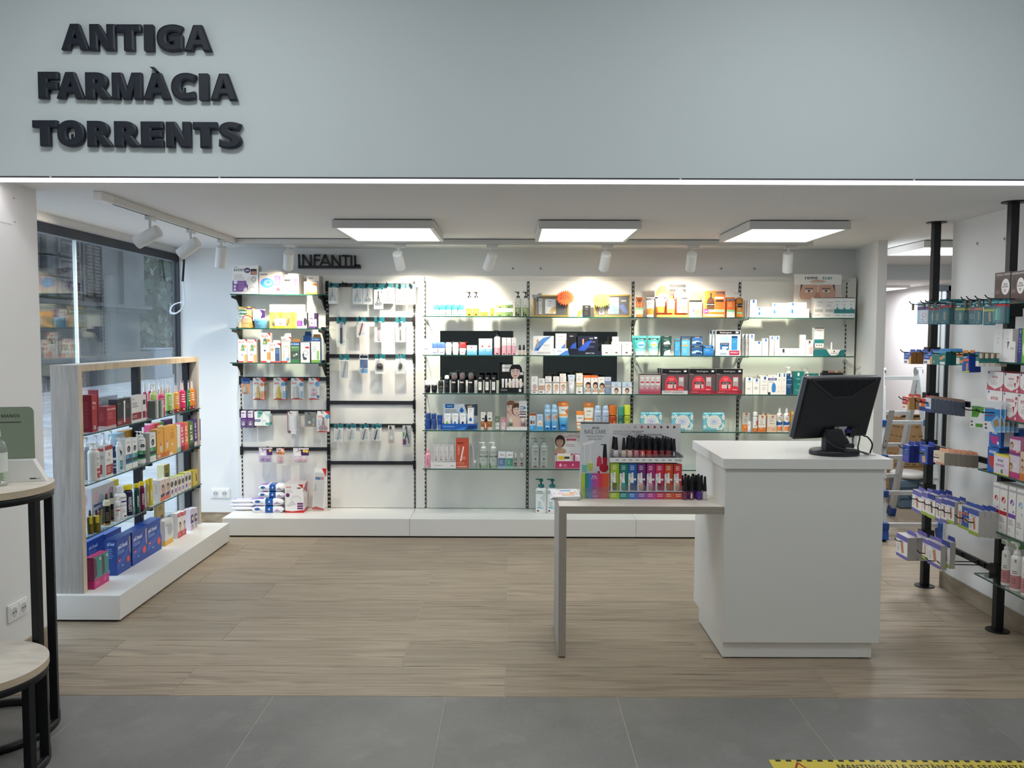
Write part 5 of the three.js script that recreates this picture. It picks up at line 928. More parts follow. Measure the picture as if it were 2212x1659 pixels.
// first glass bay
stock(shelfS(A3, 'first glass0'), [
  ['spray', [100, 150], 275, 'tall white deodorant spray', 'eeeeee|t 50 44 9 7a7a90 V|r 20 56 60 5 8a8ab8|L 24 64 50 3 a9a9b8 5', { cap: '#f2f2f0' }],
  ['rollon', [[162, 222], [228, 286], [288, 345], [346, 405], [408, 470]], 355, 'white roll-on with turquoise cap', 'f3f3f0|L 30 32 40 2 b0b8b8 8|r 18 68 64 12 2a8a96', { cap: '#46c2c6', n: 1 }],
  ['pump', [[492, 556], [560, 624]], 230, 'white and orange lotion with black pump', 'f3efea|t 50 26 6 d8a0a0 S|L 32 40 36 2 c9b0b0 4|r 0 58 100 42 f0a845|L 24 70 40 3 f8d8a0 4|r 34 88 32 8 2a2420', { cap: '#17171a', n: 0 }],
  ['box', [632, 714], 395, 'small white and orange jar box', 'f4f0ea|t 50 18 10 c9a0a0 S|r 0 44 100 56 f0a035|r 36 84 30 9 2a2018', { side: 'e8a850' }],
  ['box', [730, 776], 305, 'slim white and orange box', 'f6f2ec|t 50 16 4 c9a0a0 S|L 26 26 50 3 c9b8b0 4|r 0 52 100 48 f2a83c|r 30 90 36 6 2a2018', { side: 'efe0c8' }],
  ['box', [[786, 870], [874, 958]], 395, 'lower white and green soap box', 'f2f1ec|t 50 18 9 a0a8a0 S|r 0 46 100 54 7d9a5c|r 36 84 28 10 1e261a', { side: '9aa884' }],
  ['box', [[787, 871], [875, 959]], 319, 'upper white and green soap box', 'f2f1ec|t 50 18 9 a0a8a0 S|L 30 30 40 1 8a948a 5|r 0 56 100 44 84a062|r 36 84 28 10 1e261a', { b: 394, side: '9aa884' }],
  ['pump', [[980, 1042], [1056, 1118]], 230, 'clear green gel with black pump', 'c9ccc0|t 50 24 7 5a6054 S|L 30 40 40 2 5a6054 5|r 0 52 100 48 8a9a6a|L 26 60 44 3 c9d0b4 5|p 2a3020 10,80 30,76 24,98 8,98|r 36 88 30 8 14180e', { cap: '#17171a', m: 'gloss' }],
]);
stock(shelfS(A3, 'first glass1'), [
  ['box', [62, 126], 700, 'small white and lilac box at left end', 'f3f2f2|t 50 34 14 8a8aa0 V|r 20 62 60 7 9a7ac0|L 24 74 50 3 b0b0c0 5'],
  ['rollon', [[148, 210], [218, 280]], 735, 'white roll-on with blue cap', 'eef0f4|t 50 30 16 7a8ab0 V|r 22 66 56 10 4a6ab0|L 28 80 44 1 9aa8c8 5', { cap: '#5b83d2', n: 1 }],
  ['rollon', [[284, 348], [352, 418]], 735, 'plain white roll-on', 'f4f3f0|t 50 30 16 9a9a98 V|L 28 62 44 3 b8b8b0 8', { cap: '#f3f1ee' }],
  ['rollon', [422, 488], 735, 'white roll-on with red cap', 'f4f1f0|t 50 30 16 b08a88 V|r 26 66 50 8 c05a58', { cap: '#df3f42', n: 1 }],
  ['box', [500, 600], 765, 'white and blue box with red drop', 'f0f2f4|c 46 24 7 c83a44|L 20 40 60 2 7a8aa8 7|g 50 100 9ccdf0 4f9fdc|r 66 10 12 60 cfe0f0', { side: '7ab0dc' }],
  ['box', [[618, 684], [686, 752]], 698, 'tall white and blue box with red drop', 'f3f3f2|v 82 30 20 5a9ad0 UREADIN|c 56 48 14 c83a44|t 30 60 4 c9a08a SPF|g 62 100 9ccdf0 4a98d8|L 18 68 50 3 e4f0fa 4', { side: 'e6e9ee' }],
  ['pump', [770, 834], 615, 'white and pink lotion with black pump', 'f3efee|t 50 22 6 b8a0a0 S|L 30 40 40 3 a8a0a0 4|r 0 62 100 38 e5a9b4|L 24 70 40 3 f4d4d8 4|r 36 90 28 6 2a1c20', { cap: '#17171a' }],
  ['box', [[848, 892], [897, 941], [946, 992]], 688, 'slim white and pink box', 'f3efee|t 50 12 5 b8a0a0 S|L 22 30 56 3 a8a0a0 5|r 0 46 100 54 e5a9b4|L 20 54 60 4 f4d4d8 5|r 34 92 34 6 2a1c20', { side: 'd9a0aa' }],
  ['polish', [[1012, 1044], [1055, 1080]], 760, 'little serum bottle with black cap', 'e', { col: '#d9c0b4', bf: 0.5 }],
]);
stock(shelfS(A3, 'first glass2'), [
  ['rollon', [[75, 137], [138, 206]], 1110, 'black roll-on with white cap', '15161a|L 30 34 40 3 6a6a70 9', { cap: '#ecebe8', bf: 0.6 }],
  ['rollon', [210, 266], 1115, 'dark smoked glass roll-on', '3a3d3c|r 20 50 60 30 55585a', { cap: '#24262a', bf: 0.58 }],
  ['spray', [272, 326], 1062, 'black bottle with white flip cap', '17181c|t 50 24 6 4a9ab8 VICHY|L 28 40 44 4 5a5a60 5', { cap: '#efeeea', bf: 0.8 }],
  ['spray', [[340, 402], [422, 482], [508, 570]], 1038, 'black deodorant spray with clear cap', '121316|r 12 22 60 10 d8d4d2|t 40 27 5 a03a40 VICHY|L 20 44 50 6 4a4a50 5', { cap: '#8a2a30', clearCap: 1, bf: 0.72, n: 1, gap: 0.075 }],
  ['box', [[605, 657], [678, 724], [742, 790]], 1065, 'black box with white label', '141518|r 28 10 44 10 8a8a8a|r 18 36 62 48 e9e8e4|L 30 42 34 5 8a8a88 6', { n: 1, side: '1a1b1e', gap: 0.06 }],
]);
function cardDisplay(S, x0, x1, yt, yb, label, ops, o = {}) {           // printed counter display: back card, tray
  const z = S.z + (o.z ?? 0), px = (X) => S.o[0] + X / S.s, py = (Y) => S.o[1] + Y / S.s;
  const a = at(px(x0), py(yb), { z }), b = at(px(x1), py(yt), { z }), w = b.x - a.x, h = b.y - S.y, d = o.d ?? 0.1;
  const t = thing('counter_display', label, 'display', [(a.x + b.x) / 2, S.y, z]);
  const c = printCell(ops, w / 6.5 * FPX * 2.4, h / 6.5 * FPX * 2.4, o.side), g = new THREE.BoxGeometry(w, h, 0.003).translate(0, h / 2, -d); mapPrint(g, c, w, 0, h); mesh('back_card', g, pm(c), t);
  if (o.tray) { const th = o.tray.h, c2 = printCell(o.tray.ops, w / 6.5 * FPX * 2.4, th / 6.5 * FPX * 2.4, o.tray.side), f = new THREE.BoxGeometry(w, th, 0.003).translate(0, th / 2, 0); mapPrint(f, c2, w, 0, th); mesh('tray_front', f, pm(c2), t); mesh('tray', [box(-w / 2, w / 2, 0, 0.003, -d, 0), box(-w / 2, -w / 2 + 0.002, 0, th, -d, 0), box(w / 2 - 0.002, w / 2, 0, th, -d, 0)], M('#' + (o.tray.side ?? 'ddd'), 0.5), t); }
  return { t, z, w, h };
}
const D3 = shelfS(A3, 'first glass2');
cardDisplay(D3, 818, 1068, 960, 1230, 'black display with printed woman face, third shelf', 'e9e7e4|r 0 0 12 100 111|r 0 26 100 74 121316|r 12 2 40 22 efedea|t 28 12 5 3a3a3a SESDERMA|F 66 28 42 1c1a1a e8c8b8|r 10 46 26 20 1c1d22|r 84 28 14 10 e8e6e4', { d: 0.09, tray: { h: 0.042, ops: '121316|L 8 30 34 2 b8b8b8 20|r 80 20 10 60 e8e8e8', side: '17181b' } });
stock({ ...D3, z: ZF - 0.03, loc: 'black face display' }, [['tube', [[846, 870], [876, 908], [912, 944], [950, 978], [984, 1016], [1020, 1052]], 1098, 'white slim tester tube', 'efeeec|L 30 20 40 3 9a9a98 9', { b: 1218, cap: '#1a1a1c' }]]);
const S41 = shelfS(A4, 'first glass3');
stock(S41, [
  ['bottle', [80, 137], 342, 'dark blue shampoo bottle', '2a4a8c|L 28 40 40 3 4a6ab0 7', { cap: '#2a4a8c', cw: 0.8, bf: 0.7, n: 1, gap: 0.06 }],
  ['bottle', [137, 194], 345, 'dark blue grey bottle', '34508c|p 5a7296 0,60 40,52 60,100 0,100|L 30 36 40 2 5a78b8 7', { cap: '#2a4a8c', cw: 0.8, bf: 0.7, n: 1, gap: 0.05 }],
  ['tube', [200, 256], 355, 'dark blue standing tube', '27478e|L 30 30 40 3 5a78b8 7|r 0 80 100 20 5a7ab4', { cap: '#4a6aa4' }],
  ['box', [[640, 686], [705, 749]], 325, 'white serum box with amber base', 'efece6|L 28 8 44 3 8a8884 5|r 30 34 40 8 222|r 0 54 100 34 b0713a|L 20 60 60 2 e0c0a0 7', { z: -0.05, side: 'c9c0b4' }],
  ['polish', [668, 708], 355, 'amber serum bottle with black cap', 'e', { col: '#b5642a', bf: 0.55, tag: 1 }],
  ['box', [780, 828], 365, 'small green and white box', '70806a|r 26 20 40 12 a9b4a2|r 12 46 76 24 ecebe6|r 12 74 76 22 e4e4de|L 20 50 56 3 8a8a86 6', { side: '8a9684' }],
  ['box', [840, 886], 380, 'small pink and white box', 'cf8f9c|r 26 18 40 12 e0b4bc|r 12 40 76 26 f0e8e8|r 12 70 76 26 ecdfe0|L 20 46 56 3 8a8086 6', { side: 'c08a94' }],
]);
cardDisplay(S41, 252, 600, 255, 503, 'blue and white eye drop display with four boxes', 'e4e8ec|r 6 0 26 17 1f6ab4|t 19 8 6 fff Hyabak|L 6 24 44 3 4a4a50 5|d 54 27 6 1f5fb8|p 3f4a5c 62,2 100,0 100,50 70,40|p 9ab0cc 74,10 92,14 90,50 72,46|p d8b8a0 70,8 84,4 82,20 72,20', { d: 0.11, tray: { h: 0.046, ops: '1f5cb0|T 3 46 26 9ac0ec www.hyabak.es|p 14366e 66,100 76,30 100,30 100,60 84,100|p 2f7ad0 40,100 60,60 74,60 64,100', side: '1f5cb0' } });
const dropBox = (x0, x1, yt, col, label) => ['box', [x0, x1], yt, label, `f2f2f0|t 50 16 8 4a4a50 Hyabak|L 24 28 50 2 b0b0b4 6|d 46 70 20 ${col}|L 24 86 50 2 c0c0c4 5`, { b: 470, side: 'c9ced6' }];
stock({ ...S41, z: ZF - 0.03, loc: 'blue drop display' }, [dropBox(275, 337, 342, '8ac43a', 'white box with green drop'), dropBox(355, 411, 342, '2f78c4', 'white box with mid blue drop'), dropBox(432, 490, 342, '17264c', 'white box with black drop'), ['box', [508, 566], 285, 'tall white box with blue drop', 'f2f2f0|t 50 8 5 4a4a50 Hyabak|L 24 14 50 3 b0b0b4 4|d 50 62 26 1f6ab8|L 30 80 40 2 c0c0c4 4', { b: 470, side: 'c9ced6' }]]);
cardDisplay(S41, 898, 1100, 217, 503, 'display card with two printed women faces', 'd9c4b8|F 18 26 44 8a5e44 e6c4b2|F 48 34 42 5a3a30 ecccbc|r 60 0 40 66 ecebe8|L 64 20 30 3 5a6a7a 6|c 88 26 6 4a80b0|r 62 38 34 4 5a544e|r 62 46 34 4 6a2a3a|r 62 56 34 4 5a3a34|r 30 60 50 40 e2c0ae', { d: 0.07, tray: { h: 0.022, ops: 'e9e7e2|L 6 40 16 1 4a4a4a 20', side: 'e4e2de' } });
stock({ ...S41, z: ZF - 0.02, loc: 'two-faces display' }, [['pump', [915, 960], 388, 'small green serum tester', 'b8bcae|r 16 34 70 40 5a6450|L 24 42 50 2 c9ccc0 9', { b: 478, cap: '#e8e6e2' }], ['pump', [1035, 1082], 388, 'small mauve serum tester', 'b8a8ac|r 16 34 70 40 7a5a62|L 24 42 50 2 d9c8cc 9', { b: 478, cap: '#e8e6e2' }]]);
const S51 = shelfS(A4, 'first glass4');
stock(S51, [
  ['bottle', [80, 135], 698, 'pink liquid bottle', 'ef9fb4|v 50 60 26 7a3a4a MICELAR|r 0 90 100 10 f4b8c8', { cap: '#f2a4b8', cw: 0.5 }],
  ['box', [[170, 220], [224, 268], [272, 318], [324, 372]], 640, 'slim silver nail serum box', 'd4d2d2|t 50 8 4 3a3a3a ISDIN|v 30 50 16 b05a5a SI-NAILS|p f2f2f2 56,40 70,6 78,8 64,44|L 24 70 50 4 a08a8a 5|r 30 90 24 5 5a1a1a', { b: 808, z: -0.02, side: 'a9a6a6', d: 0.04 }],
  ['box', [390, 516], 588, 'coral red nail serum box', 'c9563f|T 8 16 8 1c1010 ISDIN|v 22 40 17 e8b8a8 SI-NAILS|p f2e8e4 34,74 56,26 66,28 44,78|c 36 76 4 fff|L 44 62 44 3 f0c4b4 4|L 8 82 80 2 f0b0a0 5|r 8 94 80 3 f0c4b4', { d: 0.06, side: 'a9462f' }],
  ['bottle', [[968, 1002], [1030, 1062]], 735, 'slim silver pen tube', 'c9cac8|r 0 0 100 30 9a9c9c|r 20 48 60 20 7a5a54|r 20 74 60 8 3a1a1a', { cap: '#c2c4c4', cw: 0.96, bf: 0.72, m: 'metal' }],
  ['pump', [[622, 708], [722, 806]], 628, 'clear aloe gel with white pump', 'd5dbd4|t 50 40 13 2c3c44 ALOE|t 50 52 10 4a5a60 VERA|r 8 28 84 66 e9eeea|t 50 42 11 2c3c44 ALOE VERA|L 30 56 40 2 8aa08a 5|p 2f7a3a 0,100 10,74 26,96 20,100|r 0 88 100 6 bcd8b4', { cap: '#f4f4f2', m: 'clear' }],
  ['box', [812, 884], 715, 'blue grey duo box', 'e4e6e8|r 0 40 100 60 5f7ea0|c 38 20 8 c05a5a|t 66 22 7 4a4a5a UREA|L 20 52 50 4 c0d0e0 7|r 0 88 100 12 9ab4cc', { side: '7a94ae' }],
  ['box', [890, 960], 718, 'sea green duo box', 'e4e8e6|r 0 40 100 60 4f927e|c 38 20 8 c05a5a|t 66 22 7 4a4a5a UREA|L 20 52 50 4 b8dcd0 7|r 0 88 100 12 8abcac', { side: '6aa08e' }],
]);
{ const a = at(900 + 140 / 4.608, 1000, { z: ZF + 0.02 }), b = at(900 + 390 / 4.608, 1000, { z: ZF + 0.02 }), w = b.x - a.x, t = thing('display_tray', 'low white tray holding the slim silver boxes', 'tray', [(a.x + b.x) / 2, S51.y, ZF + 0.02]); const c = printCell('efedec|t 30 55 34 c9a0a0 SI-NAILS|t 86 60 20 4a1a1a ISDIN', 240, 60, 'e6e4e2'), f = new THREE.BoxGeometry(w, 0.045, 0.003).translate(0, 0.0225, 0); mapPrint(f, c, w, 0, 0.045); mesh('tray_front', f, pm(c), t); mesh('tray', [box(-w / 2, w / 2, 0, 0.003, -0.07, 0), box(-w / 2, -w / 2 + 0.003, 0, 0.045, -0.07, 0), box(w / 2 - 0.003, w / 2, 0, 0.045, -0.07, 0)], M('#e6e4e2', 0.5), t); }
{ // glass of sample sticks
  const p = at(900 + 568 / 4.608, 1008, { z: ZF - 0.03 }), t = thing('glass_beaker', 'clear beaker with nail files between red box and aloe bottles', 'beaker', [p.x, S51.y, ZF - 0.03]);
  mesh('beaker', lathe([[0, 0.002], [0.026, 0.002], [0.032, 0.19], [0.034, 0.19], [0.028, 0], [0, 0]], 24), clearPlastic, t);
  for (let i = 0; i < 4; i++) mesh('stick', beam(V(0.012 - i * 0.002, 0.006, (i - 1.5) * 0.006), V(-0.026 + i * 0.006, 0.17, (i - 1.5) * 0.006), 0.006, 0.002), M(['#b79ab8', '#e4e2e0', '#9a8a98', '#f0f0ee'][i], 0.5), t);
  mesh('note', box(0.0, 0.02, 0.04, 0.06, 0.03, 0.0315), M('#e9e9e9', 0.6), t);
}
// second glass bay
const GB1 = shelfS(A3, 'second glass0');
function giftBox(x0, x1, yt, label, items, bow) {
  const z = ZF - 0.02, a = at(900 + x0 / 4.608, 680, { z }), b = at(900 + x1 / 4.608, 580 + yt / 4.608, { z }), w = b.x - a.x, h = b.y - GB1.y, gold = M('#c9a95c', 0.3, { metalness: 0.7 });
  const t = thing('gift_box', label, 'gift box', [(a.x + b.x) / 2, GB1.y, z]), f = 0.012;
  mesh('frame', [rbox(-w / 2, w / 2, 0, f, -0.06, 0, 0.002, 1), rbox(-w / 2, w / 2, h - f, h, -0.06, 0, 0.002, 1), rbox(-w / 2, -w / 2 + f, f, h - f, -0.06, 0, 0.002, 1), rbox(w / 2 - f, w / 2, f, h - f, -0.06, 0, 0.002, 1)], gold, t);
  mesh('lining', box(-w / 2 + f, w / 2 - f, f, h - f, -0.06, -0.056), M('#e9dcae', 0.5), t);
  mesh('window', box(-w / 2 + f, w / 2 - f, f, h - f, -0.004, -0.003), clearPlastic, t);
  for (const [u, v, ww, hh, ops, nm, dd = 0.03] of items) { const c = printCell(ops, ww * w / 6.5 * 4200, hh * h / 6.5 * 4200, '888'), g = new THREE.BoxGeometry(ww * w, hh * h, dd).translate(u * w, v * h + hh * h / 2 + f, -0.03); mapPrint(g, c, 1, 0, 1); const p = g.attributes.position, uv = g.attributes.uv, n = g.attributes.normal; for (let i = 0; i < p.count; i++) if (Math.abs(n.getZ(i)) > 0.6) uv.setXY(i, c.u0 + (c.u1 - c.u0) * clamp01((p.getX(i) - u * w) / (ww * w) + 0.5), c.v0 + (c.v1 - c.v0) * clamp01((p.getY(i) - f - v * h) / (hh * h))); mesh(nm, g, pm(c), t); }
  if (bow) { const r = M('#8e9096', 0.6); mesh('ribbon_bow', [new THREE.SphereGeometry(0.02, 12, 8).scale(1.2, 0.7, 0.4).rotateZ(0.6).translate(-w / 2 + 0.045, h - 0.004, 0.008), new THREE.SphereGeometry(0.02, 12, 8).scale(1.2, 0.7, 0.4).rotateZ(-0.6).translate(-w / 2 + 0.012, h - 0.016, 0.008), new THREE.SphereGeometry(0.008, 8, 6).translate(-w / 2 + 0.028, h - 0.012, 0.01), box(-w / 2 + 0.02, -w / 2 + 0.026, h - 0.06, h - 0.015, 0.002, 0.004)], r, t); }
}
giftBox(1158, 1515, 263, 'gold framed gift box with grey bow, left end', [[-0.4, 0.02, 0.07, 0.6, 'b0906a|L 20 20 60 6 8a6a4a 9', 'ampoule'], [-0.3, 0.05, 0.09, 0.72, 'e6e4e2|r 10 30 80 30 c9cccf|L 24 64 50 3 8a8a8e 7|r 20 8 60 10 8a8d90', 'serum_tube'], [-0.01, 0.08, 0.3, 0.66, 'ecebe8|t 40 14 10 3a3a3a ISDIN|L 14 28 50 4 a9a6a4 7|p d8b05a 40,90 60,60 100,50 100,80 70,100', 'white_carton'], [0.28, 0.08, 0.26, 0.66, '16181e|t 50 18 12 d8d8d8 ISDIN|L 24 60 50 3 6a6c72 8', 'black_carton']], true);
giftBox(1772, 2132, 260, 'gold framed gift box with blue swirl cartons', [[-0.3, 0.06, 0.14, 0.5, 'f0edea|L 26 40 50 3 b0aaaa 10|r 30 76 40 12 4a2a2a', 'cream_jar'], [0.02, 0.08, 0.3, 0.72, 'ecebea|t 60 12 9 3a3a3a ISDIN|p 5a8ad0 10,80 40,40 90,60 100,100 20,100|p 9abae8 0,60 30,50 60,100 0,100', 'white_carton'], [0.31, 0.08, 0.27, 0.72, '10141f|t 50 20 12 d8d8d8 ISDIN|p 2a4a8c 0,50 50,40 100,90 60,100|L 30 70 44 3 5a6278 7', 'black_carton']]);
for (const [X0, X1, Y0, Y1, col, label] of [[1385, 1580, 214, 368, '#f0602c', 'orange starburst paper sign with handwritten discount'], [1738, 1935, 236, 388, '#dcea3c', 'fluorescent yellow starburst sign with handwritten discount']]) {
  const z = ZF + 0.015, a = at(900 + X0 / 4.608, 580 + Y1 / 4.608, { z }), b = at(900 + X1 / 4.608, 580 + Y0 / 4.608, { z }), w = b.x - a.x, h = b.y - a.y, pts = [];
  for (let i = 0; i < 48; i++) { const q = i / 48 * Math.PI * 2, r = i % 2 ? 0.76 : 1.04 + (hash2(i, 3, 4) - 0.5) * 0.14; pts.push(new THREE.Vector2(Math.cos(q) * r * w / 2, Math.sin(q) * r * h / 2)); }
  const cv = document.createElement('canvas'); cv.width = 256; cv.height = 192; const g = cv.getContext('2d'); g.fillStyle = col; g.fillRect(0, 0, 256, 192); g.fillStyle = '#5a2a1e'; g.font = '74px sans-serif'; g.save(); g.translate(128, 100); g.rotate(0.06); g.textAlign = 'center'; g.fillText('20%', -6, 16, 150); g.font = '22px sans-serif'; g.fillText('dto', 70, 40); g.restore();
  const tx = new THREE.CanvasTexture(cv); tx.colorSpace = THREE.SRGBColorSpace;
  const e = new THREE.ExtrudeGeometry(new THREE.Shape(pts), { depth: 0.0008, bevelEnabled: false }), p = e.attributes.position, uv = e.attributes.uv; for (let i = 0; i < p.count; i++) uv.setXY(i, p.getX(i) / w + 0.5, p.getY(i) / h + 0.5);
  const t = thing('star_sign', label, 'sign', [(a.x + b.x) / 2, (a.y + b.y) / 2, z], 0, 'starburst discount signs'); mesh('star', e, new THREE.MeshPhysicalMaterial({ map: tx, roughness: 0.7 }), t);
}
stock(GB1, [['box', [1566, 1650], 365, 'small white ampoule box with gold swirl', 'efece6|L 14 14 50 3 8a8680 7|p d8ac48 30,100 50,50 100,30 100,70 60,100|r 40 78 30 10 8a6a2a', { d: 0.05 }], ['box', [1652, 1732], 365, 'small black ampoule box', '15171c|t 50 16 9 d0d0d0 ISDIN|t 50 36 8 8a8c90 OILS|L 24 56 50 4 4a4c52 8', { d: 0.05 }]]);
const G22 = shelfS(A3, 'second glass1');
stock(G22, [
  ['box', [1160, 1365], 672, 'large white ampoule box with blue swirl', 'eeedec|p 5a94d8 0,90 16,40 50,10 90,0 60,30 30,70|p 2a5fb0 4,90 14,70 36,50 20,96|r 18 18 8 44 c89a6a|t 74 12 6 4a4a50 ISDIN|L 50 46 40 2 8a8a90 6|L 46 62 44 3 b0b0b4 5|r 64 78 10 7 3a3a3a', { z: -0.02, d: 0.06 }],
  ['box', [1384, 1590], 648, 'white and black ampoule box', 'edecea|t 24 14 7 3a3a3a ISDIN|L 12 24 34 3 9a9894 5|p 4a80d0 16,80 40,50 60,40 60,80|r 52 0 48 100 11141c|t 76 12 6 d8d8d8 ISDIN|p 2a4fa0 56,90 80,50 100,40 100,90|r 46 30 6 50 c89a6a', { z: -0.02, d: 0.05 }],
  ['box', [1606, 1806], 675, 'dark navy ampoule box', '131a30|r 82 4 12 8 ecebe8|t 66 12 7 d8d8e0 ISDIN|t 70 30 6 a8b0c8 NIGHT PEEL|r 22 14 8 60 c08a6a|p 2a50b0 0,70 40,30 70,20 50,60 20,96|L 50 52 40 2 5a6a9a 6', { z: -0.02, d: 0.05 }],
  ['box', [1845, 1942], 758, 'small white cream box at left', 'f1efec|t 50 28 8 4a4a4a ISDIN|L 28 44 44 2 b0aca8 8|r 36 72 24 10 4a3a30'],
  ['box', [1950, 2010], 678, 'white cream box standing behind', 'f1efec|t 50 20 6 4a4a4a ISDIN|L 28 34 44 2 b0aca8 6', { z: -0.09 }],
  ['box', [1945, 2038], 730, 'taller white cream box in middle', 'f1efec|t 50 22 7 4a4a4a ISDIN|L 28 42 44 3 b0aca8 7|r 36 76 24 9 4a3a30'],
  ['box', [2045, 2142], 730, 'taller white cream box at right', 'f1efec|t 50 22 7 4a4a4a ISDIN|L 24 40 50 2 b0aca8 7|r 36 76 24 9 4a3a30'],
]);
for (const [X0, X1, ops, side, label] of [[1140, 1365, 'eeeceb|t 56 54 34 8a8a90 PIGMENT EXPERT', 'e4e2e0', 'white display tray below the blue swirl box'], [1366, 1610, 'dfe6f0|t 24 40 30 8a9ab8 FLASH|p 4a80d0 20,100 50,30 70,30 60,100|p 10182c 56,0 100,0 100,100 62,100', 'c8ccd4', 'blue and white display tray, middle one'], [1612, 1840, '171d30|t 50 54 34 c0c4d0 NIGHT PEEL', '171d30', 'dark navy display tray below navy box']]) {
  const z = ZF + 0.02, a = at(900 + X0 / 4.608, 760, { z }), b = at(900 + X1 / 4.608, 760, { z }), w = b.x - a.x, hh = X0 === 1366 ? 0.052 : 0.034, t = thing('display_tray', label, 'tray', [(a.x + b.x) / 2, G22.y, z]), c = printCell(ops, 240, 50, side), f = new THREE.BoxGeometry(w, hh, 0.003).translate(0, hh / 2, 0); mapPrint(f, c, w, 0, hh); mesh('tray_front', f, pm(c), t);
  mesh('tray', [box(-w / 2, w / 2, 0, 0.002, -0.1, 0), box(-w / 2, -w / 2 + 0.003, 0, hh, -0.1, 0), box(w / 2 - 0.003, w / 2, 0, hh, -0.1, 0)], M('#' + side, 0.5), t);
}
const faceBox = (hair, band, skin = 'e8c4ae') => `f0eeeb|t 40 9 5 4a4a4a ISDIN|L 14 18 50 3 9a9896 5|r 0 34 100 5 ${band}|F 50 62 52 ${hair} ${skin}|r 0 84 100 16 f0eeeb|L 14 88 50 2 6a5a5a 5`;
stock(shelfS(A3, 'second glass2'), [
  ['box', [1142, 1206], 1075, 'white box with grey-haired man', 'eeece9|t 50 10 5 4a4a4a ISDIN|L 20 18 50 3 9a9896 5|F 50 62 54 b8b4b0 d8b49e|r 0 88 100 12 eeece9|r 20 92 50 4 3a3a3a', { side: 'c9c5c0' }],
  ['box', [1215, 1276], 1095, 'white box with wrinkle picture', 'eeece9|L 14 10 60 4 6a6866 6|r 0 46 100 34 c9a892|L 20 52 60 3 b08a78 8|r 14 88 50 6 3a3030', { side: 'c9c5c0' }],
  ['box', [[1282, 1343], [1360, 1421]], 1075, 'white box with blonde woman cheek', faceBox('c8a070', '6a6866'), { side: 'd0ccc8' }],
  ['box', [1428, 1489], 1075, 'white box with orange topped woman', faceBox('b88a5a', 'd88a4a'), { n: 1, sy: 0.02, side: 'c98a50' }],
  ['tube', [1506, 1580], 1060, 'white and blue tube on clear cap', 'e2e6ec|r 0 0 100 26 c9d4e6|t 50 12 8 4a5a8a ISDIN|t 50 42 9 3a5a7a 100|L 24 56 50 3 8a98a8 6', { cap: '#b9bdc0', bf: 0.26 }],
  ['box', [1590, 1655], 1056, 'tall white box with ochre band', 'f0eeea|t 50 10 4 4a4a4a ISDIN|L 24 18 50 3 9a9896 5|r 0 44 100 8 d8b06a|r 0 56 100 10 b8b890|L 20 72 50 4 a8a8a0 5|r 30 90 40 5 3a3030', { n: 1, sy: 0.008, side: 'd8c088' }],
  ['box', [[1663, 1731], [1735, 1803]], 1066, 'woman face box with orange top', `ece8e4|r 0 0 100 12 e8713a|t 50 20 4 4a4a4a ISDIN|F 66 56 62 2e2420 dcb49c|r 0 66 30 34 9ac4d4|L 8 84 60 2 b05a4a 5`, { n: 1, side: 'c05a2a' }],
  ['box', [1806, 1871], 1080, 'woman face box with green tint', `e6e8e2|t 50 14 5 4a4a4a ISDIN|F 60 56 62 3a2e2a d4b09a|r 0 70 28 30 a8b898|L 8 84 60 2 8a6a5a 5`, { side: 'a8a498' }],
  ['box', [1874, 1936], 1080, 'plain slate blue box', '7c8ea8|r 0 0 100 24 c9cedc|t 50 12 5 4a4a5a ISDIN|r 0 50 100 8 c9a88a|L 20 66 50 4 a8b8cc 6', { side: '8a96a8' }],
  ['box', [[1940, 2036], [2044, 2146]], 1135, 'squat box with dark-haired man', 'b8cfe2|r 0 0 100 40 c4d6e6|t 50 14 10 3a4a6a FOTO|t 50 28 9 3a4a6a ISDIN|r 0 44 100 56 e6e4e2|F 50 74 34 3a2c26 d8b098|r 0 40 100 4 b08a6a', { d: 0.07, side: '9ab0c4' }],
]);
const SUN = 'e9e6e0|t 50 16 8 1f2f4a ISDIN|L 22 28 56 2 6a7a8a 5|r 0 46 100 8 e8803a|g 56 100 a8d8ee 2f8fcc|r 30 84 44 8 1c4a86';
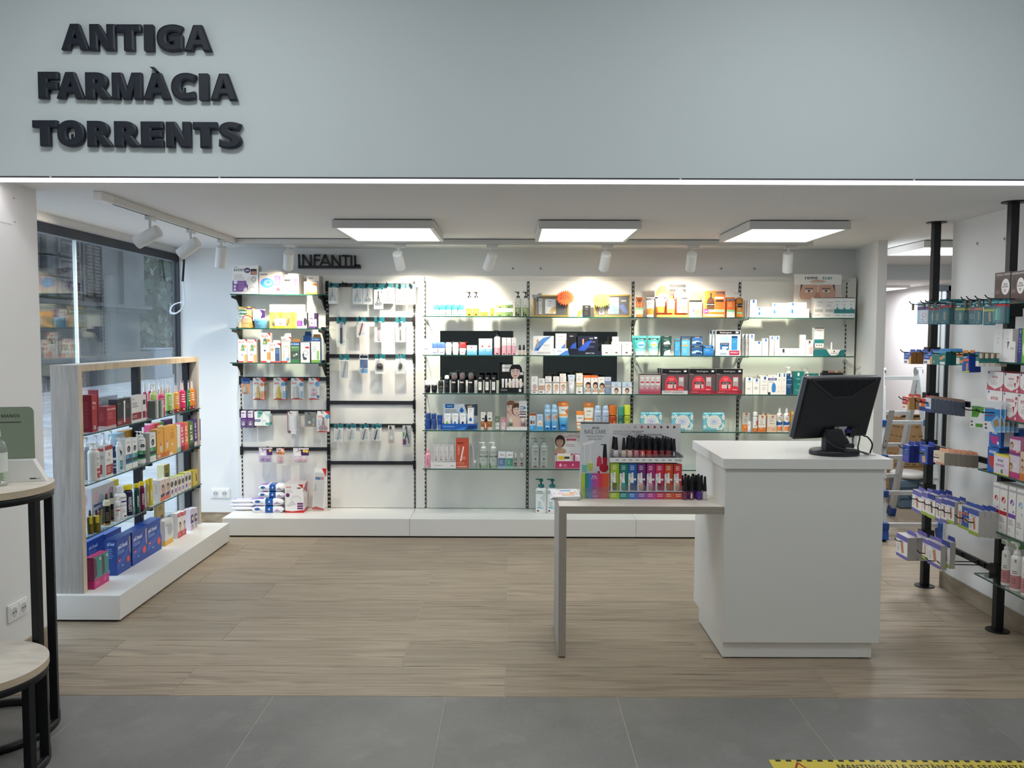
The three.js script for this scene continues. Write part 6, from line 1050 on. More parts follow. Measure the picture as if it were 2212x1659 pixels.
stock(shelfS(A4, 'second glass3'), [
  ['box', [1125, 1186], 335, 'sunscreen box with brown top', 'b8d2e4|r 0 0 100 14 a0522a|r 0 14 100 16 dfe6ea|t 50 22 7 3a4a6a ISDIN|r 14 44 30 18 5a3a2a|r 54 44 30 18 a8744a|r 0 72 100 28 3f9cd8|L 14 76 60 3 c8e4f4 6', { side: '7aa4c0' }],
  ['box', [1197, 1256], 347, 'light blue sunscreen box', 'bcd6ea|t 50 14 7 3a4a6a ISDIN|L 24 24 50 2 6a7a9a 5|e 54 54 36 16 f0e4d0|r 40 54 30 10 e89a4a|r 0 76 100 24 4aa4dc', { side: '8ab4d0' }],
  ['spray', [[1272, 1338], [1340, 1406]], 250, 'sky blue sun spray can', 'a9cbe2|t 50 16 7 24406a ISDIN|p e8843a 50,30 92,24 86,50|L 22 36 44 4 e0723a 6|g 54 100 7ab8e0 3a8fd0|r 20 78 56 6 e4eef6|r 28 88 40 6 1c4a86', { cap: '#9ec0dc', bf: 0.8, n: 1 }],
  ['tube', [1410, 1516], 232, 'large orange topped blue sun tube', 'e8843a|t 50 6 5 fff FOTO|r 0 16 100 84 e2e4e2|t 50 30 7 1f2f4a ISDIN|p d8743a 64,34 96,24 92,52|r 10 46 78 9 f0a860|g 60 100 7ac4e4 2a84c4|r 30 88 40 8 1c4a86', { cap: '#2a7ec0', n: 1, bf: 0.1 }],
  ['tube', [1588, 1672], 315, 'small orange topped white sun tube', 'e88a42|r 0 24 100 76 ece8e0|t 50 40 10 1f2f4a ISDIN|r 8 62 84 7 e88a42|r 8 78 84 10 f0b878', { cap: '#e0a060', bf: 0.1 }],
  ['tube', [1664, 1772], 233, 'large orange topped beige sun tube', 'e88a42|t 50 8 5 fff FOTO|r 0 20 100 80 ece6da|t 50 34 7 1f2f4a ISDIN|L 24 46 50 2 a8a090 5|r 8 62 84 7 ee9a50|g 76 100 eab878 e0a050', { cap: '#e0a860', bf: 0.1 }],
  ['spray', [[1772, 1842], [1852, 1918]], 260, 'pale blue grey sun spray can', 'b4c4d8|t 50 28 7 24406a ISDIN|L 24 40 50 3 7a8aa8 5|r 16 58 70 7 d8743a|r 16 70 70 6 e8d8c8|r 26 84 44 5 8aa0c0', { cap: '#a8c0dc', bf: 0.8 }],
  ['bottle', [1916, 2000], 262, 'orange tanning oil bottle', 'a8481c|r 50 34 46 50 c0561e|L 54 44 30 4 f0d0b0 6', { cap: '#d8742a', cw: 0.95, bf: 0.62, m: 'gloss', n: 1 }],
  ['bottle', [2008, 2066], 270, 'teal sun oil bottle', '2f6e66|L 24 40 50 3 8ac0b4 6|r 22 64 56 10 b8dcd4', { cap: '#3f9a8c', cw: 0.95, bf: 0.62 }],
  ['bottle', [2068, 2136], 258, 'lime yellow sun oil bottle', 'a8b43a|L 24 40 50 3 e4ecb0 6|r 22 64 56 10 ecf2c8', { cap: '#d2e04a', cw: 0.95, bf: 0.62, n: 1 }],
]);
const S52 = shelfS(A4, 'second glass4');
stock(S52, [
  ['pump', [[1142, 1224], [1230, 1306]], 600, 'clear micellar bottle with silver pump', 'd4dad8|r 10 20 80 76 dfe5e3|t 50 30 6 4a5058 ISDIN|L 28 40 44 2 9aa4a0 4|c 50 62 12 6a8a5a|L 26 76 46 3 a8b0ac 4|r 26 92 40 4 8a2a3a', { cap: '#9fa5a6', m: 'clear', bf: 0.84, n: 1 }],
]);
cardDisplay(S52, 1380, 1640, 528, 880, 'pink make-up wipes display with printed smiling woman', 'e4dfe0|r 40 0 60 100 e6e2e4|t 68 4 7 8a5a6a Vitalinea|t 70 12 5 b05a78 TOALLITAS|t 70 17 5 b05a78 DESMAQUILLANTES|r 46 22 38 6 c2607e|F 20 32 32 3a2a26 d4a894|L 44 38 44 2 9a8a90 5|r 0 66 100 3 c2406e', { d: 0.12, tray: { h: 0.055, ops: 'b83a68|d 20 60 5 f0c8d4|L 32 46 16 2 f0c8d4 20|p f0d4dc 62,70 72,24 70,60', side: 'e8e4e6' } });
stock({ ...S52, z: ZF - 0.04, loc: 'pink wipes display' }, [['box', [1400, 1530], 740, 'yellow and white wipes pack', 'ece8dc|r 8 20 44 30 e4c83a|r 54 24 40 20 3a3a3a|L 12 60 60 2 d8c890 9', { b: 850, d: 0.02 }], ['box', [1560, 1620], 750, 'pink and white wipes pack', 'ecdfe4|r 0 0 30 100 9a3a5a|L 40 20 44 4 c87a94 12', { b: 850, d: 0.02 }]]);
stock({ ...A4, y: 0.147, z: -6.56, loc: 'the plinth by the side table' }, [['pump', [[1187, 1296], [1300, 1408]], 995, 'big white lotion with teal pump', 'eff0ee|t 34 17 7 3a4a50 ISDIN|t 36 23 6 1f8a8a Germisdin|p cfe0e2 40,40 90,20 80,60|L 16 56 44 5 4a9aa8 5|r 12 78 60 3 7ac0dc|r 12 88 18 5 6a1a2a', { cap: '#17706e', f: 0.75 }]]);
// third and fourth glass bays
const NB = (y, s = 7) => `r 0 ${y} 100 10 15171c|t 50 ${y + 5} ${s} e4e4e4 Neutrogena`;
const T1 = shelfS(A5, 'third glass0');
stock(T1, [
  ['tube', [102, 186], 268, 'all orange cream tube', 'dc7a3a|r 22 12 60 12 5a3220|t 52 18 7 f0d0a8 Neutrogena|L 24 40 50 2 f4c8a0 5|r 0 60 100 12 8ad0a0|r 0 72 100 28 f0d8c0', { cap: '#e88a44', bf: 0.14 }],
  ['tube', [205, 284], 270, 'white and orange tube with black band', `efe8e0|${NB(6)}|L 20 28 60 4 6a5a50 6|p ee8a30 0,70 60,60 100,72 100,100 0,100`, { cap: '#f0e8e0', bf: 0.14 }],
  ['tube', [290, 392], 258, 'white orange tube in the orange display', `efe8e2|${NB(5)}|L 20 26 60 5 5a5a68 6|p ee8a30 0,74 50,64 100,70 100,100 0,100`, { cap: '#e8763a', bf: 0.1, b: 416, z: -0.02 }],
  ['box', [398, 468], 284, 'white and orange box in the display', `efeae4|${NB(4)}|L 14 26 60 5 5a5a78 7|r 0 68 100 32 ee8a44`, { side: 'd8a880', b: 416, z: -0.02 }],
  ['box', [490, 588], 272, 'mask box with orange face outline', 'f2e2d0|r 40 2 58 8 15171c|L 14 18 60 4 d8a890 5|c 24 66 14 e05a7a|e 66 78 24 22 f09050|e 66 62 22 10 f0a060|e 66 82 14 14 f6c8a0', { side: 'e8b890', b: 416, z: -0.02 }],
  ['box', [602, 722], 296, 'second mask box with orange face outline', 'f2e4d4|r 0 0 100 12 15171c|L 20 18 60 5 d8a890 5|c 36 60 13 e0608a|e 74 80 22 20 f09050|e 74 64 20 10 f0a060|e 74 84 12 12 f6c8a0|r 0 14 12 86 c9a890', { side: 'e0b890', n: 1 }],
  ['box', [746, 942], 210, 'large orange two-bottle gift pack', 'ea7a30|r 56 4 40 8 15171c|t 76 8 5 e4e4e4 Neutrogena|e 30 44 18 20 5a3a24|r 12 40 36 40 5a3a24|r 28 8 6 20 2a2422|r 14 46 34 10 1a1614|t 31 51 5 d8d8d8 Neutrogena|r 50 22 44 10 e8d8c8|r 54 30 38 42 e8702a|r 54 34 38 7 2a2220|r 0 68 20 18 d83a7a|t 10 77 7 fff 50|r 20 70 76 9 90d4a8|r 6 88 88 8 f0c8a0', { d: 0.028, side: 'd8cfc4', n: 2, gap: 0.03, sx: -0.006 }],
  ['box', [956, 1032], 270, 'orange and white carton beside amber pump bottle', `e8742c|${NB(8)}|L 16 26 60 4 f6c8a0 6|r 0 62 100 10 8ad0a0|r 0 72 100 28 f0e8dc`, { side: 'c9622a' }],
  ['pump', [1040, 1120], 225, 'amber face wash with clear pump', 'b8762c|r 22 30 56 18 1a1614|t 50 37 6 e4e4e4 Neutrogena|L 26 52 46 3 f0d8a8 5|r 20 72 58 9 8ad0a0|g 84 100 c88a40 a8682a', { cap: '#cfcfcb', bf: 0.8 }],
]);
{ // orange display: cards and tray
  const z = ZF - 0.015, a = at(1350 + 300 / 4.337, 681, { z }), b = at(1350 + 600 / 4.337, 681, { z }), c0 = at(1350 + 280 / 4.337, 580 + 150 / 4.337, { z: z - 0.08 }), c1 = at(1350 + 565 / 4.337, 681, { z: z - 0.08 }), w = b.x - a.x;
  const t = thing('counter_display', 'orange display with printed smiling blonde woman, third glass bay', 'display', [(a.x + b.x) / 2, T1.y, z]);
  const ops = 'd9dadb|F 26 42 40 b98a50 e8c0a4|r 48 0 52 22 15171c|t 74 10 10 e8e8e8 Neutrogena|r 48 22 52 78 ee8234|r 48 26 16 8 d83a4a|e 78 56 20 22 f4a868|L 58 44 30 2 fff0e0 6', w2 = c1.x - c0.x, h2 = c0.y - T1.y, c = printCell(ops, 170, 150, 'ee8234');
  const g = new THREE.BoxGeometry(w2, h2, 0.003).translate(0, h2 / 2, 0); mapPrint(g, c, w2, 0, h2); const m = mesh('back_card', g, pm(c), t); m.position.set((c0.x + c1.x) / 2 - t.position.x, 0, -0.08);
  const c2 = printCell('ee8a44|L 6 44 80 1 c05a20 20', 160, 16, 'ee8a44'), f = new THREE.BoxGeometry(w, 0.021, 0.003).translate(0, 0.0105, 0.002); mapPrint(f, c2, w, 0, 0.021); mesh('tray_front', f, pm(c2), t);
  mesh('tray', [box(-w / 2, w / 2, 0, 0.019, -0.076, -0.001)], M('#ee8a44', 0.5), t);
  const r = c0.clone(); mesh('round_topper', new THREE.CylinderGeometry(0.045, 0.045, 0.003, 24).rotateX(Math.PI / 2).translate(w * 0.24, h2 * 0.68, -0.06), M('#f2a468', 0.5), t);
  const rt = at(1350 + 655 / 4.337, 580 + 270 / 4.337, { z: ZF - 0.05 }); tag(mesh('round_topper', new THREE.CylinderGeometry(0.045, 0.045, 0.003, 24).rotateX(Math.PI / 2).translate(rt.x, rt.y, rt.z), M('#ef9c60', 0.5)), 'round orange card topper behind the second mask box', 'card');
}
const LR = (x = 50) => `r ${x - 14} 2 28 16 1f5fa8`;
const F1 = shelfS(A5, 'fourth glass0');
stock(F1, [
  ['box', [1172, 1234], 292, 'upright white box with blue tab', `f2f0ec|${LR(56)}|L 20 26 60 3 9aa0a8 5|o 56 48 14 5a5a5a 5|L 20 64 60 3 b0b0b0 5`, { d: 0.03, n: 3, gap: 0.03, sx: -0.011, side: 'c9c5be' }],
  ['box', [1233, 1376], 402, 'lowest flat white box, left stack', 'f2f0ec|r 12 10 14 50 1f5fa8|L 44 30 44 2 8a9098 20', { d: 0.05 }],
  ['box', [1233, 1376], 364, 'upper flat white box, left stack', 'f2f0ec|r 12 10 14 50 1f5fa8|L 44 30 44 2 8a9098 20', { b: 401, d: 0.05 }],
  ['box', [1378, 1528], 383, 'lower flat white box, middle stack', 'f2f0ec|r 10 8 12 42 1f5fa8|L 46 20 44 2 8a9098 18', { d: 0.05 }],
  ['box', [1379, 1529], 325, 'upper flat white box, middle stack', 'f2f0ec|r 10 8 12 42 1f5fa8|L 46 20 44 2 8a9098 18', { b: 382, d: 0.05 }],
  ['box', [1532, 1726], 377, 'lower long flat white box, right stack', 'f2f0ec|r 14 6 10 46 1f5fa8|L 46 20 44 3 8a9098 18', { d: 0.05 }],
  ['box', [1546, 1702], 318, 'upper flat white box, right stack', 'f2f0ec|r 12 6 12 46 1f5fa8|L 40 20 50 2 8a9098 18', { b: 376, d: 0.05 }],
  ['box', [[1770, 1868], [1873, 1956]], 272, 'grey-white cream box', 'dcdad8|r 0 0 100 3 5a4a40|t 60 24 6 5a5a5a remescar|L 30 36 50 2 9a9a9a 6|r 14 58 76 14 b0aeac|L 10 84 70 2 8a8a8a 6', { side: 'bdb9b6' }],
  ['box', [[1960, 2026], [2028, 2090], [2092, 2156]], 270, 'teal and white repair cream box', 'd9dedd|r 0 0 100 4 5a4a40|t 50 20 6 2a6a6a remescar|L 26 32 50 2 8a9a9a 5|r 0 58 100 20 2a7c80|c 50 54 16 3a8c90|r 0 78 100 22 e4e6e4|c 24 88 8 8aa0a0|c 50 88 8 8aa0a0|c 76 88 8 8aa0a0', { side: 'a8b4b4' }],
]);
{ // poster with printed eyes
  const z = ZF - 0.14, a = at(1350 + 1580 / 4.337, 580 + 290 / 4.337, { z }), b = at(1350 + 2030 / 4.337, 580 + 55 / 4.337, { z }), w = b.x - a.x, h = b.y - a.y;
  const t = thing('poster_sign', 'tall shelf poster with a pair of printed eyes', 'poster', [(a.x + b.x) / 2, F1.y, z]), h2 = b.y - F1.y, k = h / h2;
  const eye = (x) => `e ${x} ${66 * k} 8 3.2 f0e8e2|c ${x} ${66 * k} 3 5a7a8a|c ${x} ${66 * k} 1.2 1c1c1c|r ${x - 9} ${54 * k} 18 2.2 6a5648|r ${x - 8} ${61.5 * k} 16 0.8 4a3a32`;
  const c = printCell(`e9e7e4|t 36 ${14 * k} ${19 * k} 3c4048 reme|t 70 ${14 * k} ${19 * k} 2f8a80 scar|u 50 ${33 * k} ${8 * k} 6a6c70 - MEDMETICS -|r 0 ${41 * k} 100 ${59 * k} cfc6c0|e 50 ${78 * k} 38 ${56 * k} c9a08c|r 0 ${30 * k} 100 ${11 * k} e9e7e4|u 50 ${34 * k} ${8 * k} 6a6c70 - MEDMETICS -|p 5a4a40 14,${41 * k} 19,${41 * k} 13,${72 * k}|p 5a4a40 86,${41 * k} 81,${41 * k} 87,${72 * k}|r 50 ${41 * k} 1 ${59 * k} f0e8e4|${eye(32)}|${eye(68)}|p b88a76 46,${72 * k} 54,${72 * k} 58,${98 * k} 42,${98 * k}|r 0 ${100 * k} 100 60 cfcac6`, 420, 420, 'c9c6c2');
  const g = new THREE.BoxGeometry(w, h2, 0.004).translate(0, h2 / 2, 0); mapPrint(g, c, w, 0, h2); mesh('printed_board', g, pm(c), t);
  mesh('easel_leg', box(-0.03, 0.03, 0, h2 * 0.7, -0.03, -0.026), M('#d8d5d0', 0.6), t);
}
stock(shelfS(A5, 'third glass1'), [
  ['tube', [95, 215], 630, 'turquoise scrub tube with lid band', '48b4b4|r 0 0 100 10 6ac8c8|r 10 14 80 10 14343c|t 50 19 6 d8e8e8 Neutrogena|e 54 52 30 20 a8dce0|r 30 50 46 8 3f86d0|g 70 100 6abcc4 cfe8ea', { cap: '#d4e8ea', bf: 0.1, n: 1, gap: 0.04, sx: -0.012 }],
  ['tube', [217, 335], 630, 'turquoise and lime scrub tube', '58bcb4|r 0 0 100 10 7acac4|r 10 14 80 10 14343c|t 50 19 6 d8e8e8 Neutrogena|e 54 50 28 18 b8e0d0|r 30 48 46 8 b8d848|g 70 100 8accc4 dcece8', { cap: '#d4e8e6', bf: 0.1, n: 1, gap: 0.04, sx: 0.012 }],
  ['box', [345, 432], 720, 'lower dark green jar box', `1f4440|${NB(2, 8)}|p dfe8e6 30,60 90,40 100,100 20,100|L 20 36 50 2 8ab0a8 10`, { side: '16302c', d: 0.06 }],
  ['box', [345, 438], 634, 'upper dark green jar box', `234a44|${NB(2, 8)}|p cfe0dc 20,70 70,50 90,90 20,94|L 20 34 60 2 8ab0a8 10`, { b: 718, side: '16302c', d: 0.06 }],
  ['box', [468, 514], 660, 'slim sky blue box with black band', `3f9ad0|${NB(6, 5)}|t 50 40 8 7ad08a H2O|L 22 54 50 3 a8d8f0 6`, { side: '2f7aac' }],
  ['box', [532, 606], 634, 'sky blue box with orange line', `5aaadc|r 0 0 100 8 2a3a54|${NB(10, 6)}|L 16 30 60 2 d8ecf8 6|r 14 44 66 8 e8a050|L 20 64 50 5 a0d0ee 5`, { side: '3a80b0', d: 0.06 }],
  ['box', [628, 724], 724, 'lower blue water jar box', `2f5a8c|${NB(2, 9)}|p a8c8e0 0,60 50,46 100,62 100,76 0,80|r 40 66 50 22 1c3a6a`, { side: '224468', d: 0.07 }],
  ['box', [629, 726], 637, 'upper blue water jar box', `3a649a|${NB(2, 9)}|p a8c8e0 0,60 50,46 100,62 100,76 0,80|r 40 62 50 26 1c3a6a`, { b: 721, side: '224468', d: 0.07 }],
  ['box', [736, 829], 722, 'bright blue jar box', `2f7fc8|${NB(12, 10)}|L 16 40 60 2 a8d0f0 10|g 60 100 3f90d8 1f5a9c`, { side: '1f5a94', d: 0.07 }],
  ['box', [852, 1084], 578, 'big blue red-flashed gift pack', `d8dee4|r 2 2 96 14 14161b|t 40 9 8 e0e0e0 Neutrogena|r 80 5 12 7 f0f0f0|r 12 20 76 60 e8eef4|e 36 34 20 12 b8d4ea|r 18 50 36 28 2a66ac|r 18 50 36 8 12284a|t 36 54 5 d8e4f0 Neutrogena|r 26 64 24 8 dfe8f0|r 64 22 24 56 3a90d0|r 64 24 24 6 12284a|t 76 46 6 7ad08a H2O|p c8dcee 14,78 40,70 50,86 20,88|L 18 90 34 2 2a4a7a 4|r 56 80 40 18 a8204a|t 76 88 8 f0d8e0 REGALO`, { d: 0.046, side: '8a949e', n: 2, gap: 0.05, sx: -0.012 }],
]);
stock(shelfS(A5, 'fourth glass1'), [
  ['box', [1166, 1214], 615, 'tall slim blue-tabbed white box', `f2f0ec|${LR(50)}|t 50 24 4 6a7a94 ROCHE|L 26 36 50 3 a8acb0 5|L 26 66 50 3 c0c0c0 5`, { n: 2, gap: 0.035, sx: -0.018, side: 'c2bdb6', d: 0.03 }],
  ['box', [1215, 1282], 682, 'low white box with blue tab', `f2f0ec|${LR(62)}|L 30 26 56 2 8a9098 6|r 16 46 26 8 d8d8e0|L 30 76 50 2 b0b0b0 6`, { side: 'c2bdb6' }],
  ['box', [1288, 1345], 655, 'mid-height white box with blue tab', `f2f0ec|${LR(58)}|L 26 24 60 3 9aa0a8 5|L 26 66 50 3 e0c8b8 5`, { side: 'c2bdb6' }],
  ['box', [[1355, 1400], [1405, 1450]], 632, 'slim white twin box with blue tab', `f3f1ed|${LR(56)}|t 56 24 4 6a7a94 ROCHE|L 30 34 56 2 b0b4b8 5|L 30 70 50 2 c8c0b8 5`, { side: 'c2bdb6' }],
  ['box', [1450, 1640], 748, 'long flat white box lying down', 'f3f1ec|r 14 8 10 46 2a3444|t 20 64 18 5a5a5a AVENE|t 76 60 18 6a6a7a serum', { side: 'c2bdb6' }],
  ['box', [1645, 1694], 622, 'slim white box with grey mark', 'f3f1ed|r 30 4 30 10 d4d0cc|L 26 40 50 3 9a9a9a 4|L 26 62 50 3 c0b0b0 5', { side: 'bdb8b2' }],
  ['box', [1696, 1766], 670, 'white and pink box', 'f1e4e2|r 38 4 24 18 4a4a4a|t 50 30 6 5a5a5a AVENE|L 20 44 40 3 a8a0a0 6|r 50 42 44 46 e8b4bc', { side: 'd8b0b4' }],
  ['box', [1776, 1866], 555, 'tall teal and white box in teal tray', 'e4e4e2|r 0 0 100 5 5a3a34|t 54 14 6 4a4a4a remescar|p d8e6e6 0,10 20,8 30,50 10,60|o 56 32 20 8a8a8a 2|r 0 58 100 20 2a7c80|c 28 88 8 7a7a7a|c 52 88 8 7a7a7a|c 76 88 8 7a7a7a', { b: 742, z: -0.02, side: 'b8bcba' }],
]);
{
  const z = ZF, S = SHELF['fourth glass1'], a = at(1350 + 1768 / 4.337, 765, { z }), b = at(1350 + 2058 / 4.337, 765, { z }), w = b.x - a.x, t = thing('tester_tray', 'teal counter tray with white notch and tester tube', 'tray', [(a.x + b.x) / 2, S.y, z]);
  const u = (X) => (X - 1913) / 290 * w, s = new THREE.Shape([[1768, 0], [2058, 0], [2058, 0.048], [2016, 0.046], [1990, 0.02], [1975, 0.008], [1930, 0.008], [1905, 0.04], [1885, 0.052], [1768, 0.047]].map(([x, y]) => new THREE.Vector2(u(x), y)));
  mesh('tray_front', new THREE.ExtrudeGeometry(s, { depth: 0.003, bevelEnabled: false }), M('#1f6e74', 0.4), t);
  const s2 = new THREE.Shape([[1884, 0.052], [2018, 0.05], [1990, 0.012], [1975, 0.004], [1928, 0.004], [1910, 0.02]].map(([x, y]) => new THREE.Vector2(u(x), y))); mesh('white_notch', new THREE.ExtrudeGeometry(s2, { depth: 0.003, bevelEnabled: false }).translate(0, 0, 0.0025), M('#e8e8e4', 0.5), t);
  const c = printCell('e8e8e4|p 222 40,40 50,6 60,40|r 47 30 6 22 222|t 50 76 26 3a3a3a PRUÉBALO', 70, 40, 'e8e8e4'), pl = new THREE.PlaneGeometry(0.07, 0.035).translate(u(1957), 0.03, 0.006); mapPrint(pl.translate(-u(1957), 0, 0), c, 0.07, 0.0125, 0.0475); pl.translate(u(1957), 0, 0); mesh('printed_arrow', pl, pm(c), t);
  mesh('tray_box', box(-w / 2, w / 2, 0, 0.04, -0.1, -0.001), M('#1f6e74', 0.4), t);
  const tp = thing('cream_tube', 'little white tester tube standing in the teal tray', 'tube', [a.x + u(1948) + w / 2, S.y + 0.041, z - 0.03]); mesh('tube_body', lathe([[0.007, 0], [0.008, 0.03], [0.005, 0.06], [0.0055, 0.065], [0, 0.066]], 14), M('#efeeea', 0.4), tp); mesh('cap', cyl(0.0085, 0.0085, 0.012, 0, 0, 0, 14), M('#e4e2de', 0.4), tp);
}
stock(shelfS(A5, 'third glass2'), [
  ['box', [[138, 188], [190, 236], [238, 284], [286, 335]], 988, 'slim silver and red serum pack', 'b9b6b4|r 0 0 100 5 2a2426|p d8d4d4 20,16 80,16 70,70 30,70|t 50 28 4 4a3a3a Neutrogena|r 20 38 60 8 b83a54|g 56 100 b0aaaa a82a48|L 26 64 48 3 f0d0d8 5', { d: 0.06, side: '8a7478' }],
  ...[[350, 592, 'left'], [604, 850, 'middle'], [856, 1103, 'right']].map(([a, b, w]) => ['box', [a, b], 940, `large black and red gift pack, ${w}`, `4a4548|r 0 0 100 20 15161c|t 50 10 8 c8c8c8 Neutrogena|r 84 6 10 7 f4f4f4|r 2 20 14 4 d8a8b0|r 0 22 100 64 5a4c50|e 36 56 24 28 cf3a48|r 12 56 48 32 cf3a48|u 36 40 6 f4c8cc Cellular|u 36 47 5 f4c8cc Boost|r 20 52 34 9 15161c|t 37 56 5 d8d8d8 Neutrogena|r 22 62 32 16 d8b4b4|r 42 64 4 16 2a2a2a|r 64 28 20 52 a8989a|r 64 28 20 4 8a1a2a|r 66 36 16 14 c8c4c4|e 72 82 14 14 c22a3a|t 72 82 5 f4d0d4 REGALO|r 0 87 100 13 ${w === 'left' ? 'c9c6c6' : '8a1f30'}|L 6 92 40 1 ${w === 'left' ? '2a2a2a' : 'e0b0b8'} 5|L 40 91 54 2 ${w === 'left' ? '4a4a4a' : 'c05a6a'} 4`, { d: 0.046, side: '9a9896', n: 2, gap: 0.05, sx: -0.008, loc: 'on third glass shelf' }]),
]);
stock(shelfS(A5, 'fourth glass2'), [
  ['box', [1131, 1196], 1020, 'white box with blue tab, left end', `f2f0ec|${LR(56)}|t 56 28 6 4a9aa8 LIPIKAR|L 24 64 60 2 9a9a9a 6`, { side: 'c2bdb6' }],
  ['box', [1199, 1264], 1032, 'lowest white box with blue tab', `f2f0ec|${LR(56)}|t 56 28 6 7aaab8 TOLER|L 24 54 60 3 5a6a8a 6`, { side: 'c2bdb6' }],
  ['box', [1268, 1340], 1010, 'wider white box with blue tab, third', `f2f0ec|${LR(62)}|L 30 26 60 2 9aa0a8 5|t 56 50 6 4a5a7a EFFACLAR|L 24 62 60 3 b0a8a0 6`, { side: 'c2bdb6', n: 1, sy: 0.004 }],
  ['box', [1343, 1424], 1000, 'white box with bright blue bottle picture', 'f2f0ee|t 56 6 7 3a3a3a LA|r 2 15 96 12 24346e|t 50 21 9 e8ecf6 PHYSIO|L 10 32 70 2 6a7aa0 5|e 66 66 24 26 3a8ad0|r 44 52 44 36 3a8ad0|r 0 90 30 10 222', { side: 'c2bdb6', d: 0.05 }],
  ['box', [[1425, 1468], [1470, 1513]], 980, 'tall slim white box with blue tab', `f2f0ec|${LR(56)}|L 28 26 56 3 a8acb0 5|L 28 60 56 3 e0c8b8 5|L 28 84 50 2 b0b0b0 5`, { side: 'c2bdb6' }],
  ['pump', [1514, 1582], 922, 'dark blue gel with white pump', '1f4f7c|r 60 4 26 14 dfe8f0|t 50 30 5 b8d0e4 ROCHE|L 24 56 50 3 8ab0d0 5|t 46 54 5 c8dcec EFFACLAR', { cap: '#f2f2f0', f: 0.7 }],
  ['box', [1582, 1682], 964, 'teal pouch with white emblem', '1f7a78|r 36 6 18 14 e8eeee|L 26 30 50 2 a8d0cc 5|t 50 56 5 c8e4e0 GEL|L 20 80 60 2 8abcb8 5', { z: -0.03, side: '165e5c', d: 0.05 }],
  ['pump', [[1640, 1690], [1692, 1742]], 924, 'dark bottle with white pump behind monitor', '1c2a34|r 40 6 24 12 dfe8f0', { cap: '#f2f2f0', z: -0.05 }],
  ['tube', [1745, 1830], 984, 'teal tube behind the monitor', '1f6a68|L 20 20 40 4 8abcb8 7', { cap: '#e8e8e6' }],
]);
{ // black tester rack at the right end of the third shelf
  const z = ZF, S = SHELF['fourth glass2'], a = at(1350 + 1868 / 4.337, 848, { z }), b = at(1350 + 2070 / 4.337, 580 + 962 / 4.337, { z }), w = b.x - a.x, h = b.y - S.y, t = thing('tester_rack', 'black make-up tester rack at the right end above monitor', 'rack', [(a.x + b.x) / 2, S.y, z - 0.05]);
  mesh('stepped_body', [box(-w / 2, w / 2, 0, h * 0.72, -0.05, 0.05), box(-w / 2, w / 2, 0, h * 0.92, -0.05, 0.0)], M('#131417', 0.4), t);
  for (let i = 0; i < 8; i++) mesh('tester', rbox(-w / 2 + 0.012 + i * w * 0.115, -w / 2 + 0.012 + i * w * 0.115 + w * 0.1, h * 0.92, h, -0.045, -0.01, 0.002, 1), M(i < 2 ? '#2a2424' : i % 4 === 1 ? '#e8ddd4' : '#c9967a', 0.5), t);
}
const DAISY = '7cc4d4|' + Array.from({ length: 26 }, (_, i) => { const x = Math.round(hash2(i, 1, 9) * 100), y = Math.round(hash2(i, 2, 9) * 100), s = 5 + hash2(i, 3, 9) * 4; return `c ${x} ${y} ${s.toFixed(1)} ${i % 3 ? 'eef2f0' : '4aa4bc'}|c ${x} ${y} ${(s * 0.3).toFixed(1)} ${i % 3 ? 'c9a878' : 'a8dce4'}`; }).join('|') + '|' + Array.from({ length: 16 }, (_, i) => { const q = i / 16 * 6.283; return `c ${(50 + Math.cos(q) * 27).toFixed(0)} ${(50 + Math.sin(q) * 27).toFixed(0)} 7 f4f2ec|c ${(50 + Math.cos(q) * 27).toFixed(0)} ${(50 + Math.sin(q) * 27).toFixed(0)} 2 a89878`; }).join('|') + '|e 50 50 21 19 b9c4e4|e 50 50 19 17 d8def0|t 50 51 6 4a5a8a LETIBALM|L 36 42 26 1 8a94b8 5|L 36 60 26 1 8a94b8 5';
stock({ ...A6, y: SHELF['third glass3'].y, z: ZF - 0.03, loc: SHELF['third glass3'].loc }, [['tin', [[148, 352], [440, 646], [732, 943]], 482, 'turquoise square tin with daisy print', DAISY, { d: 0.045, turn: 0 }]]);
const ORB = 'f0ece4|r 40 2 28 12 d8642a|t 50 22 5 6a5a4a ROCHE|L 24 34 50 3 9a9088 6|t 50 56 6 8a5a3a ANTHELIOS|g 66 100 e8843a d8702a|L 20 76 50 2 f8d8b8 7';
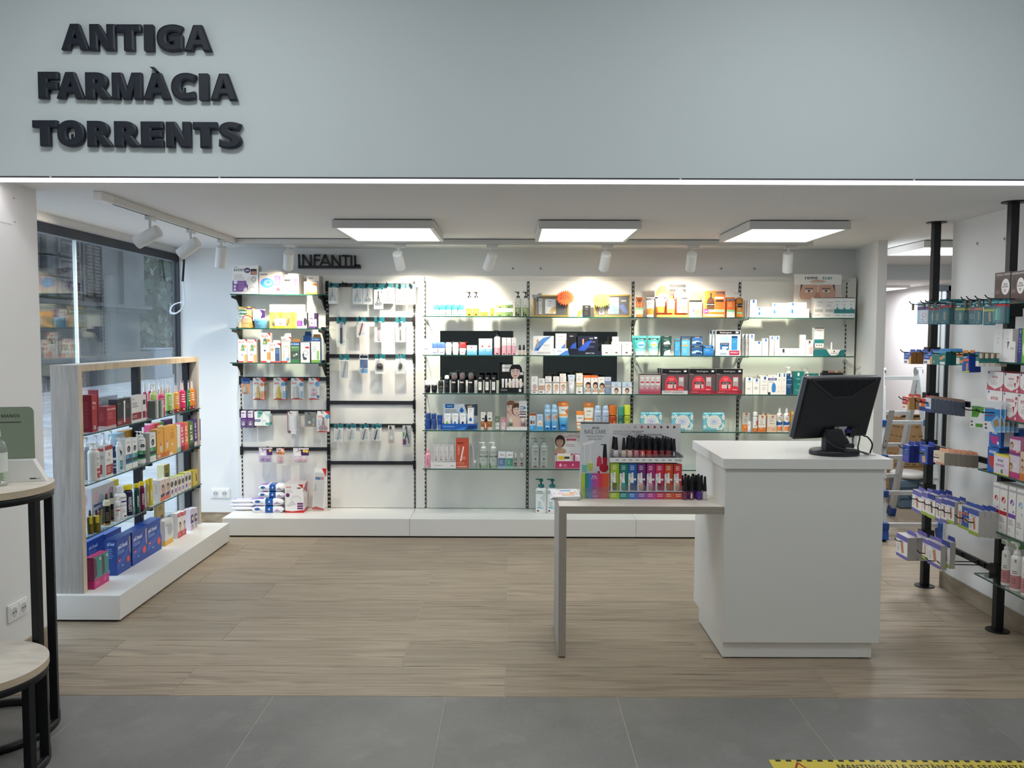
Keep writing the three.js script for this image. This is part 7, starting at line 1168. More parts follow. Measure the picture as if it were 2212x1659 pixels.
stock(shelfS(A6, 'fourth glass3'), [
  ['box', [1102, 1170], 485, 'orange-footed white box, back left', ORB, { z: -0.08, side: 'd0b8a0' }],
  ['tube', [1153, 1186], 566, 'tiny white sample tube', 'eeeeee|L 20 30 50 3 8a7aa0 9', { cap: '#c9b8dc' }],
  ['bottle', [1206, 1250], 480, 'slim white and orange bottle', 'f0eeea|r 60 30 30 30 c05a5a|L 20 60 50 2 6a6a6a 6|r 0 78 100 22 e07a30', { cap: '#f0f0ee', cw: 0.9, bf: 0.8 }],
  ['box', [1252, 1320], 510, 'orange-footed white box, front', ORB.replace('g 66', 'g 74'), { side: 'd8b898' }],
  ['box', [1282, 1352], 486, 'orange-footed white box peeking behind', ORB, { z: -0.1, side: 'd0b8a0' }],
  ['box', [1334, 1420], 508, 'wide white sun cream box with pale foot', 'efe6da|r 50 2 20 10 d8642a|t 54 18 6 7a6a5a ROCHE|L 22 28 60 3 9a9088 5|t 50 50 6 8a5a3a ANTHELIOS|r 0 70 100 30 e8c4a4|r 60 84 26 8 d89a6a', { side: 'd8b898' }],
  ['mist', [[1430, 1488], [1497, 1554]], 434, 'white sun spray with blue wave', 'f2f0ec|r 56 4 20 12 d85a4a|L 20 22 50 3 6a6a70 5|p 2f5fa8 0,44 50,50 100,40 100,62 0,66|c 60 36 14 e0b84a|r 10 72 80 24 e87a2a|L 20 76 50 3 f8d8b8 7', { cap: '#f4f4f2', bf: 0.76 }],
  ['box', [1556, 1590], 468, 'amber box half hidden by the monitor', 'd89a3a|r 20 6 60 10 f0d8a0|L 20 30 60 4 f4dca8 8', { side: 'b87a2a' }],
]);
// ---------- nail care display on the side table ----------
const R8 = { o: [1180, 880], s: 5.821 };
{
  const z = -4.19, P = (X, Y, zz = z) => at(1180 + X / 5.821, 880 + Y / 5.821, { z: zz }), a = P(430, 1080), b = P(795, 200), w = b.x - a.x, h = b.y - tTop;
  const t = thing('standing_display', 'tall nail care advertising panel with rainbow leaflet box', 'display', [(a.x + b.x) / 2, tTop, z]);
  const c = printCell('d4d6d8|t 52 6.5 4 15161a BETER|u 50 11.5 7.6 26282c NAIL CARE|u 50 17.5 3.6 4a4c50 Fuente de belleza|u 50 21 3.6 4a4c50 para tus uñas|p f2f2f2 6,27 46,23 47,26 7,30|r 12 30 2 22 eef0f0|r 32 28 2 22 eef0f0|p cfdcdc 8,50 18,50 22,60 4,60|p 7ac4b4 4,56 24,56 22,66 6,66|p dfe4c8 28,48 38,48 42,58 24,58|p c4d068 24,54 44,54 42,64 26,64|p 1a1a1e 80,28 90,28 93,46 77,46|p a81a34 77,46 94,46 92,60 79,60|p c83a54 58,46 74,46 76,58 56,58|r 62 44 8 4 c83a54|e 82 60 16 6 b8203a|e 64 66 4 2 b8203a|L 70 28 14 1 5a5a5a 4|g 68 72 d4d6d8 c4c6ca', 330, 760, 'b9bbbe');
  const g = new THREE.BoxGeometry(w, h, 0.05).translate(0, h / 2, -0.026); mapPrint(g, c, w, 0, h); mesh('printed_panel', g, pm(c), t);
  const ht = P(600, 828, z + 0.03).y - tTop, w2 = w * 0.97, ops = ['b8c83a', '2a8a86', '5a7ac0', '9a56a0', 'c04a86', 'cc3a5c', 'd8502a', 'd2583a'].map((q, i) => `r ${i * 12.5} 0 13 100 ${q}`).join('|') + '|t 46 13 7 f4e4ea BETER|u 46 20 7 f0d4de NAIL CARE|L 40 66 20 3 e8b0c4 5|t 48 90 6 f6e8ee I COLOR', c2 = printCell('b8c83a|' + ops, 320, 230, 'c05070');
  const g2 = new THREE.BoxGeometry(w2, ht, 0.002).translate(0, ht / 2, 0.03); mapPrint(g2, c2, w2, 0, ht); mesh('rainbow_leaflet', g2, pm(c2), t);
  mesh('leaflet_holder', box(-w2 / 2, w2 / 2, 0, ht * 0.46, 0.032, 0.034), clearPlastic, t); mesh('holder_base', box(-w2 / 2, w2 / 2, 0, 0.003, 0.0, 0.034), clearPlastic, t);
  mesh('top_lip', rbox(-w / 2, w / 2, h - 0.002, h + 0.004, -0.05, 0.0, 0.001, 1), M('#3a3c40', 0.4), t);
  // two-tier stand
  const zs = -4.16, s0 = P(800, 690, zs), s1 = P(1725, 640, zs), sw = s1.x - s0.x, sx = (s0.x + s1.x) / 2, yShelf = P(1200, 634, zs).y, yLip = P(1200, 692, zs).y, yTop = P(1200, 204, zs - 0.16).y;
  const st = thing('tiered_display', 'white two-tier nail polish display printed with colour drops', 'display', [sx, tTop, zs]);
  const bw = P(1690, 204, zs - 0.16).x - P(795, 204, zs - 0.16).x;
  const drops = ['d8d4d4', 'd4ccca', 'dcc4bc', 'c9949a', 'b84a54', 'a83440', '98303c', '8a2c3a', '6a2030', '3a1424'].map((q, i) => `d ${9 + i * 9.1} 12 1.7 ${q}`).join('|');
  const c3 = printCell(`d9d9d9|${drops}|u 20 27 9 2c2e32 YOUTH COLOR|t 18 34 4.5 2c2e32 Uñas más fuertes y sanas|t 25 39.5 4 2c2e32 en cada aplicación|r 34.5 22 0.5 20 2c2e32|L 36 25 16 1 2a2a2a 5|L 36 30 12 1 2a2a2a 5|L 36 35 50 2 2a2a2a 4.5`, 680, 330, 'c9c9c9');
  const hb = yTop - yShelf, gb = new THREE.BoxGeometry(bw, hb, 0.004).translate(0, hb / 2, 0); mapPrint(gb, c3, bw, 0, hb); const mb = mesh('back_card', gb, pm(c3), st); mb.position.set((P(795, 204, zs - 0.16).x + P(1690, 204, zs - 0.16).x) / 2 - sx, yShelf - tTop, -0.16);
  mesh('upper_shelf', box(-sw / 2, sw / 2, yShelf - tTop - 0.004, yShelf - tTop, -0.16, 0), M('#1c1d22', 0.3), st);
  const lh = yShelf - yLip, c4 = printCell('f0f0ee|' + Array.from({ length: 10 }, (_, i) => `L ${8 + i * 8.9} 34 5 2 2a2a2a 22`).join('|') + '|L 93 30 6 3 2a2a2a 20', 560, 44, 'e8e8e6');
  const gl = new THREE.BoxGeometry(sw, lh, 0.004).translate(0, lh / 2, 0); mapPrint(gl, c4, sw, 0, lh); const ml = mesh('shelf_lip', gl, pm(c4), st); ml.position.set(0, yLip - tTop, 0.002);
  mesh('clear_rail', [box(-sw / 2, sw / 2, yShelf - tTop, yShelf - tTop + 0.018, 0.001, 0.0025), box(-sw / 2, -sw / 2 + 0.0015, yShelf - tTop, yShelf - tTop + 0.03, -0.16, 0)], clearPlastic, st);
  mesh('side_cheek', [box(sw / 2 - 0.003, sw / 2, yShelf - tTop, yShelf - tTop + 0.012, -0.16, 0)], M('#cfcfcf', 0.3), st);
  mesh('back_support', box(-sw / 2 + 0.01, sw / 2 - 0.01, 0, yLip - tTop, -0.1, -0.096), M('#5a1f30', 0.5), st);
  const yb0 = P(1200, 1096, zs).y, yb1 = P(1200, 1050, zs).y, c5 = printCell('c8507a|' + ['a8c43a', '2a8a7c', '4a74c0', '8a5aa8', 'b84a90', 'c83a64', 'cc5a3a', 'c9503a'].map((q, i) => `r ${i * 12.5} 0 13 100 ${q}|L ${i * 12.5 + 2} 34 8 2 f0e8ec 22`).join('|'), 560, 40, 'd8d8d8');
  const gt = new THREE.BoxGeometry(sw, yb1 - tTop - 0.004, 0.003).translate(0, (yb1 - tTop) / 2, 0); mapPrint(gt, c5, sw, 0, yb1 - tTop); const mt = mesh('lower_tray_front', gt, pm(c5), st); mt.position.z = 0.012;
  mesh('lower_tray', [box(-sw / 2, sw / 2, 0, 0.003, -0.09, 0.01), box(-sw / 2, sw / 2, yb1 - tTop - 0.006, yb1 - tTop, -0.002, 0.0135)], M('#ece8ea', 0.4), st);
  mesh('lower_clear_front', box(-sw / 2, sw / 2, yb1 - tTop, yb1 - tTop + 0.03, 0.012, 0.0135), clearPlastic, st);
  // polish bottles in rows of depth
  const cols = ['#cfcac8', '#d9bfae', '#d9b4ac', '#cf7a8a', '#d0504a', '#b82a20', '#9a1a30', '#6e1428', '#8a1018', '#16141a'], names = ['clear', 'beige', 'pale pink', 'rose pink', 'coral', 'orange red', 'crimson', 'wine red', 'dark red', 'black'];
  const X = [[850, 917, 380], [947, 1014, 385], [1026, 1092, 385], [1107, 1172, 385], [1184, 1252, 388], [1265, 1335, 390], [1345, 1413, 390], [1428, 1496, 392], [1508, 1576, 395], [1580, 1648, 398]], deep = [1, 0, 1, 3, 2, 4, 4, 2, 2, 4];
  X.forEach(([x0, x1, yt], i) => stock({ ...R8, y: yShelf, z: zs - 0.012, loc: '' }, [['polish', [x0, x1], yt, `${names[i]} nail polish in the display's upper row`, 'e', { col: cols[i], tag: i === 4 || i === 9, n: deep[i], gap: 0.034, sx: -0.008, loc: ' ' }]]));
  [['#6e1a4a', 'plum', 1720, 1790, 2], ['#6a2c56', 'mauve', 1800, 1872, 2], ['#4a1a80', 'violet', 1895, 1972, 2], ['#c9c6c8', 'pearl white', 1972, 2034, 2]].forEach(([col, n, x0, x1, k], i) => stock({ ...R8, y: tTop, z: -4.13, loc: '' }, [['polish', [x0, x1], [872, 872, 870, 872][i], `${n} nail polish on the wood table beside display`, 'e', { col, tag: i === 1, n: k, gap: 0.036, sx: -0.008, loc: ' ' }]]));
  // carded treatments below
  const kc = ['a4bf34', '1d7a68', '2c5ea8', '6a2f74', 'a42a72', 'c82a54', 'c4481f', 'c83a3c'], kn = ['lime green', 'teal green', 'blue', 'purple', 'magenta', 'raspberry', 'orange', 'coral red'], kb = ['5a661a', '3f9484', '4a5a78', 'c9a294', 'c98a98', '7a1a3a', 'a8543a', 'd0a080'];
  [[812, 916, 700], [924, 1030, 705], [1034, 1140, 705], [1148, 1252, 706], [1266, 1370, 710], [1376, 1482, 712], [1490, 1596, 712], [1606, 1708, 716]].forEach(([x0, x1, yt], i) => {
    const col = kc[i];
    stock({ ...R8, y: yb1, z: zs - 0.002, loc: '' }, [['tab', [x0, x1], yt, `${kn[i]} carded nail treatment in the lower tray`, `${col}|r 0 36 62 64 eceae6|p ${col} 62,36 70,36 70,100 62,100|L 22 8 60 3 ffffff 6|t 36 42 5 3a3a3a BETER|u 36 49 6 6a6a6a CARE|L 8 60 16 3 5a5a5a 5|${i > 1 ? 'r 60 54 34 8 eae4e4|' : ''}r 6 96 60 4 eceae6`, { d: 0.03, tf: 0.995, side: col, tab: '#' + col, nm: ['carded_nail_treatment', 'blister pack'], n: 0, loc: ' ' }]]);
    const G = scene.children[scene.children.length - 1], hh = P(0, yt, zs).y - yb1, ww = (x1 - x0) / 5.821 / FPX * 4.16;
    const bt = mesh('treatment_bottle', lathe([[0, 0], [ww * 0.24, 0.002], [ww * 0.28, hh * 0.12], [ww * 0.25, hh * 0.27], [0, hh * 0.27]], 16).scale(1, 1, 0.6), M('#' + kb[i], 0.2), G); bt.position.set(-ww * 0.02, hh * 0.03, 0.018);
    const cp = mesh('bottle_cap', lathe([[ww * 0.17, 0], [ww * 0.1, hh * 0.17], [ww * 0.06, hh * 0.3], [ww * 0.1, hh * 0.36], [0, hh * 0.4]], 14).scale(1, 1, 0.6), M('#f2f1ee', 0.35), G); cp.position.set(-ww * 0.02, hh * 0.3, 0.018);
  });
  // leaflets lying left of the panel
  const L0 = P(70, 1066, -4.15), lf = thing('leaflet_stack', 'small stack of colourful printed leaflets at the table corner', 'leaflets', [(P(60, 1066, -4.1).x + P(430, 1066, -4.1).x) / 2, tTop, -4.185]);
  const c6 = printCell('e8e8ea|T 22 12 7 4a4a5a BETER|r 34 16 40 14 5a90d0|r 22 44 24 20 ecb8c0|r 48 44 20 18 dfe0a0|r 66 42 20 22 ec9a58|r 36 70 44 12 e8a060|L 4 40 12 4 b0a0a8 9|r 86 8 14 80 f4f4f2|L 88 20 8 5 6a6a6a 12', 300, 200, 'e4e4e6');
  const lw = P(420, 1066, -4.1).x - P(70, 1066, -4.1).x, mats = [0, 1, 2, 3, 4, 5].map((k) => k === 2 ? pm(c6) : M('#dededf', 0.6));
  for (let i = 0; i < 4; i++) { const q = new THREE.BoxGeometry(lw, 0.003, 0.16), p = q.attributes.position, uv = q.attributes.uv; for (let j = 8; j < 12; j++) uv.setXY(j, c6.u0 + (c6.u1 - c6.u0) * (p.getX(j) / lw + 0.5), c6.v0 + (c6.v1 - c6.v0) * (0.5 - p.getZ(j) / 0.16)); const m = mesh('leaflet', q, mats, lf); m.position.set((i - 2) * 0.002, 0.002 + i * 0.0042, -0.01); m.rotation.set(0.06, (i - 1.5) * 0.05, 0); m.position.y += 0.006; }
}
// ---------- goods on the window rack (faces look into the room, +x) and on the right rack (faces look -x) ----------
const G1 = { o: [100, 760], s: 5.53 }, G2 = { o: [100, 1020], s: 4.88 };
function sideStock(S, items) {                                           // S.x face plane, S.y shelf, S.turn
  const seen = {}, k2 = {};
  for (const it of items) seen[it[4]] = (seen[it[4]] ?? 0) + 1;
  for (const [kind, X0, X1, Yt, desc, ops, o = {}] of items) {
    const p0 = S.o[0] + X0 / S.s, p1 = S.o[0] + X1 / S.s, py = S.o[1] + Yt / S.s, xf = S.x + (o.x ?? 0) * (S.turn > 0 ? -1 : 1), flat = kind === 'box' || kind === 'tab' || kind === 'card' || kind === 'pouch', [nm, cat] = o.nm ?? KNAME[kind];
    let w, z, h, base = S.y, d;
    if (flat && !o.turn) { const a = at(p0, py, { x: xf }), b = at(p1, py, { x: xf }); w = Math.abs(a.z - b.z); z = (a.z + b.z) / 2; const near = at(S.turn > 0 ? p0 : p1, py, { x: xf }), near0 = S.turn > 0 ? near : at(p0, py, { x: xf }); h = near0.y; }
    else { const m = at((p0 + p1) / 2, py, { x: xf }), D = Math.hypot(m.x, m.z); w = (p1 - p0) / FPX * -m.z * (o.turn ? 1.05 : 1); z = m.z; h = m.y; }
    if (o.b !== undefined) base = at(S.turn > 0 ? p0 : p0, S.o[1] + o.b / S.s, { x: xf }).y;
    h -= base; d = o.d ?? (flat ? Math.min(w * 0.8, 0.08) : w);
    const c = printCell(ops, Math.max(40, w * 900), h * 900, o.side);
    if (o.near) { o.c2 = printCell(o.near, 80, 110, o.side); o.s2 = S.turn > 0 ? -1 : 1; }
    const G = build(kind, w, h, d, c, o, nm, cat), turn = o.turn ?? (flat ? S.turn : S.turn * 0.55), sx = S.turn > 0 ? -1 : 1;
    G.position.set(xf + sx * (flat && !o.turn ? d / 2 : w / 2), base, z); G.rotation.y = turn; if (o.tilt) G.rotation.z = o.tilt;
    const n = seen[desc], k = k2[desc] = (k2[desc] ?? -1) + 1, loc = o.loc ?? S.loc;
    G.userData.label = desc + (n > 1 ? `, ${ORD[k]} from left` : '') + (loc ? `, ${loc}` : '');
    if (n > 1 || o.n) G.userData.group = `${desc}, ${loc}`.slice(0, 90);
    for (let r = 1; r <= (o.n ?? 0); r++) { const C = G.clone(); C.name = numbered(nm); scene.add(C); C.userData = { ...G.userData }; C.position.x += sx * r * (o.gap ?? d + 0.003); C.position.y -= r * (o.dy ?? 0); C.userData.label = `${desc}, ${o.n > 1 ? ORD[r - 1] + ' ' : ''}behind front, ${loc}`; }
    if (S.rail !== undefined) {
      const t = thing('display_hook', `black hook carrying the ${desc}, ${loc}`.split(' ').slice(0, 16).join(' '), 'hook', [xf, S.rail, z], 0, 'black display hooks'), L = 2.572 - xf;
      mesh('prong', tube([V(L, 0, 0), V(L * 0.5, 0.002, 0), V(-0.01, 0.004, 0), V(-0.03, 0.007, 0), V(-0.045, 0.022, 0)], 0.003, 14, 5), blackMetal, t); mesh('clip', box(L - 0.005, L, -0.014, 0.014, -0.01, 0.01), blackMetal, t);
      if (S.holder) mesh('price_holder', rbox(-0.022, -0.018, -0.03, 0.006, -0.012, 0.012, 0.001, 1), M('#141a1e', 0.4), t);
    }
  }
}
const gs = (C, i, loc, x = GXR - 0.004) => ({ ...C, y: i < 0 ? GY : GS[i], x, turn: Math.PI / 2, loc });
const RED = 'a31f2a';
sideStock(gs(G1, 0, 'top shelf of the window rack'), [
  ['box', 540, 600, 517, 'tall dark red toothpaste box', `${RED}|t 50 22 9 f0d8d8 Plax|L 10 32 70 2 e0b0b4 4|B 30 84 40 9`, { d: 0.05, side: '7d1620', near: `7d1620|L 10 20 60 12 a04850 6` }],
  ['box', 600, 622, 457, 'red box peeking behind the tall one', RED, { x: 0.1, d: 0.05, side: '8d1a24' }],
  ['box', 720, 832, 655, 'squat dark red box', `${RED}|t 52 14 12 f0d8d8 Plax Capsulas|L 12 30 60 4 c87880 8|r 0 88 100 12 c9b0b0`, { d: 0.05, side: '8d1a24', near: '861822|L 14 30 60 5 a84a54 8|r 0 88 100 12 b8a0a0' }],
  ['box', 842, 1000, 572, 'dark electric toothbrush box', `1f2028|p f2f2f2 52,10 62,10 60,90 50,90|r 50 8 14 10 f4f4f4|L 6 16 30 1 8a8a90 5|r 68 22 26 18 4a4c54|r 0 74 100 26 7d1820|p f2f2f2 52,10 62,10 60,90 50,90|L 4 84 40 2 e8c8cc 6`, { d: 0.05, side: '17181e' }],
  ['box', 1014, 1190, 535, 'white and red electric toothbrush box', `e6e4e2|T 6 12 7 4a4a4a VITIS|L 6 26 44 3 5a5a60 7|r 78 20 18 18 4a3a40|p c9ccd0 68,20 72,20 76,90 66,90|r 4 64 92 26 8a1f2c|p e8e8ea 68,60 73,60 76,92 66,92|L 8 74 40 2 f0d0d4 6`, { d: 0.05, side: 'c9c6c4' }],
  ['box', 610, 850, 550, 'grey box at the window side', '9a9ea6|T 6 20 10 d8dade oral|L 6 40 40 4 b8bcc4 7', { x: 0.105, d: 0.05, side: '82868e' }],
  ['mist', 1112, 1170, 378, 'orange spray bottle with clear cap', 'e0a06a', { x: 0.1, cap: '#efeae4' }],
  ['mist', 1172, 1228, 350, 'magenta spray bottle, left of pair', 'c2365c|r 10 60 60 16 e890a8', { x: 0.06, cap: '#efeae4' }],
  ['mist', 1234, 1284, 343, 'magenta spray bottle, right of pair', 'c2365c|r 10 60 60 16 e890a8', { x: 0.1, cap: '#efeae4' }],
  ['mist', 1296, 1340, 336, 'clear capped spray in back row', 'd9d2c8', { x: 0.105, cap: '#efeae4' }],
  ['mist', 1350, 1392, 328, 'clear capped spray in back row', '8a5a4a', { x: 0.105, cap: '#efeae4' }],
  ['mist', 1398, 1430, 322, 'clear capped spray in back row', 'd8c8c0', { x: 0.105, cap: '#efeae4' }],
  ['mist', 1432, 1466, 318, 'clear capped spray in back row', 'c9b0a8', { x: 0.105, cap: '#efeae4' }],
  ['pump', 1276, 1358, 385, 'lime green kids wash with white pump', 'c9e08a|L 30 30 40 3 5a8a3a 6|c 70 60 12 c83a4a|c 80 80 10 3a3a3a', { x: 0.02, cap: '#f2efe4' }],
  ...[['rose pink', 'e0527a', 1366, 1456, 392], ['leaf green', '9ad06a', 1460, 1540, 382], ['orange', 'eda040', 1546, 1616, 372], ['bright magenta', 'd83a6a', 1618, 1698, 345], ['dark green', '3a8a3a', 1696, 1732, 340], ['deep orange', 'e8842a', 1736, 1800, 330]].map(([n, c, a, b, y]) => ['mist', a, b, y, `${n} kids cologne with printed foot`, `${c}|c 40 30 9 f8e8e0|L 20 20 60 4 f8f0e8 11|c 62 58 12 f4d8c8|r 0 84 100 16 ${n.includes('green') ? '1c4a2a' : '9a2a2a'}|r 40 89 26 5 f4f0ec`, { cap: '#f6d8cc' }]),
  ['pump', 1800, 1824, 352, 'red capped bottle at the far end', 'c9a23a|L 20 30 60 3 5a4a1a 9', { cap: '#8a1a24' }],
  ['box', 1300, 1338, 590, 'little grey and white box', '8a8f8a|r 50 0 50 100 d8d8d4|L 60 20 30 6 5a7a5a 12', { x: -0.03, d: 0.05, side: '7a7f7a' }],
  ['box', 1362, 1396, 582, 'little grey and white box', '8a8f8a|r 50 0 50 100 d8d8d4|L 60 20 30 6 5a7a5a 12', { x: -0.03, d: 0.05, side: '7a7f7a' }],
]);
const GRN = (col) => `e6e6e4|L 20 12 60 1 6a6a6a 5|c 50 34 24 1c2026|L 38 32 24 2 e8e8e8 5|r 0 52 100 30 ${col}|r 0 66 100 10 14303c|L 10 56 50 2 d8ecec 5`;
sideStock(gs(G1, 1, 'middle shelf of the window rack'), [
  ['bottle', 456, 490, 1140, 'blue bottle cut off by the panel', '2a4c92', { x: 0.08, cap: '#2a4c92', cw: 0.9 }],
  ['pump', 478, 572, 1016, 'grey lotion with white pump', '9a9ea4|L 24 40 50 4 d8dade 6|L 24 66 44 2 c0c4ca 6', { x: 0.05, cap: '#f0f0ee' }],
  ['pump', 590, 660, 996, 'white pump bottle, back row left', 'd9d8d6', { x: 0.1, cap: '#f2f2f0' }],
  ['pump', 680, 745, 966, 'white pump bottle, back row middle', 'd2d4d6', { x: 0.105, cap: '#f2f2f0' }],
  ['pump', 772, 830, 940, 'white pump bottle, back row right', 'cfd2d6', { x: 0.105, cap: '#f2f2f0' }],
  ['pump', 560, 694, 1088, 'large off-white lotion with red label', 'd9d6d0|t 66 30 8 5a6a7a V|L 56 44 30 2 8a8a8a 5|r 58 60 40 30 b04a4a|r 60 70 36 4 e8d0d0', { x: -0.02, cap: '#e6e4e0', bf: 0.84 }],
  ['box', 700, 792, 1130, 'white and red shampoo box', 'e4e2de|r 0 0 100 14 a83a3a|t 54 30 16 3a3a4a V|L 20 44 60 2 6a6a7a 5|r 10 62 90 32 a8443e|L 20 70 60 3 f0d0c8 7', { d: 0.05, side: 'c9c6c2', near: 'd0cdc8|r 10 8 70 8 b03a3a|r 10 30 70 12 b8a8a4|r 12 60 50 30 a8443e' }],
  ['bottle', 796, 864, 1130, 'navy blue serum bottle', '1f3f6c|r 20 34 60 10 dfe4ec|r 20 56 60 8 8aa0c4|r 20 70 60 6 c0ccdf', { cap: '#1f3f6c', cw: 0.9, bf: 0.9 }],
  ['pump', 864, 940, 1030, 'white shampoo with teal label and pump', 'e2e2e0|p 1c2630 40,20 80,30 60,46|r 40 60 50 32 2a8a98|L 44 66 36 3 c8e8ec 6', { cap: '#f2f2f0', bf: 0.84 }],
  ['box', 944, 1020, 1046, 'white box with blue label and black hexagon', GRN('1f6f9c'), { d: 0.05, side: 'c9c6c2' }],
  ['box', 1024, 1086, 1036, 'white box with teal label and black hexagon', GRN('2a9a90'), { d: 0.05, side: 'c9c6c2' }],
  ['pump', 1084, 1130, 946, 'white shampoo with green label, farther back', GRN('2f8a54'), { x: 0.03, cap: '#f2f2f0', bf: 0.86 }],
  ['pump', 1124, 1230, 948, 'large white shampoo with green label', GRN('1f7a44'), { cap: '#f2f2f0', bf: 0.84 }],
  ['box', 1234, 1306, 976, 'white box with green label and black hexagon', GRN('2a8a4a'), { d: 0.05, side: 'c9c6c2' }],
  ['box', 1318, 1400, 935, 'yellow kids box, first from left', 'e3a440|L 14 8 40 2 8a6a2a 4|e 60 68 20 12 d8d0b8|c 56 54 9 c0503a|r 0 84 100 16 d8752a|B 8 88 40 8', { d: 0.05, side: 'c98f34' }],
  ['box', 1404, 1466, 905, 'yellow kids box, second from left', 'e3a440|e 60 62 22 14 d8d0b8|c 56 50 9 c0503a|r 0 84 100 16 d8752a', { d: 0.05, side: 'c98f34' }],
  ['box', 1466, 1556, 888, 'large plain yellow kids box', 'e2a63e|L 24 14 40 1 4a3a1a 4|L 16 24 64 5 8a6420 5|c 40 66 8 f0e0b0|c 74 72 9 c8b070|r 0 92 40 8 f0e4d0', { d: 0.05, side: 'cf9636' }],
  ...[['white and mint', 'e4e6de', '8ac0b0', 1560, 1600, 880], ['pink', 'd84a72', '8a1a30', 1600, 1646, 860], ['orange', 'e0763a', 'c8342a', 1650, 1696, 850], ['dark green', '4a7a34', '1a3424', 1704, 1756, 840], ['purple', '5a3a86', 'e0d8d4', 1764, 1802, 815], ['violet', '6a4a94', 'e0d8d4', 1806, 1842, 808]].map(([n, c, f, a, b, y]) => ['box', a, b, y, `slim ${n} kids carton`, `${c}|c 40 24 14 f4e8d8|L 24 14 50 5 f4ecdc 13|c 60 66 18 f0dcc8|r 0 84 100 16 ${f}`, { d: 0.05, side: c }]),
  ['box', 1330, 1392, 886, 'white carton lying on top of yellow ones', 'eae6e2', { x: 0.1, b: 915, d: 0.05, side: 'd8d4d0' }],
  ['box', 940, 1070, 950, 'yellow box at the window side', 'dca044|L 10 30 60 3 f0d8a8 9', { x: 0.105, d: 0.05, side: 'b8843a' }],
  ['box', 836, 946, 985, 'pale blue and white box at window side', 'b9c4cc|r 0 30 100 70 d8dad8', { x: 0.105, d: 0.05, side: '8ab0c0' }],
  ...[['pink', 'd85a8a', 1232, 1300, 880], ['red', 'c0403a', 1300, 1352, 860], ['green', '5a8a4a', 1352, 1406, 845], ['dark violet', '4a2a5a', 1432, 1508, 815]].map(([n, c, a, b, y]) => ['box', a, b, y, `${n} carton at the window side`, c, { x: 0.105, d: 0.04, side: c }]),
]);
const LOT = (c) => `${c}|v 50 56 44 f0f0ea LOTIGEN`;
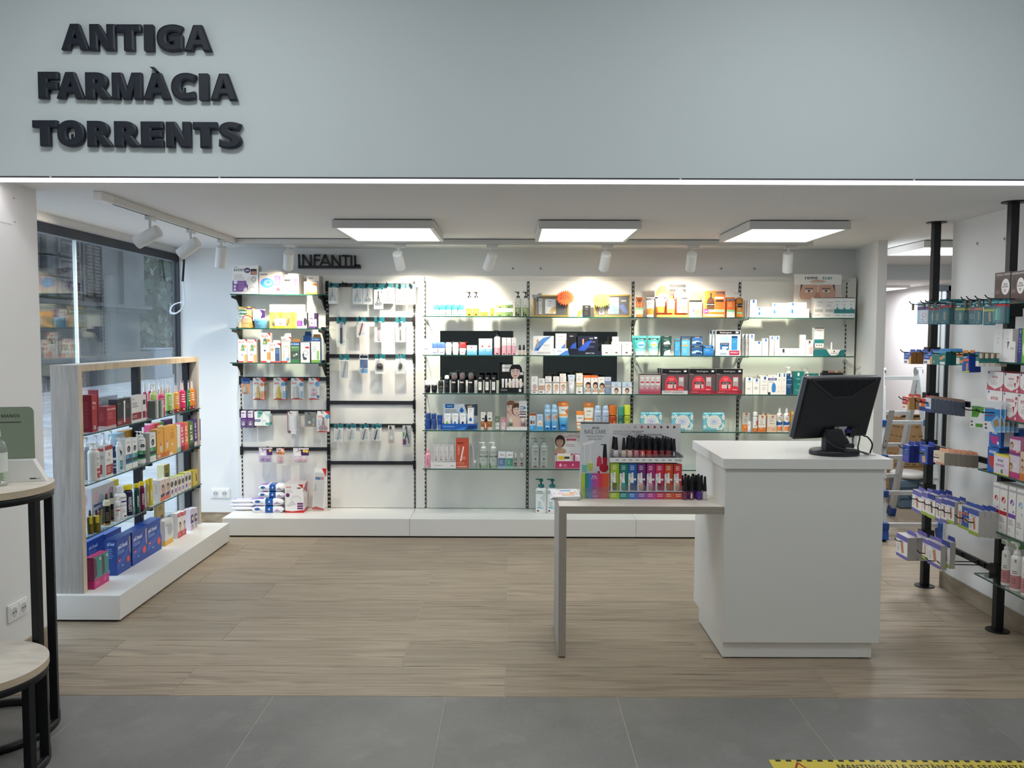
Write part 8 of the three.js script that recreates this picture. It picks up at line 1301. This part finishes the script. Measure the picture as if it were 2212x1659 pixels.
sideStock(gs(G2, 2, 'window rack lowest shelf'), [
  ['box', 476, 722, 178, 'big grey shampoo gift box with pastel circles', 'c9c6cc|c 36 40 14 9ab4c4|c 60 36 12 d8a8a8|c 82 26 10 b08aa8|c 20 26 12 d8b4c4|r 8 46 60 20 1f3c7a|t 38 56 14 e8e8f0 CHAMPÚ SÓLIDO|c 34 78 9 b83a6a', { x: 0.1, d: 0.05, side: 'b4b0b6', near: 'd4d0d4|c 30 30 20 c9a8b8|L 20 80 50 2 a09aa4 6' }],
  ['bottle', 720, 800, 75, 'burgundy bottle with yellow cap at back', '6a1430', { x: 0.1, cap: '#e8c83a', cw: 0.95, bf: 0.78 }],
  ...[[458, 522, 385], [526, 606, 378]].map(([a, b, y], i) => ['mist', a, b, y, 'amber oil bottle with black spray cap', '5a5216|r 20 0 46 44 c9b43a|L 30 56 40 4 8a7a30 8', { x: i ? -0.02 : 0, cap: '#131313', m: 'gloss', bf: 0.72 }]),
  ['mist', 596, 652, 330, 'olive oil bottle with black head, behind', '6a6420|r 20 0 40 50 c9b43a', { x: 0.04, cap: '#131313', bf: 0.74 }],
  ['mist', 630, 706, 210, 'black hair spray with cream shoulders, left', '17161a|r 0 0 100 24 d8d4b8|L 20 50 50 5 a8905a 7|r 0 92 100 8 a8762a', { x: 0.01, cap: '#1a1a1c', bf: 0.78 }],
  ['mist', 684, 760, 195, 'black hair spray with cream shoulders, right', '17161a|r 0 0 100 24 d8d4b8|L 20 50 50 5 a8905a 7|r 0 92 100 8 a8762a', { x: 0.03, cap: '#1a1a1c', bf: 0.76 }],
  ['bottle', 740, 804, 240, 'white bottle with red band', 'e6e4e4|t 56 30 8 4a4a4a ISDIN|r 20 44 70 7 b03a4a|L 20 58 50 3 8a8a8a 6', { cap: '#ececec' }],
  ['bottle', 712, 766, 140, 'white bottle in back row', 'dedede', { x: 0.08, cap: '#ececec' }],
  ['bottle', 772, 900, 145, 'large white bottle with blue band', 'eae9e8|t 60 18 7 4a4a4a ISDIN|r 40 30 50 6 2a4a8a|t 60 48 6 4a6a9a Psoriatin|L 44 64 40 2 9aa0a8 7|r 62 86 20 6 3a1a24', { x: -0.005, cap: '#f0f0ee' }],
  ...[['navy', '14163a', 858, 956, 135], ['bottle green', '134a3c', 952, 1008, 118], ['burgundy', '6a1238', 1004, 1062, 98], ['sand beige', 'b09a72', 1058, 1096, 80], ['yellow', 'e0c42a', 1096, 1144, 65]].map(([n, c, a, b, y]) => ['bottle', a, b, y, `${n} lotion bottle with yellow cap`, LOT(c), { cap: '#e8cf2a', cw: 0.98, bf: 0.86 }]),
  ['box', 1200, 1250, 90, 'pink and cream hair colour box, left', 'd9c6b8|F 56 44 46 4a2e24 d8b09a|p 4a2a4a 10,70 90,64 90,80 10,84|r 0 82 100 18 e07a4a', { d: 0.05, side: 'd8ccc0', near: 'd4c8bc|L 20 20 50 7 a89a90 7' }],
  ['box', 1254, 1302, 72, 'pink and cream hair colour box, right', 'd9c6b8|F 56 44 46 3a2420 d8b09a|p 4a2a4a 10,70 90,64 90,80 10,84|r 0 82 100 18 e07a4a', { d: 0.05, side: 'd8ccc0' }],
  ...[[1306, 1342, 65], [1346, 1380, 56], [1386, 1420, 44], [1424, 1456, 34], [1460, 1492, 10], [1496, 1526, 2]].map(([a, b, y], i) => ['box', a, b, y, 'white hair colour box with dark curl swatch', `e6e2dc|c 50 36 38 ${['4a3428', '3a2820', '5a3a2a', '5a4038', '4a3a2c', '2a2020'][i]}|L 16 8 60 1 8a9a4a 6|c 54 76 30 ${['8a5a9a', '9a6aa8', 'a87ab4', '9a7ac0', '7a5aa0', 'e09a5a'][i]}`, { d: 0.05, side: i < 2 ? 'a8b45a' : 'c9c84a' }]),
  ['box', 1546, 1606, -12, 'yellow box with hair drawing, far end', 'd8c04a|p 6a5a30 40,24 60,20 70,70 50,80|L 20 10 60 1 4a4a1a 5', { d: 0.05, side: 'b8a03a' }],
  ['box', 1240, 1300, -70, 'tall olive box standing at the back', '9a8a3a|r 20 30 60 30 4a4a2a|L 20 12 60 2 3a3a1a 6', { x: 0.105, d: 0.05, side: 'e0d8a8' }],
]);
const PIL = `16449c|T 10 24 15 f0f4fa pil.food|L 8 36 60 2 a8c0e4 5|r 8 58 40 9 c8342c|L 14 61 26 1 f4d8d8 5|c 82 70 12 c8342c|c 82 70 9 e05a4a|t 40 80 7 c0d0ec 180|p 2a5ab4 0,70 60,50 100,20 100,34 60,64 0,84`;
const S0 = gs(G2, -1, 'the window rack plinth', GXR + 0.02);
sideStock(S0, [
  ...[[500, 588, 905], [588, 656, 860]].map(([a, b, y], i) => ['box', a, b, y, `pink and teal twin pack, ${i ? 'farther' : 'nearest'} one`, `3f8a80|p 5a3a4a 0,0 30,10 40,60 0,70|r 0 70 100 30 c22a72|r 70 8 14 8 f2f2f2|L 20 80 50 2 e890b8 6`, { d: 0.05, side: 'a8205f', near: '8a3056|L 10 10 60 10 a86080 6|r 0 74 100 26 b8246a' }]),
  ...[[740, 886, 715, 'nearest'], [902, 1058, 640, 'middle'], [1058, 1212, 552, 'farthest']].map(([a, b, y, n]) => ['box', a, b, y, `large royal blue supplement box, ${n} of front three`, PIL + '|p c9a890 92,10 100,6 100,60 94,50', { d: 0.07, side: '123a88', near: '123a84|t 50 12 12 c8d8f0 pil.food|L 14 26 60 5 7a9ad0 6|B 8 84 26 10' }]),
  ...[[428, 612, 740, 'left'], [618, 790, 660, 'right']].map(([a, b, y, n]) => ['box', a, b, y, `royal blue supplement box by the window, ${n} one`, PIL, { x: 0.2, d: 0.1, side: '1a4a9c' }]),
  ['box', 1250, 1336, 520, 'white box with grey round picture', 'dcd8d2|c 60 40 34 b8bcc4|c 60 40 26 a8acb4|L 10 16 40 2 4a4a4a 6|r 0 80 100 20 e0b054', { d: 0.05, side: 'b8b4ae', near: 'c8c4be|r 0 80 100 20 d8a84a' }],
  ['box', 1164, 1246, 335, 'gold card box with printed face', 'b09a5a|F 60 50 40 6a4a34 d8b090|L 20 12 60 2 4a3a1a 6|c 24 76 12 e0d0a0', { x: 0.1, d: 0.02, side: '8a7a44' }],
  ...[[1384, 1430, 440], [1432, 1472, 424]].map(([a, b, y], i) => ['box', a, b, y, `red and white hair colour box, ${i ? 'right' : 'left'} of two`, 'e2dedc|r 0 0 100 16 c0282c|t 50 8 8 f4e8e8 cinfa|F 54 52 40 2a2020 d8b09c|r 0 76 100 24 c0282c|L 14 82 60 2 f0c8c8 7', { d: 0.05, side: 'dcd8d4' }]),
  ...[[1518, 1554, 396], [1558, 1592, 384]].map(([a, b, y], i) => ['box', a, b, y, `lilac hair colour box, ${i ? 'right' : 'left'} of two`, 'd4c8d4|r 0 0 100 26 c9bcc8|r 10 28 80 40 4a2a5a|c 60 46 20 e8d0a8|F 50 84 30 3a2a24 d8b09c', { d: 0.05, side: 'd8ccd8' }]),
]);
// ---------- right rack: two floor-to-ceiling posts, rails with hooks, glass shelves ----------
{
  const t = thing('pole_rack', 'black floor to ceiling pole rack along the right wall', 'rack');
  for (const z of [-5.16, -4.37]) {
    const p = mesh('post', rbox(2.572, 2.614, 0.006, CEIL - 0.006, z - 0.021, z + 0.021, 0.002, 1), blackMetal, t);
    mesh('flange', [cyl(0.058, 0.058, 0.006, 2.593, 0, z, 28), cyl(0.058, 0.058, 0.006, 2.593, CEIL - 0.006, z, 28)], blackMetal, p);
  }
  [1.75, 1.467, 1.186, 0.894, 0.615, 0.325].forEach((y, i) => { mesh('rail', [rbox(2.572, 2.592, y - 0.018, y + 0.014, -5.139, -4.391, 0.002, 1)], blackMetal, t); mesh('rail_clamp', [box(2.555, 2.63, y - 0.03, y + 0.035, -5.19, -5.13), box(2.555, 2.63, y - 0.03, y + 0.035, -4.40, -4.34)], blackMetal, t); });
}
const RY = [1.737, 1.442, 1.156, 0.875, 0.584, 0.318], XR = 2.45;
RY.forEach((y, i) => {
  const t = thing('glass_shelf', `${['topmost', 'second', 'third', 'fourth', 'fifth', 'lowest'][i]} glass shelf of the black pole rack at right`, 'glass shelf', [0, 0, 0], 0, 'glass shelves of the pole rack');
  mesh('glass', box(XR + 0.0015, 2.69, y - 0.008, y, -4.355, -3.55), paneMat, t); mesh('glass_edge', [box(XR, XR + 0.0015, y - 0.008, y, -4.355, -3.55), box(XR, 2.69, y - 0.008, y, -4.3565, -4.355)], edgeGlass, t);
  mesh('bracket', [box(2.5, 2.68, y - 0.022, y - 0.0085, -4.349, -4.325), box(2.555, 2.635, y - 0.065, y - 0.022, -4.349, -4.325)], blackMetal, t);
});
const RS = (C, i, loc) => ({ ...C, y: RY[i], x: 2.462, turn: -Math.PI / 2, loc });
const Q1 = { o: [2080, 440], s: 5.184 }, Q2 = { o: [2080, 760], s: 6.38 }, Q3 = { o: [2080, 1000], s: 5.53 };
const CON = (n) => `3a3036|t 30 8 8 d8d0d0 CONTROL|t 78 8 8 d8d0d0 CONTROL|e 70 48 26 26 f0eeec|t 70 40 8 3a2a2a MEGA|t 70 48 8 3a2a2a AHORRO|t 66 60 12 3a2a2a ${n}|e 24 36 14 18 2a2026|L 6 60 36 2 b08a7a 6|g 76 100 3a3036 4a3434`;
sideStock(RS(Q1, 0, 'topmost glass shelf at right'), [
  ['box', 362, 535, 778, 'dark brown value pack, left of two', CON('12'), { d: 0.06, side: '2a2226' }], ['box', 543, 700, 762, 'dark brown value pack, right of two', CON('10'), { d: 0.06, side: '2a2226' }],
]);
const WHT = 'eceae8|o 50 14 10 d0cccc 2|t 50 30 5 9a9494 UREA|L 30 38 40 2 c0bcbc 4|L 30 88 40 2 c0bcbc 4';
sideStock(RS(Q1, 1, 'second glass shelf at right'), [
  ['box', 352, 450, 1402, 'tall plain white box, left of two', WHT, { d: 0.08, side: 'd8d5d2' }], ['box', 454, 560, 1402, 'tall plain white box, right of two', WHT, { d: 0.08, x: 0.002, side: 'd0ccc8' }],
  ['box', 500, 590, 1542, 'small white box in front of white ones', 'ebe9e6|p 3a3a3a 0,0 24,0 0,40|t 60 34 12 8a8484 UREA', { x: -0.006, d: 0.01, side: 'cfcbc6' }],
  ['box', 625, 668, 1395, 'dark blue pack beside the green one', '1f2a86|c 50 10 20 6ab03a|L 20 30 50 5 8a94d0 9', { d: 0.07, side: '1a2470' }], ['box', 670, 730, 1398, 'bright green pack cut by frame edge', '6cc03a|e 50 60 40 20 d8ecc8', { d: 0.07, side: '4a9a2a' }],
]);
const ENN = (x) => `c4566c|p efebe8 0,0 100,0 100,60 90,76 50,94 10,76 0,60|t 48 28 20 b03a54 enna|L 36 46 26 1 c87a8a 6|L 24 56 52 3 b8a0a4 6|c 10 7 5 4a5aa0${x ? '|c 90 20 7 b83a4a|p b8283a 66,50 80,50 74,78|p c84a5a 82,32 94,32 88,54' : ''}|c 88 92 6 f0d8dc`;
sideStock(RS(Q2, 2, 'third glass shelf at right'), [
  ['box', 338, 548, 520, 'lower white and pink box, first from left', ENN(0), { d: 0.1, side: 'b8455c' }], ['box', 556, 760, 548, 'lower white and pink box, second from left', ENN(1), { d: 0.1, side: 'b8455c' }], ['box', 764, 960, 572, 'lower white and pink box, at frame edge', ENN(1), { d: 0.1, side: 'b8455c' }],
  ['box', 340, 562, 264, 'upper white and pink box, first from left', ENN(0), { b: 518, d: 0.1, side: 'b8455c' }], ['box', 568, 782, 288, 'upper white and pink box, second from left', ENN(1), { b: 546, d: 0.1, side: 'b8455c' }], ['box', 788, 990, 302, 'upper white and pink box, at frame edge', ENN(1), { b: 570, d: 0.1, side: 'b8455c' }],
]);
const EVX = (c) => `1560b8|t 46 18 22 f0f4fa evax|p ${c} 6,36 80,36 76,80 40,84 20,70|c 76 74 9 e8e8f0|r 80 90 10 4 c0d0e8`;
sideStock(RS(Q2, 3, 'fourth glass shelf at right'), [
  ['box', 345, 500, 1300, 'lower blue pads pack with red patch', EVX('c03a34'), { d: 0.08, side: '0f4a94', nm: ['pads_pack', 'pads pack'] }], ['box', 366, 530, 1060, 'upper blue pads pack with magenta patch', EVX('c02a8a'), { b: 1296, d: 0.08, side: '0f4a94', nm: ['pads_pack', 'pads pack'], near: '1560b8|r 20 10 60 80 e4e4ea' }],
  ['box', 655, 800, 1050, 'blue pads pack behind the pink box', '1560b8|L 10 20 40 1 c0d8f4 9', { x: 0.08, d: 0.08, side: '0f4a94', nm: ['pads_pack', 'pads pack'] }],
  ['box', 432, 640, 1388, 'yellow and lilac pads pack', 'e0d4e0|r 0 0 100 10 e6d44a|t 44 30 22 1f3a7a evax|t 40 54 20 8a3a6a normal|c 56 84 9 3a7a3a|r 60 68 40 20 d8c8dc|r 0 96 100 6 e6d44a', { x: -0.004, d: 0.06, side: 'c9b83a', nm: ['pads_pack', 'pads pack'] }],
  ['box', 640, 790, 1385, 'lower magenta and white box', 'd8cdd6|F 18 56 26 8a5a40 e0b898|c 62 46 14 e4d8e0|r 0 76 100 24 b8387a|r 0 0 100 8 8a4a94', { d: 0.07, side: 'a83070' }], ['box', 650, 800, 1165, 'upper magenta and white box', 'dcd2da|F 18 56 26 8a5a40 e0b898|c 62 56 14 e4d8e0|r 0 0 100 14 b83a8a|r 0 84 100 16 b8387a|r 60 86 24 8 e8d8a8', { b: 1380, d: 0.07, side: 'c07a9a' }],
  ['box', 795, 900, 1370, 'orange and white box at frame edge', 'd8c0a8|c 30 30 12 6a3a20|F 30 60 30 8a5a40 e0b898|r 0 76 100 24 d8762a', { d: 0.07, side: 'c06a2a' }],
]);
const LAC = (c, b) => `ebe9e6|t 50 9 6 3a3a6a LACTACYD|c 50 32 26 ${c}|p ebe9e6 30,38 70,26 66,32 36,44|c 70 50 9 ${c}|${b ? `r 0 55 100 8 ${c}|` : ''}L 8 68 70 3 7a7a82 4|L 8 86 40 2 a0a0a8 4`;
sideStock(RS(Q3, 4, 'fifth glass shelf at right'), [
  ['box', 368, 444, 222, 'tall white box with red ball, left', LAC('c0282c', 1), { d: 0.08, side: 'd4d1ce' }], ['box', 448, 538, 247, 'tall white box with red ball, right', LAC('c0282c', 1), { d: 0.08, side: 'd4d1ce' }], ['box', 552, 640, 275, 'tall white box with purple ball', LAC('7a4ab0', 1), { d: 0.08, side: 'd4d1ce' }], ['box', 650, 745, 305, 'tall white box with pale blue ball', LAC('8ab4dc', 0), { d: 0.08, side: 'd4d1ce' }],
]);
const BOD = 'ebe8e4|r 44 12 20 10 c9c4c0|t 54 17 7 5a5a5a S|L 30 44 50 2 4a4a4a 5|r 0 56 100 36 c98a8c|L 24 64 50 3 8a5a5c 6|r 0 92 100 8 ebe8e4';
sideStock(RS(Q3, 5, 'lowest glass shelf at right'), [
  ['pump', 428, 530, 918, 'white and pink body wash pump, left', BOD, { cap: '#f0efec', bf: 0.8, x: 0.004 }], ['pump', 520, 656, 950, 'white and pink body wash pump, middle', BOD, { cap: '#f0efec', bf: 0.76, x: -0.005 }], ['pump', 660, 790, 962, 'white and pink body wash pump, right', BOD, { cap: '#f0efec', bf: 0.78 }],
  ['box', 465, 650, 818, 'white and green box above pump bottles', 'c9d4c4|g 0 60 3f7a3a b8ccb0|T 6 60 20 6a8a6a Vea', { x: 0.1, b: 960, d: 0.05, side: '6a9a5a' }],
]);
// hanging goods
const H5 = { o: [1880, 420], s: 5.53 }, H6 = { o: [1880, 700], s: 5.53 }, H7 = { o: [1880, 980], s: 3.949 };
const HR = (C, y, loc, x = 2.36) => ({ ...C, rail: y, y, x, turn: -Math.PI / 2, loc });
const CMP = (band, e) => `12707c|t 50 12 9 d8ecf0 Compeed|r 10 20 40 7 e8e4e0|r 0 ${band[1]} 100 9 ${band[0]}|${e ?? 'e 48 66 26 22 1a8a92|p c9b08a 40,52 56,50 60,80 44,84'}|L 20 92 40 1 b8dce0 5`;
const TA = -0.95;
sideStock({ ...HR(H5, 1.75, 'pole rack top rail'), holder: 1 }, [
  ['card', 478, 628, 1285, 'pale blue and white patch card', 'bcdcec|t 50 10 9 f2f6fa Compeed|r 0 22 100 13 7a2a9a|r 22 38 70 56 f0eeec|o 54 58 14 d8704a 4|L 30 78 30 1 4a7a8a 5|L 30 86 40 1 2a5a6a 5', { b: 1552, turn: TA, n: 1, gap: 0.03, d: 0.02 }],
  ['card', 640, 735, 1280, 'teal plaster card, second hook', CMP(['c9303a', 28]), { b: 1555, turn: TA, n: 1, gap: 0.03, d: 0.02 }],
  ['card', 704, 792, 1278, 'teal plaster card, third hook', CMP(['c9303a', 26]), { b: 1555, turn: TA, d: 0.02 }],
  ['card', 765, 880, 1250, 'teal plaster card, fourth hook, longest row', CMP(['c9303a', 24]), { b: 1552, turn: TA, n: 3, gap: 0.028, d: 0.02 }],
  ['card', 958, 1066, 1272, 'teal card with lime band, left', CMP(['c9c83a', 30]), { b: 1555, turn: TA, n: 2, gap: 0.028, d: 0.02 }],
  ['card', 1140, 1226, 1265, 'teal plaster card with red and white foot', CMP(['c9303a', 32], 'o 30 66 22 e8e8e8 5'), { b: 1555, turn: TA, d: 0.02 }],
  ['card', 1208, 1290, 1250, 'teal plaster card with orange band', CMP(['e0843a', 34]), { b: 1555, turn: TA, d: 0.02, x: -0.01 }],
  ['card', 1288, 1418, 1250, 'large teal card with lime band, right', CMP(['c9c83a', 38], 'p c9b08a 40,52 58,50 62,84 44,88'), { b: 1562, turn: TA, d: 0.02 }],
  ['card', 1416, 1535, 1250, 'teal card with green stick blister', CMP(['c9303a', 20], 'r 6 36 50 50 3fae94|r 12 40 16 44 8ad8c0'), { b: 1545, turn: TA, n: 1, gap: 0.02, d: 0.025 }],
]);
const SAL = (c, e = '') => `${c}|r 0 62 100 38 ece8e4|t 50 16 16 eef0f4 Salvelox|L 10 34 60 2 c8d4ec 9|p c9965a 70,40 100,30 100,100 74,100|c 16 84 8 2a3a7a|c 34 84 8 2a3a7a${e}`;
const hb = (c, more = {}) => ({ d: 0.032, side: 'c9a06a', tab: '#2a5ab0', tf: 0.82, nm: ['plaster_box', 'plaster box'], ...more });
sideStock(HR(H6, 1.467, 'pole rack second rail'), [
  ['tab', 405, 490, 300, 'blue and white plaster box at hook end', SAL('1f50a8'), hb('', { b: 472, n: 2, side: 'a8763f', near: 'b8864a|r 20 10 40 40 c9c4bc|r 0 60 100 40 8a6234' })],
  ['tab', 640, 745, 300, 'blue and white plaster box, second hook', SAL('1f50a8'), hb('', { b: 476, side: 'a8763f', n: 1 })],
  ['tab', 742, 905, 290, 'large teal knee plaster box', '14706a|t 36 20 14 e8eef0 Salvelox|r 0 0 100 12 3a8ac0|p c98f68 50,50 90,24 96,40 64,64|t 14 78 20 f0f4f4 6|r 60 76 34 18 e8e4e0', hb('', { b: 482, tab: '#3a8ac0', side: '0f5a54', n: 2 })],
  ['tab', 1030, 1112, 310, 'orange tabbed plaster box', '1f7a70|r 0 40 50 50 d8d0c8|r 0 0 100 30 d8863a|r 50 60 50 20 c98f68', hb('', { b: 490, tab: '#e08a3a', side: '2a6a64', n: 1 })],
  ['tab', 1105, 1190, 330, 'tilted blue plaster box hanging low', '1f46a0|t 46 10 12 f0f2f8 URGO|r 4 20 90 14 e0602a|p c98f68 60,46 84,46 80,90 56,90|r 0 92 100 8 b8d04a', hb('', { b: 575, tab: '#2a4aa8', side: '16368a', near: '17388c|L 20 16 50 2 c0cce8 10|B 30 62 50 30', tilt: 0.08, d: 0.06 })],
  ['box', 1262, 1300, 345, 'teal and white plaster box, long row', '14706a|r 0 60 100 40 dcd6cc', { b: 505, d: 0.026, n: 4, gap: 0.029, side: '1a726c', nm: ['plaster_box', 'plaster box'], near: '9a7a5a|r 10 4 50 34 e4e0da|p 1a726c 0,44 100,36 100,70 0,76|r 0 74 100 26 e0dcd2' }],
]);
sideStock(HR(H6, 1.186, 'pole rack third rail'), [
  ['tab', 386, 470, 830, 'red and tan plaster box at hook end', SAL('b83238').replace(/2a3a7a/g, 'b83238'), hb('', { b: 1010, tab: '#b83a3a', near: 'a8763f|r 20 10 40 40 c9c4bc|p e0b06a 0,50 60,40 60,100 0,100', n: 1, gap: 0.04 })],
  ['tab', 590, 665, 850, 'red and blue plaster box, second hook', 'd8d2d0|r 0 0 100 40 c03a34|r 20 36 70 30 d8602a|r 0 66 100 34 24367e', hb('', { b: 1030, tab: '#b83a3a' })],
  ['tab', 655, 728, 850, 'grey-blue plaster box, long row', 'c9d4e0|p 3f7ab8 0,20 60,30 80,60 0,66|p d8b098 50,10 90,30 80,60|r 0 76 100 24 2a3a86', hb('', { b: 1045, tab: '#8a6a5a', tf: 0.86, d: 0.023, n: 7, gap: 0.0245, dy: 0.003, side: '6a7486', near: '7a8498|r 10 6 60 34 d0d4d8|p 24308a 0,66 100,56 100,100 0,100' })],
  ['card', 1130, 1278, 890, 'green and white dressing pack', 'e8ebe4|r 10 28 84 36 5aa03a|t 36 28 8 1a2a3a Salvelox|p f0f0ee 40,80 70,46 94,52 94,96 60,100|c 12 80 7 2a2a2a|c 14 92 7 2a2a2a|r 40 86 50 12 5aa03a', { b: 1225, noBlister: 1, d: 0.012, turn: -0.8 }],
  ['card', 1284, 1458, 920, 'blue and white dressing pack', 'e8ebee|r 4 26 92 40 3f8ed0|t 30 24 8 1a2a3a Salvelox|r 4 46 60 3 a83a5a|p 8ac0ea 40,70 76,44 98,60 98,96 70,100|p b08a5a 56,66 80,54 92,76 66,86|c 12 76 7 b83a4a|c 14 88 7 3a3a6a', { b: 1275, noBlister: 1, d: 0.012, turn: -0.8, n: 4, gap: 0.022 }],
]);
sideStock(HR(H6, 0.894, 'pole rack fourth rail'), [
  ['tab', 390, 470, 1390, 'deep blue barcode plaster box at hook end', '2440a0|t 50 26 10 c8d0ec URGO|p 4a6a5a 10,40 70,36 60,60|r 10 60 70 30 5a4aa0', hb('', { b: 1635, tab: '#2440a0', side: '182c7c', near: '1a2e82|B 14 34 66 24|B 14 68 66 24', n: 2, gap: 0.036 })],
  ['tab', 592, 690, 1395, 'blue plaster box with hand picture', '2a4aa4|t 46 24 10 c8d0ec URGO|r 0 36 80 14 5a6a4a|p c9a080 30,60 70,54 80,90 36,96', hb('', { b: 1650, tab: '#2440a0', side: '182c7c', near: '1a2e82|B 14 34 66 24|B 14 68 66 24', d: 0.045 })],
  ['tab', 758, 888, 1470, 'flesh toned leg plaster box, long row', 'd8c4ac|t 26 32 12 1a2a3a Salvelox|p e8dcc8 10,50 60,44 70,80 20,84|r 0 86 100 14 d08a72|c 20 92 5 f0e8e0', hb('', { b: 1650, tab: '#e0a484', tf: 0.8, tw: 0.46, d: 0.03, n: 5, gap: 0.0315, dy: 0.003, side: 'a8a090', near: 'a49c8c|r 20 8 40 40 c4beb2|p c8826a 0,60 100,52 100,100 0,100' })],
]);
const FT = (c, f, s = 'c98060') => `e4e2de|r 0 0 100 22 ${c}|t 46 28 7 ${c} Comforsil|p ${s} 36,34 60,30 70,74 50,80|L 8 44 24 5 8a8a8a 7|r 0 86 100 14 ${f}`;
const LI = '6a62ac', LM = '9ab03a', ft = (o) => ({ d: 0.03, side: 'b8b4b0', nm: ['footcare_box', 'footcare box'], tf: 0.86, tw: 0.46, ...o });
sideStock(HR(H7, 0.615, 'pole rack fifth rail'), [
  ['tab', 358, 438, 275, 'lilac toe-care box swinging at hook end', FT(LI, LI), ft({ b: 482, tab: '#6a62ac', tilt: -0.06 })],
  ['tab', 438, 494, 290, 'lilac and lime foot box', FT(LI, LM), ft({ b: 512, tab: '#6a62ac' })],
  ['tab', 492, 558, 300, 'dark blue and lime foot box', FT('26358a', LM, '8a4a44'), ft({ b: 540, tab: '#26358a', n: 2 })],
  ['tab', 562, 604, 340, 'slim lilac foot box', FT(LI, LI), ft({ b: 572, tab: '#6a62ac' })],
  ['tab', 608, 660, 345, 'slim blue and lilac foot box', FT('4a4a9c', LI, 'a8605a'), ft({ b: 580, tab: '#4a4a9c' })],
  ['tab', 658, 722, 360, 'blue and lime heel box', FT('3a4a9c', LM, 'b06a50'), ft({ b: 585, tab: '#3a4a9c', n: 1 })],
  ['tab', 752, 850, 400, 'bright blue bunion box with lime foot', '1f50a8|r 0 0 34 84 e0d8d2|p c98060 4,30 30,26 30,80 10,84|t 68 20 8 f0f2f8 URGO|r 36 26 60 8 d85a2a|e 76 56 20 10 d8a088|r 0 86 100 14 9ab03a', ft({ b: 625, tab: '#1f50a8', d: 0.04 })],
  ['tab', 846, 930, 425, 'blue and lime foot box, long row', FT('3f58a8', LM), ft({ b: 680, tab: '#2f4a9c', n: 4, gap: 0.031, dy: 0.003, near: 'b8b6b2|r 0 0 100 28 2f468e|r 40 40 10 40 6a6a6a|r 0 84 100 16 8aa034' })],
]);
sideStock(HR(H7, 0.325, 'pole rack lowest rail'), [
  ['tab', 226, 322, 640, 'big lilac foot box at hook end', FT(LI, LI), ft({ b: 865, tab: '#6a62ac', d: 0.06, near: 'b8b4b2|r 0 0 100 24 5a5298|r 50 40 10 34 7a7a7a|r 0 86 100 14 5a5298', n: 1 })],
  ['tab', 448, 492, 690, 'lime footed box behind lilac ones', FT(LI, LM), ft({ b: 890, tab: '#5a5aa4', d: 0.04 })],
  ['tab', 494, 606, 700, 'large lilac foot box, front hook', FT(LI, LI), ft({ b: 935, tab: '#6a62ac', d: 0.035, x: -0.03, near: 'b8b4b2|r 0 0 100 20 5a5298|r 40 40 12 34 7a7a7a|r 0 88 100 12 5a5298' })],
  ['tab', 612, 684, 690, 'dark blue and lime foot box, farthest right', FT('26358a', LM, '8a4a44'), ft({ b: 950, tab: '#26358a', n: 0 })],
]);
{ // sanitizer display on the tall round table
  const y = 0.98, p = at(40, 1045, { y }), t = thing('counter_display', 'green and white hand gel display on the tall round table', 'display', [p.x - 0.02, y, p.z - 0.02], 0.25);
  const c = printCell('8a9682|t 60 12 6 2a2e28 MANOS|L 40 20 50 1 4a5048 5', 200, 300, '7a8672'), s = new THREE.Shape(); s.moveTo(-0.16, 0); s.lineTo(0.05, 0); s.lineTo(0.05, 0.27); s.quadraticCurveTo(0.05, 0.295, 0.025, 0.295); s.lineTo(-0.16, 0.295);
  const g = new THREE.ExtrudeGeometry(s, { depth: 0.004, bevelEnabled: false }), q = g.attributes.position, uv = g.attributes.uv; for (let i = 0; i < q.count; i++) uv.setXY(i, c.u0 + (c.u1 - c.u0) * clamp01((q.getX(i) + 0.16) / 0.21), c.v0 + (c.v1 - c.v0) * clamp01(q.getY(i) / 0.295));
  mesh('back_board', g.translate(0, 0, -0.07), pm(c), t);
  const w = new THREE.Shape([[-0.16, 0], [0.10, 0], [0.055, 0.085], [-0.16, 0.085]].map((k) => new THREE.Vector2(...k))); mesh('white_base', new THREE.ExtrudeGeometry(w, { depth: 0.04, bevelEnabled: true, bevelSize: 0.001, bevelThickness: 0.001, bevelSegments: 1 }).translate(0, 0.001, -0.06), M('#e9e8e4', 0.3), t);
  const c2 = printCell('e4e4e0|r 0 20 60 60 2a2a2a|r 64 20 34 60 b8b8b4', 60, 16, 'e4e4e0'), pl = new THREE.PlaneGeometry(0.04, 0.008); mapPrint(pl, c2, 0.04, -0.004, 0.004); const m = mesh('brand_strip', pl, pm(c2), t); m.position.set(0.062, 0.012, -0.0185);
  const b = thing('gel_bottle', 'clear hand gel bottle standing before the green display board', 'bottle', [p.x - 0.055, y, p.z + 0.04], 0.3);
  const bg = lathe([[0, 0.003], [0.03, 0], [0.036, 0.008], [0.036, 0.135], [0.03, 0.165], [0.012, 0.182], [0.012, 0.19], [0, 0.19]], 28); mesh('bottle_body', bg, clearPlastic, b);
  const c3 = printCell('dfe3dc|r 0 62 100 38 b8c8b0|L 56 66 36 6 3a3e38 4.5|B 40 90 50 7', 160, 180, 'dfe3dc'), lg = new THREE.CylinderGeometry(0.0366, 0.0366, 0.12, 28, 1, true, -1.5, 3).translate(0, 0.07, 0); mapPrint(lg, c3, 0.074, 0.01, 0.13, true); mesh('wrap_label', lg, pm(c3), b); mesh('cap', cyl(0.014, 0.013, 0.024, 0, 0.19, 0, 18), M('#e4e4e2', 0.3), b);
}
shadow(scene);
renderer.render(scene, camera);
